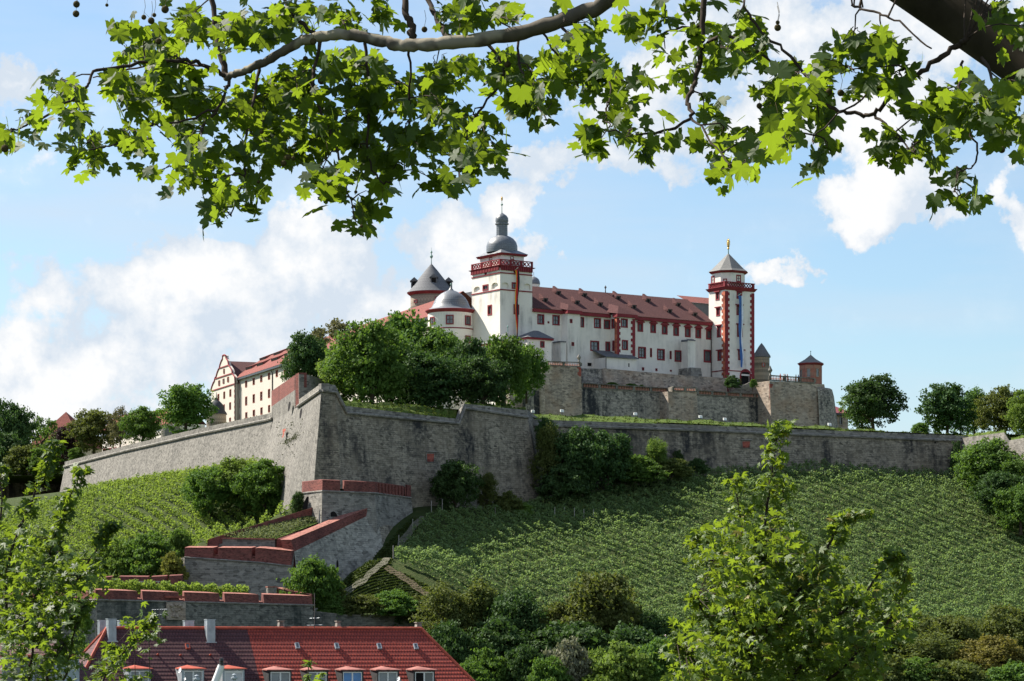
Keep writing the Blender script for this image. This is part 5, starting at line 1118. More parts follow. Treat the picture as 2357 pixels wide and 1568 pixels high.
mb.build('parapet', M_red, t)
Cc = TR.p((wT - .55) / 2, -(DT + 1.5) / 2, 0); Yc = Cc.y; q3 = lambda y: (VH - Z3(0, y)[1]) / F * Yc; r3 = lambda p: p * .31316 / F * Yc
phi = R(34 - 90 + 22.5)
def oct8(g, c):      # square top storey with cut corners, g = inset
    a, b, d = g, wT - g - .55, DT + 1.5 - g; q = [(a + c, -g), (b - c, -g), (b, -g - c), (b, -d + c), (b - c, -d), (a + c, -d), (a, -d + c), (a, -g - c)]
    return [TR.p(x, y, 0) for x, y in q]
def loft(mb, rings):
    for (f0, z0), (f1, z1) in zip(rings[:-1], rings[1:]):
        for i in range(8): k = (i + 1) % 8; mb.poly(down(f0[i], z0), down(f0[k], z0), down(f1[k], z1), down(f1[i], z1))
mb = MB(); mb.prism(oct8(.4, 1.7), zc1, q3(338)); mb.build('octagon', M_plaster, t)
fr = TR.sh(-.4); window(t, fr, .0, rect(fr, 0, Z3, (446, 348, 480, 402)), .25, (1, 1), 0, .07)
fl = TL.sh(-.4); window(t, fl, .0, rect(fl, 0, Z3, (262, 356, 288, 416)), .25, (1, 1), 0, .07)
pA, pB = oct8(.4, 1.7)[7], oct8(.4, 1.7)[0]; fc_ = Frame(pA.x, pA.y, math.degrees(math.atan2(pB.y - pA.y, pB.x - pA.x))); window(t, fc_, .0, rect(fc_, 0, Z3, (350, 376, 378, 404)), .2, None, 0, .07)
mb = MB(); loft(mb, [(oct8(.35, 1.7), q3(346)), (oct8(-.15, 1.9), q3(333)), (oct8(-.15, 1.9), q3(329))]); mb.build('eaves', M_red, t)
mb = MB(); cen = [Cc + (p - Cc) * .84 for p in oct8(-.25, 1.95)]; loft(mb, [(oct8(-.25, 1.95), q3(330)), (cen, q3(313)), ([Cc + (p - Cc) * .012 for p in cen], q3(190))]); mb.build('roof', M_slateL, t)
mb = MB(); mb.lathe(Cc, [(.13, q3(195)), (.1, q3(162))], 8); mb.build('finial', M_copper, t)
# gilded figure on a ball
t = thing('gilded_statue', 'small gilded figure with rayed halo on the right tower roof', 'statue', Cc + Vector((0, 0, q3(162)))); mb = MB()
mb.ball(Cc + Vector((0, 0, q3(155))), r3(8)); mb.lathe(Cc, [(r3(5), q3(147)), (r3(9), q3(142)), (r3(8), q3(125)), (r3(10), q3(112)), (r3(9), q3(104)), (r3(4), q3(99)), (r3(5), q3(93)), (r3(3), q3(88)), (.02, q3(86))], 10)
mb.build('figure', M_gold, t, True); mb = MB()
for k in range(15):
    a = R(-40 + 260 * k / 14); c = Cc + Vector((0, .1, q3(112))); mb.tube([c + Vector((math.cos(a) * r3(9), 0, math.sin(a) * r3(16))), c + Vector((math.cos(a) * r3(14), 0, math.sin(a) * r3(36 if k % 2 else 30)))], [.07, .02], 4)
mb.build('halo', M_gold, t)

# ------------------------------------------------ banners
def banner(label, u0, v0, u1, v1, frm, d, w, mats, tw, name='banner'):
    a = frm.hit(u0, v0, d); b = frm.hit(u1, v1, d); n = 40; k = len(mats); mb = MB(); root = thing(name, label, 'banner', frm.p(a[0], d, a[1])); rows = []
    for i in range(n + 1):
        q = i / n; s = a[0] + (b[0] - a[0]) * q + .14 * math.sin(q * 9); z = a[1] + (b[1] - a[1]) * q; th = tw * math.sin(q * 4.2 + .4) + .25; wd = w * (1 - .25 * q)
        rows.append([frm.p(s + (j / k - .5) * wd * math.cos(th), d + (j / k - .5) * wd * math.sin(th) + .1 * math.sin(q * 14 + j), z) for j in range(k + 1)])
    for i in range(n):
        for j in range(k): mb.cur = j; mb.poly(rows[i][j], rows[i][j + 1], rows[i + 1][j + 1], rows[i + 1][j])
    mb.build('cloth', mats, root); mb = MB(); mb.tube([frm.p(a[0], 0, a[1] + .1), frm.p(a[0], d + .3, a[1] + .5)], .06, 6); mb.build('pole', M_white, root)
banner('long black red and gold banner hanging down the main tower', 1190.5, 622, 1189.5, 776, FR, .9, .8, [M_fgold, M_fred, M_fred, M_fblack, M_fblack], .7)
banner('long blue and white banner hanging down the right tower', 1704.5, 681, 1707, 846, TR, 1.0, 1.0, [M_fblue, M_fblue, M_fwhite], .15)

# ------------------------------------------------ terraces
t = thing('terrace_wall', 'tall stained stone terrace walls with balustrades below the white wing', 'wall', FR.p(20, 20, 44))
def prow(name, d, pts, zbot, mat, thick=2.5):
    """vertical wall on plane d: pts = Z2 points of its top edge"""
    mb = MB(); S = [FR.hit(*Z2(*q), d) for q in pts]
    for (a, za), (b, zb4) in zip(S[:-1], S[1:]):
        mb.box8([FR.p(a, d + .7, zbot), FR.p(b, d + .7, zbot), FR.p(b, d - thick, zbot), FR.p(a, d - thick, zbot), FR.p(a, d, za), FR.p(b, d, zb4), FR.p(b, d - thick, zb4), FR.p(a, d - thick, za)])
    mb.build(name, mat, t); return S
prow('upper_wall', 8.0, [(495, 968), (715, 972)], 50, M_stDark3); prow('upper_wall', 8.6, [(715, 968), (1532, 1040)], 50, M_stTan); prow('upper_wall', 8.2, [(1532, 1038), (1840, 1056)], 50, M_stTan)
mb = MB(); mb.poly(*[FR.p(a, b, zfc(1000, 1120) - 2) for a, b in ((4, 15), (70, 15), (70, 0), (4, 0))]); mb.build('terrace', M_stA, t)
S1 = prow('lower_wall', 15.0, [(430, 1148), (1300, 1192)], 42, M_stDark3)
S2 = prow('lower_wall', 15.0, [(1568, 1215), (2232, 1250)], 42, M_stDark3)
Sp = prow('bay_wall', 18.0, [(1302, 1180), (1568, 1186)], 42, M_stTan, 4)
mb = MB()      # flared right flank of the bay
a, za = Sp[1]; mb.poly(FR.p(a, 18, za), FR.p(a, 15, za), FR.p(a - 2.0, 15, za - 8), FR.p(a - 2.0, 18.2, za - 8)); mb.build('bay_flank', M_stTan, t)
def rail(pts_top, pts_bot, d, pier=4.2, m=None):
    a, b = FR.hit(*Z2(*pts_top[0]), d), FR.hit(*Z2(*pts_top[1]), d); c = FR.hit(*Z2(*pts_bot[0]), d); e = FR.hit(*Z2(*pts_bot[1]), d); sl = ((b[1] - a[1]) + (e[1] - c[1])) / 2 / (b[0] - a[0])
    balustrade(t, FR, d, a[0], b[0], c[1], a[1], M_stG, m or M_balu, pier, sl)
rail([(512, 1100), (1300, 1150)], [(512, 1150), (1300, 1192)], 15.1); rail([(1350, 1133), (1566, 1140)], [(1350, 1178), (1566, 1186)], 18.1, 3.5); rail([(1576, 1168), (2228, 1205)], [(1576, 1213), (2228, 1250)], 15.1)
mb = MB(); a, b = FR.hit(*Z2(1300, 1150), 15), FR.hit(*Z2(1350, 1133), 18); mb.box8([FR.p(a[0], 15.1, a[1] - 2), FR.p(b[0], 18, b[1] - 2), FR.p(b[0], 17.6, b[1] - 2), FR.p(a[0], 14.7, a[1] - 2), FR.p(a[0], 15.1, a[1]), FR.p(b[0], 18, b[1]), FR.p(b[0], 17.6, b[1]), FR.p(a[0], 14.7, a[1])]); mb.build('stone_rail', M_stG, t)
# left block
dB = 19.0; Sb = prow('left_block', dB, [(165, 945), (503, 958)], 42, M_stTan, 12); rail([(185, 900), (500, 908)], [(185, 945), (500, 957)], dB + .1)
prow('left_block', dB - 2, [(60, 948), (182, 950)], 42, M_stDark3, 9); prow('left_block', dB - 6, [(-160, 948), (66, 950)], 42, M_stTan, 5)
s = Sb[1][0]; quoins(t, FR, dB, s, FR.hit(*Z2(500, 1130), dB)[1], Sb[1][1], -1, M_sand, .55, .9, .7)
mb = MB(); p = FR.p(s - .3, dB - .3, FR.hit(*Z2(490, 908), dB)[1]); mb.lathe(p, [(.25, p.z), (.15, p.z + .4), (.45, p.z + .9), (.3, p.z + 1.2), (.05, p.z + 1.5)], 10); mb.build('urn', M_stA, t)
# right bastion of the terrace
S3 = [FR.hit(*Z3(690, 1128), 19), FR.hit(*Z3(1085, 1152), 19)]; mb = MB(); a, za = S3[0]; b, zb4 = S3[1]; zk = FR.hit(*Z3(1090, 1195), 19)[1]
mb.poly(FR.p(a, 20, 41), FR.p(b + 2.2, 20, 41), FR.p(b + .6, 19, zk), FR.p(b + .3, 19, zb4), FR.p(a, 19, za)); mb.poly(FR.p(a, 20, 41), FR.p(a, 5, 41), FR.p(a, 5, za), FR.p(a, 19, za)); mb.poly(FR.p(a, 19, za), FR.p(b + .3, 19, zb4), FR.p(b + .3, 2, zb4), FR.p(a, 2, za)); mb.build('right_block', M_stTan, t)
mb = MB(); c = FR.p(b - .2, 14.5, 0); mb.lathe(c, [(7.0, 41), (5.4, zk - 1.2), (5.0, zk + .3), (4.7, zk + .5)], 24, 0, R(-75), R(60)); mb.build('round_corner', M_stDark3, t)
rail3 = lambda a, b, c, d_: balustrade(t, FR, 19.1, FR.hit(*Z3(*a), 19)[0], FR.hit(*Z3(*b), 19)[0], FR.hit(*Z3(*c), 19)[1], FR.hit(*Z3(*a), 19)[1], M_stG, M_balu, 4.5, (FR.hit(*Z3(*d_), 19)[1] - FR.hit(*Z3(*c), 19)[1]) / (FR.hit(*Z3(*b), 19)[0] - FR.hit(*Z3(*a), 19)[0]))
rail3((692, 1084), (1022, 1108), (692, 1126), (1022, 1148))
quoins(t, FR, 19.0, a, FR.hit(*Z3(700, 1258), 19)[1], za - .6, 1, M_sand, .7, .9, .55); p = FR.p(a + .3, 18.9, FR.hit(*Z3(690, 1084), 19)[1]); mb = MB(); mb.lathe(p, [(.25, p.z), (.15, p.z + .4), (.5, p.z + 1.0), (.25, p.z + 1.5), (.05, p.z + 2)], 10); mb.build('urn', M_stA, t)
# stair with balustrade beside the gate
mb = MB(); s0 = a - 9; d0 = 13
for k in range(10): mb.fbox(FR, s0 + k * .8, s0 + k * .8 + .8, d0 - 3, d0, 44, za - 4.5 + k * .36)
mb.box8([FR.p(s0, d0 + .1, 44), FR.p(a - .2, d0 + .1, 44), FR.p(a - .2, d0 + .4, 44), FR.p(s0, d0 + .4, 44), FR.p(s0, d0 + .1, za - 3.5), FR.p(a - .2, d0 + .1, za + .4), FR.p(a - .2, d0 + .4, za + .4), FR.p(s0, d0 + .4, za - 3.5)]); mb.build('stair', M_stA, t)
sx0 = FR.hit(*Z2(1930, 1120), 10)[0]; balustrade(t, FR, 10, sx0, sx0 + 9.5, FR.hit(*Z2(1960, 1155), 10)[1], FR.hit(*Z2(1960, 1122), 10)[1], M_stG, M_stG, 4)
# octagonal pavilion on the right bastion
C = pt(*Z3(993, 1150), 0.1 + FR.p(S3[1][0] - 5, 14, 0).y); C = Vector((C.x, C.y, 0)); Yc = C.y; q3 = lambda y: (VH - Z3(0, y)[1]) / F * Yc; r3 = lambda p: p * .31316 / F * Yc
t = thing('garden_pavilion', 'small eight sided red stone pavilion on the right terrace corner', 'pavilion', C + Vector((0, 0, q3(1150)))); ro = r3(87)
mb = MB(); mb.lathe(C, [(ro, q3(1160)), (ro, q3(1010))], 8, phi); mb.build('wall', M_pav, t)
mb = MB(); mb.lathe(C, [(ro + .05, q3(1016)), (ro + .4, q3(1006)), (ro + .4, q3(1000))], 8, phi); mb.build('eaves', M_red, t)
mb = MB(); mb.lathe(C, [(ro + .45, q3(1003)), (ro * .5, q3(970)), (.03, q3(935))], 8, phi); mb.build('roof', M_slateL, t); mb = MB(); mb.lathe(C, [(.08, q3(938)), (.05, q3(915)), (.16, q3(911)), (.02, q3(906))], 8); mb.build('finial', M_copper, t)
rin = ro * math.cos(R(22.5))
for ang, b in ((34, (1032, 1037, 1052, 1098)), (34 - 45, (965, 1037, 991, 1098)), (-56, (916, 1043, 932, 1102))):
    a_ = R(ang - 90); P = C + Vector((math.cos(a_), math.sin(a_), 0)) * rin; fr = Frame(P.x, P.y, ang); window(t, fr, .05, rect(fr, 0, Z3, b), .1, (1, 1), 0, .04, M_stTan)
# stone tower behind
Y_ = 640; C = pt(*Z3(632, 950), Y_); C.z = 0; q3 = lambda y: (VH - Z3(0, y)[1]) / F * Y_; r3 = lambda p: p * .31316 / F * Y_
t = thing('stone_tower', 'plain round rubble tower half hidden behind the slender white tower', 'tower', C + Vector((0, 0, 46))); mb = MB(); mb.lathe(C, [(r3(62), 44), (r3(59), q3(952))], 28); mb.build('wall', M_stKeep, t, True)
mb = MB(); mb.lathe(C, [(r3(67), q3(956)), (r3(66), q3(945)), (r3(44), q3(912)), (r3(22), q3(876)), (r3(2), q3(850))], 28); mb.build('roof', M_slate, t, True); mb = MB(); mb.lathe(C, [(r3(60), q3(958)), (r3(66), q3(952))], 28); mb.build('eaves', M_black, t)
round_win(t, C, r3(60), Z3, (635, 995, 657, 1025), .2, 0, M_sand, None)
# small guard house
P = pt(*Z3(1140, 1470), 626); f = Frame(P.x, P.y, 20); sE2 = f.hit(*Z3(1268, 1420))[0]; zt = f.hit(*Z3(1200, 1366))[1]
t = thing('guard_house', 'small stone house with red hipped roof beside the terrace bastion', 'house', f.p(sE2 / 2, 0, 42)); h = [rect(f, 0, Z3, b) for b in ((1158, 1388, 1182, 1448), (1203, 1392, 1227, 1452))]
mb = MB(); holes_face(mb, f, 0, -4, sE2, 40, zt, h); mb.poly(f.p(sE2, 0, 40), f.p(sE2, -9, 40), f.p(sE2, -9, zt), f.p(sE2, 0, zt)); mb.build('wall', M_stTan, t)
for w in h: window(t, f, 0, w, .3, (1, 2), 0, .3, M_stA)
r0 = f.hit(*Z3(1128, 1298), -4.5); mb = MB(); a, b, c, e = f.p(-5, 1, zt), f.p(sE2 + 1.2, 1, zt), f.p(sE2 + 1.2, -10, zt), f.p(-5, -10, zt); k = f.p(r0[0], -4.5, r0[1]); k2 = f.p(-5, -4.5, r0[1]); mb.poly(a, b, k, k2); mb.poly(b, c, k); mb.poly(c, e, k2, k); mb.build('roof', M_tileP, t)
mb = MB(); mb.fbox(f, -5, sE2 + 1.1, -10, .9, zt - .5, zt - .02); mb.build('eaves', M_black, t)
# floodlights along the rampart crest
t0 = None
for i, (u, v) in enumerate(((1294, 1026 - 77), (1463, 956), (1613, 962.5), (1669, 968), (1910, 980), (1227, 950))):
    Y = 512 + i * 2; p = pt(u, v, Y); t0 = thing('floodlight', ['white floodlight at the foot of the tan terrace block', 'white floodlight in front of the dark stained terrace wall', 'white floodlight below the arched terrace bay', 'small white floodlight right of the arched terrace bay', 'white floodlight beside the guard house', 'small white floodlight by the rightmost bastion trees'][i], 'floodlight', p, 'floodlights along the rampart crest')
    f = Frame(p.x, p.y, 20); mb = MB(); mb.box8([f.p(-.32, .1, p.z), f.p(.32, .1, p.z), f.p(.3, -.25, p.z + .1), f.p(-.3, -.25, p.z + .1), f.p(-.32, .0, p.z + .45), f.p(.32, 0, p.z + .45), f.p(.3, -.3, p.z + .5), f.p(-.3, -.3, p.z + .5)]); mb.build('housing', M_white, t0); mb = MB(); mb.fbox(f, -.06, .06, -.2, -.08, p.z - 1.2, p.z + .05); mb.build('post', M_black, t0)
# visitors leaning along the right terrace
def person(label, P, top, pants, head_turn=0, face=0):
    o = thing('person', label, 'person', P, 'visitors on the castle terrace' if 'terrace' in label else None); bm = MB()
    me = bpy.data.meshes.new('body'); v = [(0, 0, .92), (0, 0, 1.15), (0, 0, 1.4), (0, 0, 1.52), (0, -.01, 1.63), (0, 0, 1.74), (.11, 0, .88), (.12, .02, .48), (.12, 0, .06), (.12, -.14, .03), (-.11, 0, .88), (-.12, -.03, .48), (-.12, .02, .06), (-.12, -.12, .03), (.19, 0, 1.4), (.25, -.05, 1.13), (.16, -.3, 1.05), (-.19, 0, 1.4), (-.25, -.05, 1.13), (-.17, -.3, 1.05)]
    e = [(0, 1), (1, 2), (2, 3), (3, 4), (4, 5), (0, 6), (6, 7), (7, 8), (8, 9), (0, 10), (10, 11), (11, 12), (12, 13), (2, 14), (14, 15), (15, 16), (2, 17), (17, 18), (18, 19)]
    me.from_pydata(v, e, []); b = bpy.data.objects.new('body', me); COL.objects.link(b); b.parent = o; b.rotation_euler = (0, 0, face); b.modifiers.new('skin', 'SKIN'); rs = [.16, .15, .17, .06, .09, .07, .1, .07, .045, .04, .1, .07, .045, .04, .07, .05, .035, .07, .05, .035]
    for i, r in enumerate(rs): me.skin_vertices[0].data[i].radius = (r, r * (.75 if i < 3 else 1))
    me.skin_vertices[0].data[0].use_root = True; me.materials.append(top); b.modifiers.new('sub', 'SUBSURF').render_levels = 1
    mb = MB(); mb.ball(P + Vector((0, -.01, 1.66)), .105, 10, 1.2); mb.build('head', M_skin, o); mb = MB(); mb.ball(P + Vector((0, .03, 1.71)), .11, 10, .95); mb.build('hair', pants, o)
for i, (x, col, lab) in enumerate(((770, M_fred, 'person in red at the terrace rail, leftmost of the visitors'), (797, M_white, 'person in white second from left at the terrace rail'), (806, M_fblack, 'person in dark top beside the white clad terrace visitor'), (822, M_sand, 'person in reddish top at the terrace rail before the long gap'), (885, M_cream, 'person in beige at the terrace rail past the gap'), (903, M_fblue, 'person in blue by the terrace pavilion wall'))):
    s, z = FR.hit(*Z3(x, 1108), 18.3); zf = S3[0][1] + (S3[1][1] - S3[0][1]) * (s - S3[0][0]) / (S3[1][0] - S3[0][0]); person(lab, FR.p(s, 18.3, zf), col, M_bar, 0, R(34))
# ================================================================== tiled house in front
A = pt(246, 1447, 170.5); HF = Frame(A.x, A.y, 21); HL = HF.hit(969.5, 1446.5)[0]; zR = A.z; SL = R(48)
HF_n = Vector(HF.n * math.sin(SL) + Vector((0, 0, math.cos(SL)))); DE = 5.4; zE = zR - DE * math.tan(SL)
def roof_pt(u, v): return hit_plane(u, v, HF.p(0, 0, zR), HF_n)
def roof_sd(u, v):
    p = roof_pt(u, v); return (p - HF.o).dot(HF.e), (p - HF.o).dot(HF.n), p.z
sM = roof_sd(568, 1446)[0]
def house(label, s0, s1, hip0, hip1, mat):
    t = thing('house', label, 'house', HF.p((s0 + s1) / 2, 0, -9)); k0, k1 = (4.4 if hip0 else 0), (4.4 if hip1 else 0); mb = MB()
    mb.poly(HF.p(s0 - k0, DE, zE), HF.p(s1 + k1, DE, zE), HF.p(s1, 0, zR), HF.p(s0, 0, zR)); mb.poly(HF.p(s1 + k1, -DE, zE), HF.p(s0 - k0, -DE, zE), HF.p(s0, 0, zR), HF.p(s1, 0, zR))
    if hip0: mb.poly(HF.p(s0 - k0, -DE, zE), HF.p(s0 - k0, DE, zE), HF.p(s0, 0, zR))
    if hip1: mb.poly(HF.p(s1 + k1, DE, zE), HF.p(s1 + k1, -DE, zE), HF.p(s1, 0, zR))
    # course lines as real overlapping rows
    rows = int(DE / math.cos(SL) / .30)
    for j in range(rows):
        q0, q1 = j / rows, (j + 1) / rows; d0, d1 = DE * q0, DE * q1; za, zb = zR - d0 * math.tan(SL), zR - d1 * math.tan(SL)
        e0, e1 = k0 * q1, k1 * q1; n0, n1 = HF_n * .008, HF_n * .030
        a, b, c, d = HF.p(s0 - k0 * q0, d0, za) + n0, HF.p(s1 + k1 * q0, d0, za) + n0, HF.p(s1 + e1, d1, zb) + n1, HF.p(s0 - e0, d1, zb) + n1
        mb.poly(d, c, b, a); mb.poly(d, c, c - HF_n * .026, d - HF_n * .026)
    r = mb.build('roof', mat, t)
    mb = MB(); n = int((s1 - s0) / .36)
    def rtiles(a, b, n, rad):
        for i in range(n):
            p, q = a.lerp(b, i / n), a.lerp(b, (i + 1.08) / n); mb.tube([p, q], [rad, rad * .86], 7)
    rtiles(HF.p(s0, 0, zR + .04), HF.p(s1, 0, zR + .04), n, .12)
    if hip0: rtiles(HF.p(s0, 0, zR + .04), HF.p(s0 - k0, DE, zE + .04), 24, .11); rtiles(HF.p(s0, 0, zR + .04), HF.p(s0 - k0, -DE, zE + .04), 24, .11)
    if hip1: rtiles(HF.p(s1, 0, zR + .04), HF.p(s1 + k1, DE, zE + .04), 24, .11); rtiles(HF.p(s1, 0, zR + .04), HF.p(s1 + k1, -DE, zE + .04), 24, .11)
    mb.build('ridge_tiles', M_ridge, r)
    mb = MB(); mb.prism([HF.p(s0 - k0 + .5, DE - .5, 0), HF.p(s1 + k1 - .5, DE - .5, 0), HF.p(s1 + k1 - .5, -DE + .5, 0), HF.p(s0 - k0 + .5, -DE + .5, 0)], -9, zE + .1, False); mb.build('wall', M_cream, t)
    return t
hA = house('house with dull plum coloured tile roof and zinc chimneys', 0, sM - .003, True, False, M_tplum)
hB = house('house with bright red tile roof and dark framed dormers', sM + .003, HL, False, True, M_tred)
# slight roughness of a red tile field
def zinc(par, x0, x1, ytop, yfoot, back=False, w=.62):
    (u0, v0), (u1, v1) = H1(x0, yfoot), H1(x1, yfoot)
    if back: s0 = HF.hit(u0, 1446, -1.2)[0]; s1 = HF.hit(u1, 1446, -1.2)[0]; d = -1.2; zt = HF.hit(u0, H1(0, ytop)[1], d)[1]; zf = zR - 2.6
    else:
        s0, d, zf = roof_sd(u0, v0); s1 = HF.hit(u1, v1, d)[0]; zt = HF.hit((u0 + u1) / 2, H1(0, ytop)[1], d)[1]; zf -= .02
    mb = MB(); mb.fbox(HF, s0, s1, d - w, d, zf, zt); mb.fbox(HF, s0 - .03, s1 + .03, d - w - .03, d + .03, zt, zt + .04); zj = zt - (zt - zf) * .26; mb.fbox(HF, s0 - .012, s1 + .012, d - w - .012, d + .012, zj - .02, zj + .02); m = (s0 + s1) / 2
    mb.fbox(HF, m - .012, m + .012, d, d + .025, zf, zt - .002); mb.fbox(HF, s0 - .02, s0, d - w / 2 - .012, d - w / 2 + .012, zf, zt - .002)
    if not back: mb.fbox(HF, s0 - .08, s1 + .08, d - .02, d + .06, zf - .05, zf + .05)
    mb.build('chimney', M_zinc, par)
zinc(hA, 507, 599, 90, 342); zinc(hA, 1636, 1729, 95, 354); zinc(hA, 405, 485, 105, 300, True, .5); zinc(hA, 632, 745, 108, 300, True, .5); zinc(hA, 1382, 1488, 110, 300, True, .5)
def brick_ch(x0, x1, ytop):
    s0, s1 = HF.hit(*H2(x0, 160), -.3)[0], HF.hit(*H2(x1, 160), -.3)[0]; zt = HF.hit(*H2(x0, ytop), -.3)[1]; mb = MB()
    mb.cur = 0; mb.fbox(HF, s0, s1, -.7, -.2, zR - 1, zR + .12); mb.cur = 1; mb.box8([HF.p(s0 + .02, -.22, zR + .12), HF.p(s1 - .02, -.22, zR + .12), HF.p(s1 - .02, -.68, zR + .12), HF.p(s0 + .02, -.68, zR + .12), HF.p(s0 + .06, -.26, zt), HF.p(s1 - .06, -.26, zt), HF.p(s1 - .06, -.64, zt), HF.p(s0 + .06, -.64, zt)]); mb.fbox(HF, s0, s1, -.7, -.2, zt, zt + .05); mb.build('chimney', [M_brick, M_stA], hB)
brick_ch(307, 373, 100); brick_ch(1732, 1795, 118); brick_ch(905, 955, 105)
def skylight(par, zf, x, y, w, h, fm):
    u, v = zf(x, y); s, d, z = roof_sd(u, v); k = .0263; sw, sh = w * .2222 * k / 2, h * .2222 * k / 2 / math.sin(SL); dn = HF.n * math.cos(SL) - Vector((0, 0, math.sin(SL))); c = HF.p(s, d, z)
    P = lambda a, b, o: c + HF.e * a + dn * b + HF_n * o
    mb = MB(); f = .045
    for a0, a1, b0, b1 in ((-sw, -sw + f, -sh, sh), (sw - f, sw, -sh, sh), (-sw + f, sw - f, -sh, -sh + f), (-sw + f, sw - f, sh - f, sh)): mb.box8([P(a0, b0, 0), P(a1, b0, 0), P(a1, b1, 0), P(a0, b1, 0), P(a0, b0, .14), P(a1, b0, .14), P(a1, b1, .14), P(a0, b1, .14)])
    o = mb.build('skylight', fm, par); mb = MB(); mb.poly(P(-sw + f, -sh + f, .1), P(sw - f, -sh + f, .1), P(sw - f, sh - f, .1), P(-sw + f, sh - f, .1)); mb.build('pane', M_glass, o)
for x in (499, 908, 1348, 1726): skylight(hB, H2, x, 366 + (x - 499) * .005, 44, 56, M_zinc)
skylight(hA, H1, 1411, 408, 44, 52, M_ridge)
def dormer(par, zf, xs, ytop, yfoot, style, pane):
    x0, x1, w0, w1 = xs; k = zf(1, 0)[0] - zf(0, 0)[0]; u0, vt = zf(x0, ytop); u1 = zf(x1, ytop)[0]; s_, d, z_ = roof_sd((u0 + u1) / 2, 1607)
    f = HF.sh(d); s0, s1 = f.hit(u0, vt)[0], f.hit(u1, vt)[0]; zt = f.hit((u0 + u1) / 2, vt)[1]; a, b = f.hit(zf(w0, 0)[0], vt)[0], f.hit(zf(w1, 0)[0], vt)[0]; dep = (zR - zt) and d - (zR - zt) / math.tan(SL) + .02
    dark = style == 'dark'; body = M_dorm if dark else M_zinc; back = -(d - (zR - zt) / math.tan(SL)) ; zt -= .10
    mb = MB(); zb = z_ - .25
    for q0, q1 in ((s0, a), (b, s1)): mb.fbox(f, q0, q1, -(d - dep) - .4, 0, zb, zt)
    mb.fbox(f, a, b, -.2, 0, zt - .12, zt - .001); o = mb.build('dormer', body, par)
    mb = MB(); m = (s0 + s1) / 2; e = [f.p(s0 - .14, .14, zt), f.p(s1 + .14, .14, zt), f.p(s1 + .06, -1.3, zt + .02), f.p(s0 - .06, -1.3, zt + .02)]; ap = [f.p(m, -.55, zt + .16), f.p(m, -1.35, zt + .2)]
    mb.poly(e[0], e[1], ap[0]); mb.poly(e[1], e[2], ap[1], ap[0]); mb.poly(e[3], e[0], ap[0], ap[1]); mb.box8([p - Vector((0, 0, .05)) for p in e] + [p - Vector((0, 0, .002)) for p in e]); mb.build('dormer_roof', M_ridge if not dark else M_tcap, o)
    mb = MB(); fw_ = .055; top = zt - .14; m = (a + b) / 2; full = pane == 'shutter'
    for q0, q1 in ((a, a + fw_), (b - fw_, b)) + (() if full else ((m - .045, m + .045),)): mb.fbox(f, q0, q1, -.1, -.02, zb, top)
    mb.fbox(f, a + fw_, b - fw_, -.1, -.021, top - (.06 if not full else .12), top); w = mb.build('window', M_white, par)
    if full: mb = MB(); mb.poly(f.p(a, -.06, zb), f.p(b, -.06, zb), f.p(b, -.06, top - .1), f.p(a, -.06, top - .1)); mb.build('shutter', M_shut, w); return
    for i, (q0, q1) in enumerate(((a + fw_, m - .045), (m + .045, b - fw_))):
        mt = {'blue': M_bluep, 'grey': M_curtain, 'open': M_dark if i == 0 else M_glass}[pane]; mb = MB(); mb.poly(f.p(q0, -.07, zb), f.p(q1, -.07, zb), f.p(q1, -.07, top), f.p(q0, -.07, top)); mb.build('pane', mt, w)
    mb = MB(); mb.fbox(f, a, b, -.15, .1, zb - .1, zb); mb.build('sill', M_white, w)
for xs, p in (((740, 990, 760, 968), 'grey'), ((1345, 1600, 1372, 1585), 'grey'), ((1812, 2062, 1836, 2046), 'shutter')): dormer(hA, H1, xs, 632, 0, 'zinc', p)
for xs, p in (((205, 442, 225, 430), 'grey'), ((600, 822, 612, 806), 'grey'), ((965, 1187, 975, 1173), 'blue'), ((1330, 1555, 1343, 1540), 'grey'), ((1705, 1928, 1722, 1915), 'open')): dormer(hB, H2, xs, 585, 0, 'dark', p)
def dish(label, u, v, rx, Y, tilt):
    P = pt(u, v, Y); r = rx / F * Y; o = thing('satellite_dish', label, 'satellite dish', P); mb = MB(); ax = Vector((-.75, -.62, .25)).normalized(); x = ax.cross(Vector((0, 0, 1))).normalized(); y = x.cross(ax); rows = []
    for j in range(5):
        q = j / 4; rows.append([P + (x * math.cos(a) + y * math.sin(a) * 1.15) * r * q * 1.25 + ax * (.28 * r * q * q) for a in [k * math.pi / 9 for k in range(18)]])
    for j in range(4):
        for k in range(18): mb.poly(rows[j][k], rows[j][(k + 1) % 18], rows[j + 1][(k + 1) % 18], rows[j + 1][k])
    mb.build('reflector', M_white, o, True); mb = MB(); mb.tube([P - y * r * 1.1, P + ax * r * .9 - y * r * .5], .015, 5); mb.ball(P + ax * r * .9 - y * r * .5, .04, 6); mb.tube([P - ax * .05, P - ax * .35 - Vector((0, 0, .2))], .025, 5); mb.build('arm', M_zinc, o)
dish('white satellite dish beside the middle zinc dormer', *H1(1328, 672), 4.6, 164.2, 0)
dish('small white satellite dish low on the plum roof window', *H1(1384, 772), 2.8, 163.6, 0)
dish('grey satellite dish on the red roof between two dark dormers', *H2(1553, 700), 4.0, 164.6, 0)
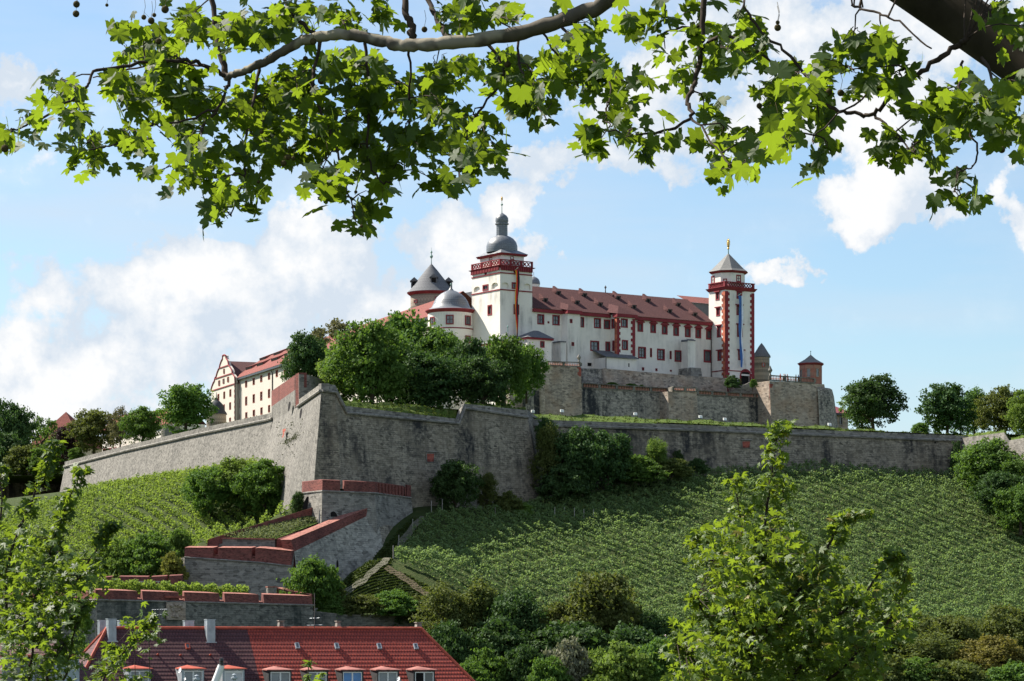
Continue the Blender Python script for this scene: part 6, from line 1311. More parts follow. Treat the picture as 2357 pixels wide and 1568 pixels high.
def aerial(label, u, vb, vt, Y, arms):
    P = pt(u, vb, Y); o = thing('aerial', label, 'antenna', P); k = Y / F; mb = MB(); mb.tube([P, P + Vector((0, 0, (vb - vt) * k))], .022, 5); mb.build('mast', M_bar, o)
    for z, w, n in arms:
        mb = MB(); c = P + Vector((0, 0, (vb - z) * k)); mb.tube([c + Vector((-w * k, .2, .02)), c + Vector((w * k, -.2, .04))], .012, 4)
        for i in range(n): q = c + Vector((w * k * (2 * i / (n - 1) - 1), .2 - .4 * i / (n - 1), .03)); mb.tube([q + Vector((-.03, -.25, 0)), q + Vector((.03, .25, 0))], .008, 4)
        mb.build('crossbar', M_zinc, o)
aerial('thin rooftop antenna with one crossbar on the plum roof', 367, 1480, 1402, 171, [(1404, 18, 7), (1416, 6, 3)])
aerial('thin rusty rooftop antenna on the bright red roof', 724, 1446, 1366, 171.5, [(1424, 12, 4), (1440, 18, 5)])
# roof vents
for i, (x, y) in enumerate(((1068, 497), (1327, 505), (1667, 502))):
    u, v = H1(x, y); s, d, z = roof_sd(u, v); p = HF.p(s, d, z); mb = MB(); mb.tube([p, p + HF_n * .1 + HF.n * .16], [.07, .05], 7); mb.build('roof_vent', M_ridge, hA)
# leaning white funnel with black cap, stove pipes
P = pt(*H1(1730, 800), 120); Q = pt(*H1(1798, 620), 120); o = thing('funnel', 'leaning white funnel with black ribbed cap before the plum roof', 'funnel', P - (Q - P) * 2.5); k = 120 / F
mb = MB(); mb.tube([P - (Q - P) * 2.5, P, Q, Q + (Q - P) * .02], [.16, .155, .145, .16], 16); mb.build('pipe', M_white, o, False)
mb = MB(); c = Q + (Q - P) * .02; mb.lathe(Vector((c.x, c.y, 0)), [(.12, c.z), (.13, c.z + .03), (.085, c.z + .04), (.09, c.z + .14), (.075, c.z + .15), (.095, c.z + .2), (.08, c.z + .26), (.09, c.z + .3), (.0, c.z + .32)], 14); mb.build('cap', M_black, o)
for x, y, lab in ((1515, 765, 'short metal stove pipe cap before the shuttered dormer, the left one'), (1946, 752, 'short metal stove pipe cap before the white shutter, the right one')):
    P = pt(*H1(x, y), 150); o = thing('stove_pipe', lab, 'pipe', P - Vector((0, 0, 2))); mb = MB(); mb.lathe(Vector((P.x, P.y, 0)), [(.09, P.z - 2), (.09, P.z - .1)], 12); mb.build('pipe', M_zinc, o); mb = MB(); mb.lathe(Vector((P.x, P.y, 0)), [(.09, P.z - .12), (.18, P.z - .08), (.18, P.z), (.08, P.z + .03), (.08, P.z + .1), (.13, P.z + .14), (.0, P.z + .2)], 12); mb.build('cap', M_zinc, o)
# corner of another tiled house at the left edge
A2 = pt(95, 1480, 150); f = Frame(A2.x, A2.y, -24); t = thing('house', 'house with dark tiles and grey dormers behind the left sapling', 'house', f.p(0, 4, -9)); mb = MB()
za = A2.z; L0, L1 = -12, 1.0; mb.poly(f.p(L0, 4.5, za - 4.8), f.p(L1 + 3.6, 4.5, za - 4.8), f.p(L1, 0, za), f.p(L0, 0, za)); mb.poly(f.p(L1 + 3.6, 4.5, za - 4.8), f.p(L1 + 3.6, -4.5, za - 4.8), f.p(L1, 0, za)); mb.poly(f.p(L0, 0, za), f.p(L1, 0, za), f.p(L1 + 3.6, -4.5, za - 4.8), f.p(L0, -4.5, za - 4.8)); mb.build('roof', M_tplum, t)
mb = MB(); mb.prism([f.p(L0, 4, 0), f.p(L1 + 3.2, 4, 0), f.p(L1 + 3.2, -4, 0), f.p(L0, -4, 0)], -9, za - 4.7); mb.build('wall', M_cream, t)
for u, v in ((32, 1512), (103, 1512)):
    s, z = f.hit(u, v, 2.9); mb = MB(); mb.cur = 0; mb.fbox(f, s - .75, s + .75, .8, 2.9, z - 1.6, z); mb.cur = 1; mb.fbox(f, s - .95, s + .95, .8, 3.15, z, z + .1); mb.cur = 2; mb.poly(f.p(s - .62, 2.92, z - 1.5), f.p(s + .62, 2.92, z - 1.5), f.p(s + .62, 2.92, z - .12), f.p(s - .62, 2.92, z - .12)); mb.build('dormer', [M_zinc, M_ridge, M_glass], t)
# ================================================================== trees and shrubs
M_bark = flat_mat('bark', (.075, .06, .045), .95, .1, var=.35, scale=3)
M_lf = {
 'mid': leaf_mat('leaves_mid', (0.046, 0.101, 0.019), (0.089, 0.162, 0.032), (0.162, 0.292, 0.032), .32),
 'light': leaf_mat('leaves_light', (0.075, 0.143, 0.024), (0.135, 0.209, 0.041), (0.224, 0.344, 0.045), .35),
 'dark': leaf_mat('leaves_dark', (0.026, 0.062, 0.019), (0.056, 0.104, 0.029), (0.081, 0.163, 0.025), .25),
 'olive': leaf_mat('leaves_olive', (.062, .086, .020), (.108, .132, .036), (.17, .21, .03), .32),
 'ochre': leaf_mat('leaves_ochre', (.125, .128, .028), (.18, .168, .04), (.25, .23, .035), .3),
 'silver': leaf_mat('leaves_silver', (.15, .16, .10), (.24, .24, .16), (.2, .22, .1), .25),
 'purple': leaf_mat('leaves_purple', (.024, .016, .016), (.045, .026, .024), (.05, .02, .02), .2),
 'brown': leaf_mat('leaves_brown', (.085, .085, .04), (.13, .12, .055), (.16, .16, .05), .3),
 'yellow': leaf_mat('leaves_yellow', (.13, .145, .03), (.20, .20, .045), (.26, .28, .04), .35),
}
def crown_arrays(seed, kind):
    g = np.random.default_rng(seed); lobes = []
    if kind == 'round': nl, lo, el, rz = 13, .52, .46, .34
    elif kind == 'tall': nl, lo, el, rz = 12, .45, .45, .26
    elif kind == 'sparse': nl, lo, el, rz = 13, .60, .33, .22
    else: nl, lo, el, rz = 12, .60, .42, .42         # shrub
    for i in range(nl):
        a = i * 2.399 + g.uniform(-.4, .4); q = (i + .5) / nl
        if kind == 'shrub': z = .12 + .66 * q; rr = lo * math.sqrt(max(1 - q ** 1.6, .03))
        elif kind == 'tall': z = .22 + .66 * q; rr = lo * (1 - .75 * q)
        else: z = .26 + .58 * q; rr = lo * math.sin(math.pi * (.18 + .74 * q)) * 1.15
        rr *= g.uniform(.75, 1.1); s = el * g.uniform(.55, 1.3) * (1 - .25 * q); lobes.append((rr * math.cos(a), rr * math.sin(a), z, s, rz * g.uniform(.75, 1.1) * (1 - .3 * q)))
    P, Nn = [], []; ncl = {'sparse': 13, 'shrub': 24}.get(kind, 28); per = {'sparse': 24}.get(kind, 34)
    for (x, y, z, s, sz) in lobes:
        d = g.normal(size=(ncl, 3)); d[:, 2] = d[:, 2] * .8 + .25; d /= np.linalg.norm(d, axis=1)[:, None]; r = g.uniform(.62, 1.16, ncl)[:, None]
        c = np.array([x, y, z]) + d * r * np.array([s, s, sz]); k = np.repeat(np.arange(ncl), per)
        off = g.normal(size=(ncl * per, 3)) * np.array([.072, .072, .026]) * (1.0 if kind != 'sparse' else .9); P.append(c[k] + off); Nn.append(d[k] * .8 + off * 5)
    P = np.concatenate(P); Nn = np.concatenate(Nn); P[:, 2] = np.maximum(P[:, 2], .03); P[:, 2] /= np.percentile(P[:, 2], 99.3); m = np.percentile(np.abs(P[:, 0]), 98.5); P[:, :2] /= m
    return P, Nn
PROTO = {}
def proto(kind, i, mat):
    key = (kind, i, mat)
    if key in PROTO: return PROTO[key]
    base = (kind, i)
    if base not in PROTO:
        P, Nn = crown_arrays(hash_(kind) + i * 31, kind); PROTO[base] = (P, Nn)
    P, Nn = PROTO[base]
    ZK = 1.15 if kind == 'shrub' else 2.9 if kind == 'tall' else 1.9
    Q = P * np.array([1, 1, ZK]); V, Fq = quads(Q, np.full(len(P), .042), tilt=Nn * .8, up=.5); V /= np.array([1, 1, ZK])
    V[:, 2] = np.where(True, V[:, 2], V[:, 2])
    o = np_mesh('crown', V, Fq, M_lf[mat]); me = o.data; bpy.data.objects.remove(o)
    mb = MB(); g = random.Random(i * 7 + len(kind)); top = .62 if kind != 'shrub' else .4; rt = .062 if kind != 'shrub' else .035
    mb.tube([(0, 0, -.06), (.01, 0, .1), (.02, .02, top * .6), (0, .03, top)], [rt * 1.25, rt, rt * .7, rt * .3], 8)
    for k in range(7):
        a = k * 2.4 + g.random(); z = top * (.3 + .09 * k); L = .5 * g.uniform(.7, 1.1); mb.tube([(.01, .01, z), (L * .45 * math.cos(a), L * .45 * math.sin(a), z + .1), (L * math.cos(a), L * math.sin(a), z + .2)], [rt * .5, rt * .32, rt * .1], 6)
    o = mb.build('trunk', M_bark); tm = o.data; bpy.data.objects.remove(o); PROTO[key] = (me, tm); return PROTO[key]
def hash_(s): return sum(ord(c) * (i + 3) for i, c in enumerate(s))
TC = [0]
def snap(P):
    g = gz(P.x, P.y); return Vector((P.x, P.y, g - .25)) if g > P.z and P.y < 470 else P
def tree(name, label, kind, mat, u, vb, vt, w, Y=None, group=None, cat=None, trunk=True, depth=None):
    """Y None: stands on the hillside where the picture row meets it"""
    P = on_ground(u, vb) if Y is None else pt(u, vb, Y); Yq = P.y; P = snap(P); TC[0] += 1; i = TC[0] % 4
    o = thing(name, label, cat or ('shrub' if kind == 'shrub' else 'tree'), P, group); me, tm = proto(kind, i, mat)
    c = bpy.data.objects.new('crown', me); COL.objects.link(c); c.parent = o
    if trunk: k = bpy.data.objects.new('trunk', tm); COL.objects.link(k); k.parent = o
    r = w / F * Yq / 2; o.scale = (r, r * (depth or 1), ((VH - vt) / F * Yq - P.z) * 1.02); o.rotation_euler = (0, 0, rnd.uniform(0, 6.28)) if not depth else (0, 0, 0); return o
B = 'trees on the bastion'; LG = 'trees behind the left curtain wall'
T = tree
# on the left curtain wall
T('tree', 'tall dark round tree at the far left skyline', 'round', 'dark', 25, 1085, 933, 105, 690, LG); T('tree', 'airy green tree right of the tall dark far left tree', 'sparse', 'mid', 95, 1085, 965, 105, 700, LG)
T('copper_beech', 'dark purple tree below the pyramid roof', 'round', 'purple', 155, 1072, 985, 75, 660, LG); T('tree', 'broad light crowned tree right of the pyramid roof', 'round', 'olive', 217, 1045, 948, 108, 652, LG)
T('tree', 'thin brownish tree between two green trees on the left wall', 'sparse', 'brown', 277, 1035, 940, 62, 640, LG); T('tree', 'green tree standing left of the low stone drum', 'round', 'mid', 328, 1026, 942, 92, 622, LG); T('tree', 'large round tree beside the onion domed turret', 'round', 'mid', 428, 1000, 890, 132, 590, LG)
T('shrub', 'dark shrub mass on the moat wall, at the very left edge', 'shrub', 'dark', 10, 1092, 1000, 110, 672); T('shrub', 'olive shrub on the moat wall beside the leafy sapling tip', 'shrub', 'olive', 60, 1092, 1030, 110, 668); T('shrub', 'green shrub on the moat wall next to the curtain wall end', 'shrub', 'mid', 110, 1094, 1025, 100, 664)
T('shrub', 'low shrub at the near end of the left curtain crest', 'shrub', 'mid', 175, 1060, 1032, 40, 652)
T('shrub', 'thin shrub behind the stepped red parapet', 'shrub', 'mid', 655, 985, 955, 40, 548)
# wooded bastion top
T('tree', 'dark tree at the left end of the bastion grove', 'round', 'dark', 703, 910, 775, 105, 520, B); T('tree', 'greyish tree at the back of the bastion grove', 'sparse', 'brown', 765, 900, 742, 150, 545, B)
T('tree', 'broad round tree at the front of the bastion grove', 'round', 'mid', 855, 948, 752, 178, 472, B, depth=.8); T('tree', 'tallest rounded tree in the middle of the bastion grove', 'round', 'mid', 930, 945, 735, 180, 505, B); T('tree', 'dense dark tree right of the tallest grove tree', 'round', 'mid', 1008, 950, 762, 140, 500, B)
T('tree', 'dark tree below the round white tower', 'round', 'dark', 1080, 952, 790, 112, 490, B); T('tree', 'rounded tree in front of the small pointed annexe', 'round', 'mid', 1160, 936, 782, 128, 505, B); T('tree', 'rightmost tree of the bastion grove before the tan block', 'round', 'mid', 1212, 922, 800, 84, 520, B)
T('tree', 'low leaning tree at the front left of the grove', 'round', 'light', 790, 935, 800, 110, 480, B); T('tree', 'low dark tree filling the centre front of the grove', 'round', 'dark', 985, 955, 820, 170, 478, B); T('tree', 'low tree at the right front of the grove', 'round', 'dark', 1110, 945, 830, 130, 480, B)
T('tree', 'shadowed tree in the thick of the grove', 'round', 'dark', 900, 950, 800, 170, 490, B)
# right skyline
RG = 'trees beyond the right rampart'
T('tree', 'isolated dark broad tree right of the guard house', 'round', 'dark', 2010, 996, 872, 132, 548, RG); T('tree', 'light branch like tree behind the isolated dark tree', 'sparse', 'light', 1985, 996, 890, 90, 556, RG)
T('tree', 'tall dark tree at the left of the right hand clump', 'round', 'dark', 2180, 1012, 891, 128, 562, RG); T('tree', 'slim green tree in the right hand clump', 'tall', 'mid', 2243, 1012, 900, 90, 575, RG); T('tree', 'olive crowned tree in the right hand clump', 'round', 'olive', 2305, 1012, 898, 105, 566, RG); T('tree', 'pale tree cut by the right picture edge', 'round', 'light', 2362, 1012, 905, 90, 555, RG); T('shrub', 'low shrub on the skyline left of the right clump', 'shrub', 'mid', 2118, 1002, 975, 46, 560)
# slopes
T('tree', 'rounded green tree left of two below the left curtain wall', 'round', 'mid', 482, 1196, 1082, 112); T('tree', 'bright tree between its two neighbours under the left wall', 'round', 'light', 545, 1180, 1062, 120, None); T('tree', 'wide round tree beside the tall bastion foot', 'round', 'mid', 608, 1192, 1066, 132)
T('shrub', 'dark ivy clump in the corner of the bastion foot', 'shrub', 'dark', 686, 1185, 1135, 34)
SG = 'shrubs above the low brick parapet'
T('shrub', 'feathery green shrub left of the stepped outwork', 'shrub', 'mid', 345, 1335, 1232, 125, 421, SG); T('shrub', 'feathery shrub at the left of the brick parapet', 'shrub', 'light', 270, 1335, 1245, 90, 423, SG); T('shrub', 'yellowish shrub by the outwork corner', 'shrub', 'yellow', 395, 1335, 1275, 66, 416, SG); T('shrub', 'green shrub behind the yellowish one', 'shrub', 'mid', 412, 1310, 1225, 70, 426, SG)
T('tree', 'dark tree in front of the red plaque wall', 'round', 'dark', 1048, 1178, 1066, 105); T('tree', 'slim lighter tree right of the dark plaque tree', 'tall', 'olive', 1121, 1182, 1093, 58); T('shrub', 'pale bush at the vineyard top right of the slim tree', 'shrub', 'olive', 1168, 1190, 1135, 80)
T('shrub', 'low bush at the end of the vineyard row', 'shrub', 'light', 1205, 1195, 1160, 50)
VG = 'ivy covered trees against the right rampart'
T('tree', 'tall ivy clad tree hugging the bastion edge', 'tall', 'olive', 1262, 1145, 985, 80, 474, VG); T('tree', 'small dark tree above the bastion ivy', 'round', 'dark', 1257, 1040, 965, 48, 477, VG); T('tree', 'dark broad tree in the ivy thicket', 'round', 'dark', 1330, 1142, 992, 130, 476, VG); T('tree', 'dark tree right of the broad ivy thicket tree', 'round', 'dark', 1398, 1135, 1000, 115, 480, VG); T('shrub', 'low dark thicket along the rampart foot', 'shrub', 'dark', 1300, 1150, 1070, 120, 472, VG)
T('shrub', 'rambling ivy mound along the rampart foot', 'shrub', 'mid', 1462, 1110, 1052, 130, 484, VG); T('tree', 'spindly light tree on the ivy mound', 'tall', 'light', 1512, 1098, 1014, 58, 487, VG); T('shrub', 'sunlit ivy mound left of the last rampart bush', 'shrub', 'olive', 1545, 1100, 1058, 90, 487, VG); T('shrub', 'last small dark bush at the rampart foot', 'shrub', 'dark', 1605, 1090, 1057, 44, 491, VG); T('shrub', 'dark bush on the rampart beside the spindly tree', 'shrub', 'dark', 1562, 1090, 1040, 34, 492, VG)
EG = 'trees at the right end of the vineyard'
T('tree', 'big rounded tree before the small right bastion', 'round', 'mid', 2275, 1150, 1018, 145, 500, EG); T('tree', 'tree at the right edge below the small bastion', 'round', 'mid', 2345, 1175, 1062, 110, 495, EG); T('tree', 'drooping tree at the end of the vineyard', 'round', 'dark', 2300, 1190, 1090, 110, 490, EG); T('tree', 'lowest dark tree on the right vineyard border', 'round', 'mid', 2350, 1225, 1120, 110, 485, EG); T('shrub', 'dark ivy on the end of the right rampart', 'shrub', 'dark', 2203, 1105, 1022, 40, 517, EG); T('shrub', 'dark hollow bush at the rampart end', 'shrub', 'dark', 2225, 1120, 1060, 60, 512, EG)
T('shrub', 'tree like bush at the corner of the outwork ramp', 'shrub', 'mid', 722, 1400, 1292, 125, 402); T('shrub', 'flowering bush beside the outwork ramp bush', 'shrub', 'olive', 758, 1400, 1318, 70, 405)
for k, (u, vb, vt, w, m, lab) in enumerate(((770, 1425, 1385, 90, 'mid', 'left part of the ivy hedge on the grey retaining wall'), (835, 1420, 1372, 110, 'olive', 'middle part of the ivy hedge on the grey retaining wall'), (905, 1418, 1362, 110, 'mid', 'bushy part of the ivy hedge right of the middle'), (965, 1430, 1375, 100, 'olive', 'right part of the ivy hedge near the dirt track'), (900, 1440, 1408, 90, 'dark', 'ivy hanging down the grey retaining wall'))): T('ivy_hedge', lab, 'shrub', m, u, vb, vt, w, 400 + k, 'ivy on the retaining wall', 'hedge')
DG = 'dark trees along the vineyard foot'
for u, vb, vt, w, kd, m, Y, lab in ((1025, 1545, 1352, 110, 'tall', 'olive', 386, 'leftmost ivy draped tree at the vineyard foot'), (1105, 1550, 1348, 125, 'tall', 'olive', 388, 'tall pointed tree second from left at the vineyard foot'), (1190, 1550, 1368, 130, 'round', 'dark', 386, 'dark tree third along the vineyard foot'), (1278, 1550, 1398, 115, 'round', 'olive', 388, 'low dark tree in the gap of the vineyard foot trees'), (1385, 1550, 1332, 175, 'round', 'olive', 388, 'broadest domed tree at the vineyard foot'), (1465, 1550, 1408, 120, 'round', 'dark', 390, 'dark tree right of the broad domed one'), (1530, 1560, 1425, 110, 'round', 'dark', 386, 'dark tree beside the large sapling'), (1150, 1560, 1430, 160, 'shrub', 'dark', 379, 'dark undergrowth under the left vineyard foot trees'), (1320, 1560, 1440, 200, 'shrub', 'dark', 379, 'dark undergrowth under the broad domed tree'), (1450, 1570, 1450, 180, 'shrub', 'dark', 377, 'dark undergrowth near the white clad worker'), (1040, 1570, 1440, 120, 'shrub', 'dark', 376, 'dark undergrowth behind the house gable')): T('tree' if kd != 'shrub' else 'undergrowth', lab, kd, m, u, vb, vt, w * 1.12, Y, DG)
FG_ = 'bushes in front of the dark trees'
for u, vb, vt, w, m, Y, lab in ((1118, 1600, 1500, 120, 'mid', 350, 'green bush right of the house roof hip'), (1205, 1600, 1492, 105, 'dark', 350, 'dark green bush second right of the house'), (1310, 1600, 1480, 115, 'silver', 348, 'silvery grey bush in the middle foreground'), (1265, 1620, 1520, 110, 'mid', 345, 'green bush left of the silvery one'), (1430, 1620, 1488, 190, 'light', 346, 'large light green bush right of the silvery one'), (1515, 1610, 1480, 120, 'mid', 350, 'green bush near the foot of the large sapling'), (1080, 1620, 1530, 100, 'mid', 340, 'low green bush touching the house hip'), (1380, 1600, 1500, 90, 'light', 352, 'pale bush between the silvery and light green ones')): T('bush', lab, 'shrub', m, u, vb, vt, w, Y, FG_, 'bush')
QG = 'trees in the lower right corner'
for u, vb, vt, w, kd, m, Y, lab in ((2105, 1600, 1418, 150, 'round', 'olive', 395, 'olive tree just right of the large sapling'), (2195, 1600, 1425, 150, 'round', 'olive', 392, 'olive tree in the middle of the lower right group'), (2290, 1600, 1470, 160, 'round', 'ochre', 375, 'yellowish ochre tree in the lower right corner'), (2325, 1580, 1402, 150, 'round', 'olive', 400, 'brownish green tree at the lower right edge'), (2150, 1630, 1462, 150, 'tall', 'olive', 378, 'shadowed tree in front of the lower right olive trees'), (2010, 1600, 1425, 150, 'round', 'olive', 396, 'olive tree seen through the right of the sapling'), (1900, 1600, 1440, 160, 'round', 'dark', 396, 'dark tree seen through the middle of the sapling'), (1780, 1600, 1440, 160, 'round', 'dark', 398, 'dark tree behind the sapling stem'), (1660, 1600, 1425, 170, 'round', 'dark', 400, 'dark tree behind the left of the sapling'), (1590, 1580, 1440, 90, 'tall', 'mid', 390, 'conifer like tree behind the sapling edge')): T('tree', lab, kd, m, u, vb, vt, w, Y, QG)
for k, (u, vt, m) in enumerate(((1930, 1500, 'mid'), (2020, 1510, 'olive'), (2105, 1520, 'mid'), (2200, 1525, 'olive'), (2345, 1530, 'mid'), (1620, 1500, 'mid'), (1720, 1510, 'dark'), (1830, 1505, 'dark'))): T('undergrowth', ['low green undergrowth by the right side of the large sapling', 'olive undergrowth right of the large sapling', 'green undergrowth left of the ochre tree', 'olive undergrowth directly left of the ochre tree', 'green undergrowth in the bottom right corner', 'green undergrowth behind the left side of the large sapling', 'dark undergrowth behind the large sapling stem', 'dark undergrowth behind the right part of the large sapling'][k], 'shrub', m, u, 1640, vt, 170, 362, QG)
LGd = 'undergrowth behind the left sapling'
for u, vb, vt, w, m, Y, lab in ((60, 1480, 1370, 130, 'mid', 395, 'undergrowth at the far left behind the sapling'), (150, 1470, 1345, 120, 'mid', 400, 'undergrowth by the left end of the red merlons'), (180, 1570, 1470, 110, 'light', 300, 'sunlit bush between the tiled houses'), (230, 1345, 1270, 70, 'mid', 424, 'small bush above the left end of the brick parapet'), (40, 1560, 1440, 160, 'mid', 300, 'bush behind the lower left house')): T('bush', lab, 'shrub', m, u, vb, vt, w, Y, LGd, 'bush')
T('climbing_vine', 'climbing plant on the lit flank of the lower wall', 'shrub', 'light', 190, 1460, 1395, 46, 366, None, 'plant')
T('climbing_vine', 'dark climbing roses at the tower gateway', 'shrub', 'dark', 1685, 893, 866, 44, 606, None, 'plant'); T('climbing_vine', 'small leafy shrub right of the tower gateway', 'shrub', 'mid', 1734, 892, 874, 18, 606, None, 'plant')
for k, (x, y, w) in enumerate(((790, 1102, 26), (960, 1115, 30), (1060, 1125, 16))): T('planting', ['flower bed greenery on the terrace, the left clump', 'flower bed greenery on the terrace, the long middle clump', 'flower bed greenery on the terrace, the small right clump'][k], 'shrub', 'mid', *Z2(x, y + 30), Z2(x, y - 6)[1], w, FR.p(FR.hit(*Z2(x, y), 12)[0], 12, 0).y, 'terrace planting', 'plant', False)
# figure in white among the bushes
person('person in white clothes and cap among the lower bushes', pt(1532, 1492, 380), M_white, M_white, 0, R(60))
# ================================================================== foreground plane tree and saplings
M_pl = leaf_mat('plane_leaves', (.016, .038, .007), (.032, .064, .011), (.31, .45, .022), .42, .6, .3, 0)
M_mp = leaf_mat('maple_leaves', (.045, .084, .014), (.080, .125, .022), (.34, .48, .03), .34, .55, .3, 0, cy=(.16, .13, .015))
M_mpL = leaf_mat('dark_maple_leaves', (.030, .062, .012), (.055, .098, .02), (.32, .46, .03), .34, .55, .3, 0)
t_ = NT('plane_bark'); o_ = t_.obj(); vv = t_.noise(o_, 7, 4, .5, (1, 1, .6)); v2 = t_.noise(o_, 3.2, 3, .5)
t_.col(t_.mix(t_.ramp(v2, .5, .56), t_.mix(t_.ramp(vv, .35, .65), (.07, .06, .046), (.12, .103, .08)), (.25, .225, .17))); t_.rgh(.85, .2); t_.bump(vv, .5, .02); M_plbark = t_.mat
M_pldark = flat_mat('shaded_plane_bark', (.045, .036, .028), .95, .1, var=.45, scale=3)  # canopy shade painted into the trunk as a darker bark colour
M_twig = flat_mat('twig_bark', (.045, .033, .026), .9, .15, var=.3, scale=8)
t_ = NT('seed_ball_skin'); t_.col(t_.mix(t_.noise(t_.obj(), 60, 3), (.10, .075, .03), (.05, .045, .02))); t_.rgh(.95, .1); t_.bump(t_.noise(t_.obj(), 140, 2), 1, .01); M_seed = t_.mat
half = [(0, 1.0), (5, .86), (10, .80), (15, .84), (19, .70), (26, .55), (33, .66), (39, .80), (45, .82), (52, .98), (57, .84), (63, .80), (68, .70), (76, .56), (84, .64), (92, .74), (99, .72), (106, .84), (113, .66), (125, .56), (140, .50), (156, .44), (170, .30)]
half2 = [(0, 1.0), (6, .74), (15, .80), (18, .56), (28, .36), (36, .60), (45, .72), (52, .98), (60, .68), (70, .66), (78, .38), (94, .50), (104, .70), (114, .46), (140, .34), (165, .26)]
def leaf_template(hf, curl):
    pts = [(a, r) for a, r in hf] + [(180, .12)] + [(-a, r) for a, r in reversed(hf[1:])]
    V = [(0, 0, 0)] + [(r * math.sin(R(a)), r * math.cos(R(a)), -curl * r * r + .10 * abs(math.sin(R(a))) * r) for a, r in pts]; n = len(pts)
    return np.array(V), np.array([(0, 1 + i, 1 + (i + 1) % n) for i in range(n)])
TPL = [leaf_template(half, .22), leaf_template(half2, .35)]
def leaves(name, P, size, mat, parent, tpl, up=.8, droop=.7, face=0.0):
    T, Fc = TPL[tpl]; n = len(P); nr = nrng.normal(size=(n, 3)); nr[:, 2] += up; nr[:, 1] -= face; nr /= np.linalg.norm(nr, axis=1)[:, None]
    tip = nrng.normal(size=(n, 3)); tip[:, 2] -= droop; tip -= (tip * nr).sum(1)[:, None] * nr; tip /= np.linalg.norm(tip, axis=1)[:, None]; sd = np.cross(tip, nr)
    s = size[:, None, None]; wd = nrng.uniform(.85, 1.1, n)[:, None, None]; cu = nrng.uniform(.2, 2.0, n)[:, None, None]
    V = P[:, None, :] + s * (T[None, :, :1] * wd * sd[:, None, :] + T[None, :, 1:2] * tip[:, None, :] + T[None, :, 2:] * cu * nr[:, None, :])
    Fq = (Fc[None] + (np.arange(n) * len(T))[:, None, None]).reshape(-1, 3); return np_mesh(name, V.reshape(-1, 3), Fq, mat, parent)
def smooth_path(P, k=6):
    out = []
    for i in range(len(P) - 1):
        p0, p1, p2, p3 = P[max(i - 1, 0)], P[i], P[i + 1], P[min(i + 2, len(P) - 1)]
        for j in range(k):
            t = j / k; out.append(0.5 * ((2 * p1) + (p2 - p0) * t + (2 * p0 - 5 * p1 + 4 * p2 - p3) * t * t + (3 * p1 - p0 - 3 * p2 + p3) * t ** 3))
    return out + [P[-1]]
def limb(px, r0, r1, Y0, Y1, wob=.0, k=6):
    n = len(px); P = smooth_path([pt(u, v, Y0 + (Y1 - Y0) * i / (n - 1)) for i, (u, v) in enumerate(px)], k); m = len(P); rad = [(r0 + (r1 - r0) * i / (m - 1)) * (1 + .08 * math.sin(i * 1.7)) / F * P[i].y for i in range(m)]
    return [p + Vector((rnd.gauss(0, wob), rnd.gauss(0, wob), rnd.gauss(0, wob))) for p in P], rad
pl = thing('plane_tree', 'large plane tree whose leafy boughs hang across the top of the view', 'tree', Vector((pt(3000, 0, 15).x, 15, -7.5)))
P, rd = limb([(2990, 4753), (3010, 3000), (2985, 1700), (2900, 900), (2720, 480), (2520, 262), (2357, 140), (2150, 0), (1950, -130), (1700, -290), (1500, -420)], 190, 34, 15, 17.5)
rd = [(.46 - .30 * min(1, i / (len(P) * .55)) - .10 * max(0, i / len(P) - .55)) for i in range(len(P))]
mb = MB(); mb.tube(P, rd, 20); mb.build('trunk', M_pldark, pl, True)
SK = []
def bough(px, r0, r1, Y0, Y1, mat=None, wob=.006, seg=9):
    P, rd = limb(px, r0, r1, Y0, Y1, wob); mb = MB(); mb.tube(P, rd, seg); mb.build('branch', mat or M_twig, pl, True); SK.extend(P)
bough([(1600, -360), (1480, -120), (1400, 0), (1330, 32), (1240, 66), (1120, 90), (1010, 100), (940, 106), (880, 96), (800, 80), (740, 84), (690, 97), (650, 120), (600, 146), (560, 164), (522, 179)], 20, 8, 17.3, 18.4, M_plbark, .004, 12)
bough([(522, 179), (470, 150), (420, 140), (320, 146), (215, 168), (200, 200), (125, 258), (60, 290), (20, 302)], 5, 2, 18.4, 17.8); bough([(522, 176), (506, 120), (496, 60), (486, -40), (500, -160)], 8, 5, 18.4, 18.8)
bough([(470, 152), (400, 145), (300, 160), (215, 180)], 3, 1.6, 18.3, 18.9); bough([(530, 188), (500, 250), (462, 300), (430, 365), (400, 392)], 4, 1.5, 18.3, 17.6); bough([(600, 150), (575, 260), (565, 350), (558, 420), (528, 500)], 4, 1.4, 18.4, 17.4)
bough([(350, 290), (300, 320), (245, 335), (200, 350)], 2.5, 1.3, 18.0, 17.7); bough([(500, 250), (420, 280), (350, 290)], 3, 2, 18.0, 17.8)
bough([(740, 86), (720, 200), (760, 300), (790, 400), (820, 510)], 4.5, 1.4, 18.5, 17.5); bough([(840, 85), (850, 220), (845, 330), (870, 410), (900, 420)], 4, 1.3, 18.4, 18.0); bough([(945, 104), (950, 70), (935, 20), (930, -60)], 9, 7, 18.2, 18.6); bough([(1035, 90), (1005, 45), (985, -10), (960, -80)], 7, 5, 18.2, 18.9)
bough([(940, 108), (945, 250), (935, 340), (930, 400)], 3, 1.2, 18.1, 18.4); bough([(1120, 95), (1160, 170), (1100, 260), (1065, 340), (1060, 420)], 4, 1.3, 18.0, 17.2); bough([(1190, 75), (1200, 160), (1230, 230), (1260, 280)], 3.5, 1.3, 17.8, 17.0)
bough([(730, 84), (680, 40), (640, -30)], 5, 4, 18.5, 18.8); bough([(1280, 50), (1340, 110), (1400, 190), (1390, 280)], 4, 1.3, 17.6, 16.8); bough([(1240, 66), (1310, 160), (1330, 200)], 3, 1.3, 17.8, 17.6)
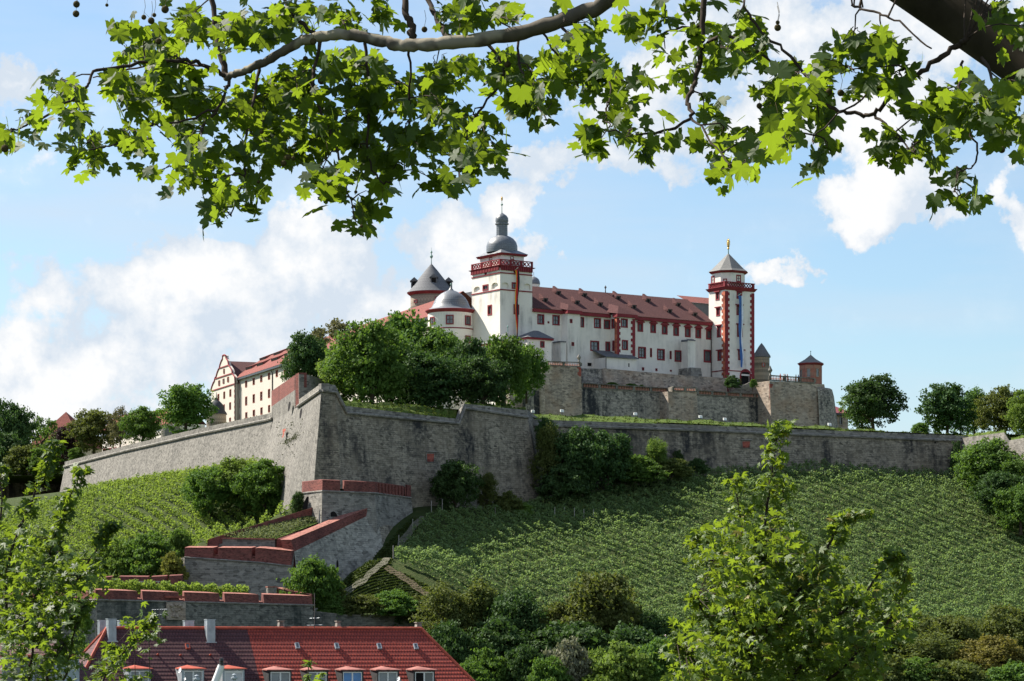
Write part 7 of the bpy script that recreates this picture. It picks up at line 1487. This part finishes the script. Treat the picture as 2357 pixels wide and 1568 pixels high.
bough([(1630, -300), (1625, -40), (1616, 90), (1602, 180), (1582, 228), (1592, 268), (1530, 300), (1460, 308), (1400, 300)], 8, 1.6, 17.2, 16.2); bough([(1612, 110), (1660, 85), (1720, 95), (1780, 150), (1830, 190)], 5, 1.8, 17, 16.4); bough([(1592, 268), (1640, 330), (1690, 392)], 3, 1.4, 16.3, 15.8); bough([(1616, 60), (1540, 70), (1500, 100)], 3, 1.5, 17, 17.2)
bough([(2230, 88), (2190, 115), (2120, 165), (2060, 215), (2010, 262), (1960, 262), (1900, 240), (1820, 130), (1740, 60), (1700, -20)], 7, 2.5, 15.6, 16.2); bough([(2010, 262), (2055, 300), (2085, 338), (2110, 352)], 3.5, 1.4, 15.8, 15.4); bough([(2090, 190), (2000, 215), (1900, 290), (1870, 330)], 3, 1.4, 15.8, 15.2)
bough([(2215, 140), (2210, 210), (2235, 300), (2250, 360), (2235, 385), (2205, 400), (2200, 460)], 3.2, 1.3, 15.4, 14.8); bough([(2260, 130), (2300, 210), (2340, 280), (2400, 310)], 4, 2, 15.2, 14.8); bough([(1960, 10), (2020, 30), (2080, 60), (2140, 110)], 3, 2, 15.8, 15.4); bough([(2110, 160), (2050, 150), (1960, 160)], 2.6, 1.4, 15.7, 15.5)
SKA = np.array([tuple(p) for p in SK]); SKu = CX + F * SKA[:, 0] / SKA[:, 1]; SKv = VH - F * SKA[:, 2] / SKA[:, 1]
CL = [(20, 335, 40, 34, 9), (60, 272, 50, 25, 10), (140, 190, 52, 48, 30), (125, 250, 45, 30, 10), (200, 345, 66, 42, 26), (190, 265, 36, 34, 10), (300, 310, 52, 44, 18), (370, 408, 20, 20, 2), (340, 345, 40, 28, 12), (300, 205, 55, 56, 34), (380, 230, 60, 60, 40), (285, 105, 42, 30, 9), (335, 55, 55, 50, 28), (420, 60, 70, 58, 50), (400, 140, 70, 46, 36), (480, 235, 70, 58, 46), (470, 330, 58, 44, 34), (440, 405, 36, 26, 14), (500, 425, 50, 36, 26), (545, 490, 36, 26, 14), (524, 516, 16, 14, 5), (560, 390, 48, 46, 26), (590, 320, 60, 48, 34), (600, 230, 76, 58, 54), (560, 60, 88, 58, 64), (680, 50, 86, 56, 62), (700, 185, 88, 68, 66), (700, 290, 78, 58, 50), (680, 360, 50, 34, 22), (742, 405, 44, 34, 22), (790, 440, 46, 42, 22), (818, 505, 26, 26, 10), (830, 470, 36, 28, 12), (840, 372, 66, 48, 36), (800, 270, 78, 58, 52), (820, 175, 78, 58, 52), (800, 45, 70, 40, 36), (900, 205, 78, 58, 46), (930, 300, 66, 48, 36), (900, 408, 36, 26, 12), (985, 420, 34, 20, 8), (1010, 350, 46, 38, 20), (1060, 428, 38, 26, 10), (1085, 370, 50, 32, 18), (1150, 358, 22, 26, 7), (1020, 240, 68, 58, 40), (1100, 280, 58, 56, 30), (1000, 150, 68, 38, 26), (1050, 40, 86, 40, 50), (1150, 40, 66, 40, 30), (880, 20, 50, 26, 12), (1150, 165, 58, 56, 34), (1230, 185, 66, 56, 42), (1252, 258, 34, 32, 12), (1312, 165, 76, 56, 48), (1330, 60, 76, 48, 40), (1400, 180, 66, 56, 40), (1392, 262, 46, 36, 16), (1470, 200, 34, 36, 8), (1385, 312, 30, 20, 9), (1440, 312, 56, 20, 14), (1512, 342, 50, 34, 16), (1470, 50, 56, 46, 26), (1530, 110, 46, 36, 10), (1600, 55, 54, 54, 26), (1660, 100, 66, 66, 38), (1598, 182, 54, 46, 18), (1620, 255, 46, 46, 14), (1700, 38, 56, 36, 18), (1745, 120, 56, 56, 28), (1760, 205, 56, 56, 30), (1655, 335, 66, 40, 26), (1692, 402, 46, 20, 14), (1792, 260, 46, 36, 16), (1812, 340, 36, 36, 10), (1742, 330, 46, 36, 16), (1882, 270, 46, 42, 14), (1905, 352, 40, 36, 9), (1842, 182, 56, 46, 24), (1930, 170, 56, 46, 26), (1960, 102, 46, 36, 16), (2030, 112, 54, 46, 28), (2080, 192, 54, 46, 14), (2052, 352, 46, 34, 12), (2112, 352, 46, 34, 12), (2112, 272, 40, 36, 12), (2180, 222, 76, 46, 44), (2262, 232, 66, 46, 40), (2322, 282, 46, 36, 28), (2202, 290, 56, 34, 16), (2200, 422, 26, 28, 8), (2215, 468, 34, 18, 10), (2342, 200, 36, 46, 18), (2300, 25, 66, 30, 14), (2345, 60, 30, 46, 8), (2150, 330, 30, 24, 4)]
for _ in range(46): CL.append((rnd.uniform(250, 2500), rnd.uniform(-420, -50), 90, 55, 24))  # leaf clusters above the view, added to shade the leaves below
LP, LS = [], []; tw = MB()
def twig(a, b, r0, r1, sag):
    m = a.lerp(b, .55) + Vector((rnd.gauss(0, .05), rnd.gauss(0, .05), sag)); n = max(3, min(7, int((b - a).length / .12)))
    Q = []
    for i in range(n + 1):
        q = i / n; Q.append(a * (1 - q) ** 2 + m * 2 * q * (1 - q) + b * q * q + Vector((rnd.gauss(0, .006), 0, rnd.gauss(0, .006))))
    tw.tube(Q, [r0 + (r1 - r0) * i / n for i in range(n + 1)], 5); return Q
for (u, v, ru, rv, n) in CL:
    if v > 330: v -= 14
    if 1400 < u < 1800 and v > 0: n = max(3, int(n * .72))
    d = np.hypot(SKu - u, SKv - (v - rv * .6)); j = int(np.argmin(d + 40 * np.random.default_rng(int(u + v * 3) % 9999).random(len(d)))); a = SK[j]; Yc = a.y + rnd.uniform(-.5, .5); c = pt(u, v, Yc)
    Q = twig(a, c, .0055, .003, .06)
    nt = max(1, n // 5)
    for k in range(nt):
        g = pt(u + rnd.uniform(-1, 1) * ru * .85, v + rnd.uniform(-.9, 1) * rv * .85, Yc + rnd.uniform(-.9, .9)); S = twig(Q[rnd.randrange(len(Q) // 2, len(Q))], g, .003, .0014, .03)
        for m in range(max(1, round(n / nt * 1.34))):
            b = S[rnd.randrange(len(S) // 2, len(S))]; LP.append(b + Vector((rnd.gauss(0, .055), rnd.gauss(0, .07), rnd.gauss(-.03, .05)))); LS.append(rnd.uniform(.044, .100))
BG = [(1400, 0), (1330, 32), (1240, 66), (1120, 90), (1010, 100), (940, 106), (880, 96), (800, 80), (740, 84), (690, 97), (650, 120), (600, 146), (560, 164), (522, 179)]
for q in LP:      # the main bough hangs clear in front of its leaves
    u, v = proj(q)
    for (u0, v0), (u1, v1) in zip(BG[:-1], BG[1:]):
        if u1 - 6 <= u <= u0 + 6 and abs(v - (v1 + (v0 - v1) * (u - u1) / (u0 - u1))) < 34 and q.y < 18.9: q.y += 1.0
leaves('foliage', np.array([tuple(p) for p in LP]), np.array(LS), M_pl, pl, 0, .65, .9, .35); tw.build('twigs', M_twig, pl)
sb = None
for u, v, rpx in ((176, 10, 8), (175, 32, 8), (246, 12, 4), (331, 40, 6), (348, 48, 8), (380, 22, 9), (355, 35, 5), (11, 420 - 78, 9), (365, 95, 7), (412, 138, 7), (721, 96, 8), (740, 186, 9), (703, 135, 6), (977, 68, 7), (1168, 148, 8), (602, 304, 5), (663, 362, 7), (653, 376, 7), (675, 365, 5), (750, 366, 4), (878, 470, 4), (769, 437, 5), (819, 442, 4), (1790, 64, 8), (1790, 52, 5), (1867, 220, 8), (1908, 212, 8), (1935, 214, 8), (1760, 256, 8), (1748, 244, 7), (1780, 275, 7), (1786, 288, 7), (2306, 345, 8), (2055, 122, 8), (832, 521, 4), (595, 419, 4)):
    Yb = SK[int(np.argmin(np.hypot(SKu - u, SKv - v)))].y - .15; r = rpx / F * Yb; p = pt(u, v, Yb)
    mb = MB(); mb.ball(p, r, 12); mb.tube([p + Vector((0, 0, r)), p + Vector((.01, 0, r + .05)), p + Vector((.0, .03, r + .11))], .0014, 4); mb.build('seed_ball', M_seed, pl, True)

# ---- saplings
def Y6(x, y): return (1555 + .38412 * x, 965.7 + .38412 * y)
def Y7(x, y): return (.35295 * x, 1014.8 + .35295 * y)
def sapling(label, Y, shoots, fills, mat, lsz, base_u, name='maple_sapling', up=1.4, dy=1.0):
    root = thing(name, label, 'tree', Vector((pt(base_u, 0, Y).x, Y, -7.5))); LP, LS = [], []; sk = []; built = []
    for px, hw, n, r0 in shoots:
        P, rd = limb(px, r0, 1.0, Y, Y + rnd.uniform(-.7, .7), .008, 5); tw = MB(); tw.tube(P, rd, 7); built.append((tw, 'stem' if r0 > 5 else 'branch')); sk += P
        for k in range(n):
            i = int(len(P) * (1 - rnd.random() ** 1.15 * .96)); i = min(i, len(P) - 1); f = hw * (1.1 - .55 * i / len(P)) / F * Y; a = rnd.uniform(0, 6.28); e = P[i] + Vector((math.cos(a) * f * rnd.uniform(.3, 1), math.sin(a) * f * rnd.uniform(.3, 1.2), rnd.uniform(-.4, .6) * f)); LP.append(e); LS.append(rnd.uniform(.6, 1.15) * lsz)
            if k % 3 == 0: tw.tube([P[max(0, i - 1)], e], [.0035, .0015], 4)
    ska = np.array([tuple(p) for p in sk]); tw = built[0][0]
    for poly, n in fills:
        us = [q[0] for q in poly]; vs = [q[1] for q in poly]; cnt = 0
        while cnt < n:
            u, v = rnd.uniform(min(us), max(us)), rnd.uniform(min(vs), max(vs))
            if not in_poly(np.array([u]), np.array([v]), poly)[0]: continue
            c = pt(u, v, Y + rnd.gauss(0, dy)); j = int(np.argmin(np.abs(ska - np.array(c)).sum(1))); tw.tube([Vector(ska[j]), c], [.005, .002], 4)
            for _ in range(7): LP.append(c + Vector((rnd.gauss(0, .085), rnd.gauss(0, .1), rnd.gauss(0, .07)))); LS.append(rnd.uniform(.6, 1.15) * lsz)
            cnt += 7
    for q, nm in built: q.build(nm, M_twig, root)
    leaves('foliage', np.array([tuple(p) for p in LP]), np.array(LS), mat, root, 1, up, .5, .2); return root
A = lambda *q: [Y6(*p) for p in q]; Bq = lambda *q: [Y7(*p) for p in q]
sapling('bushy young maple with yellowish leaves in front of the right vineyard', 36, [
    ([(1715, 2844), (1718, 2000), (1722, 1600), (1732, 1450), (1746, 1320), (1762, 1200), (1776, 1090), (1793, 985)], 56, 560, 9),
    (A((560, 880), (470, 760), (400, 640), (370, 480), (375, 360)), 42, 130, 4), (A((430, 1300), (300, 1080), (220, 900), (160, 780), (130, 690)), 44, 170, 4), (A((560, 800), (600, 640), (640, 480), (650, 380)), 38, 90, 3),
    (A((430, 1400), (700, 1080), (860, 860), (950, 690), (1000, 600), (1130, 570)), 42, 240, 5), (A((700, 1560), (960, 1200), (1150, 1010), (1290, 850), (1340, 820)), 40, 200, 4.5), (A((900, 1580), (1150, 1350), (1300, 1180), (1360, 1040), (1370, 900)), 40, 170, 4), (A((420, 1560), (260, 1300), (150, 1120), (130, 1060)), 42, 150, 4), (A((300, 1600), (150, 1480), (60, 1400), (10, 1340)), 40, 120, 3)],
    [(A((500, 560), (640, 560), (740, 700), (900, 800), (1010, 930), (1100, 1000), (1250, 1060), (1400, 1240), (1330, 1360), (1200, 1380), (1260, 1500), (1220, 1610), (0, 1610), (40, 1460), (150, 1330), (240, 1260), (160, 1150), (160, 1000), (120, 850), (200, 640), (330, 560), (420, 640)), 5400), ([(1562, 1408), (1600, 1432), (1640, 1500), (1660, 1585), (1552, 1585), (1538, 1452)], 190)], M_mp, .092, 1715)
sapling('dark leaved young maple with pointed shoots at the left edge', 32, [
    ([(20, 2990), (30, 2200), (60, 1650), (75, 1500), (90, 1400)], 30, 60, 8), (Bq((60, 1300), (40, 900), (100, 640), (190, 440), (290, 220), (330, 120), (365, 10)), 30, 230, 4.5), (Bq((140, 1250), (260, 950), (330, 720), (400, 520), (450, 380), (530, 210)), 30, 230, 4.5), (Bq((240, 1350), (400, 1060), (520, 880), (620, 720), (690, 600), (740, 560)), 28, 190, 4), (Bq((-60, 1100), (-30, 700), (10, 400), (0, 180)), 26, 90, 4), (Bq((420, 1568), (470, 1320), (500, 1180), (540, 1080)), 26, 80, 3), (Bq((300, 1600), (340, 1430), (420, 1330)), 24, 50, 3)],
    [(Bq((-20, 700), (160, 600), (330, 640), (560, 760), (700, 780), (640, 900), (600, 1030), (430, 1120), (400, 1290), (180, 1330), (-20, 1330)), 1150), (Bq((-20, 1300), (400, 1300), (520, 1420), (520, 1590), (-20, 1590)), 240)], M_mpL, .085, 20, dy=.8)
sapling('leafy maple shoots over the left part of the plum roof', 34, [
    (Bq((620, 3500), (640, 1900), (680, 1560), (800, 1380), (900, 1270), (960, 1200), (1010, 1150)), 24, 110, 3.2), (Bq((640, 1900), (650, 1600), (700, 1420), (740, 1350)), 24, 60, 3), (Bq((640, 1800), (820, 1600), (900, 1560), (980, 1520)), 18, 26, 2.5)], [(Bq((600, 1420), (760, 1330), (840, 1400), (800, 1590), (580, 1590)), 70), (Bq((860, 1180), (1020, 1150), (1020, 1330), (900, 1340)), 60)], M_mpL, .082, 219, dy=.5)
sapling('small bright maple shoot in front of the red house dormers', 34, [([(716, 3000), (716, 1800), (716, 1640), (712, 1570), (712, 1522)], 20, 70, 3), ([(716, 1680), (730, 1600), (738, 1555)], 14, 24, 2)], [], M_mp, .08, 716)
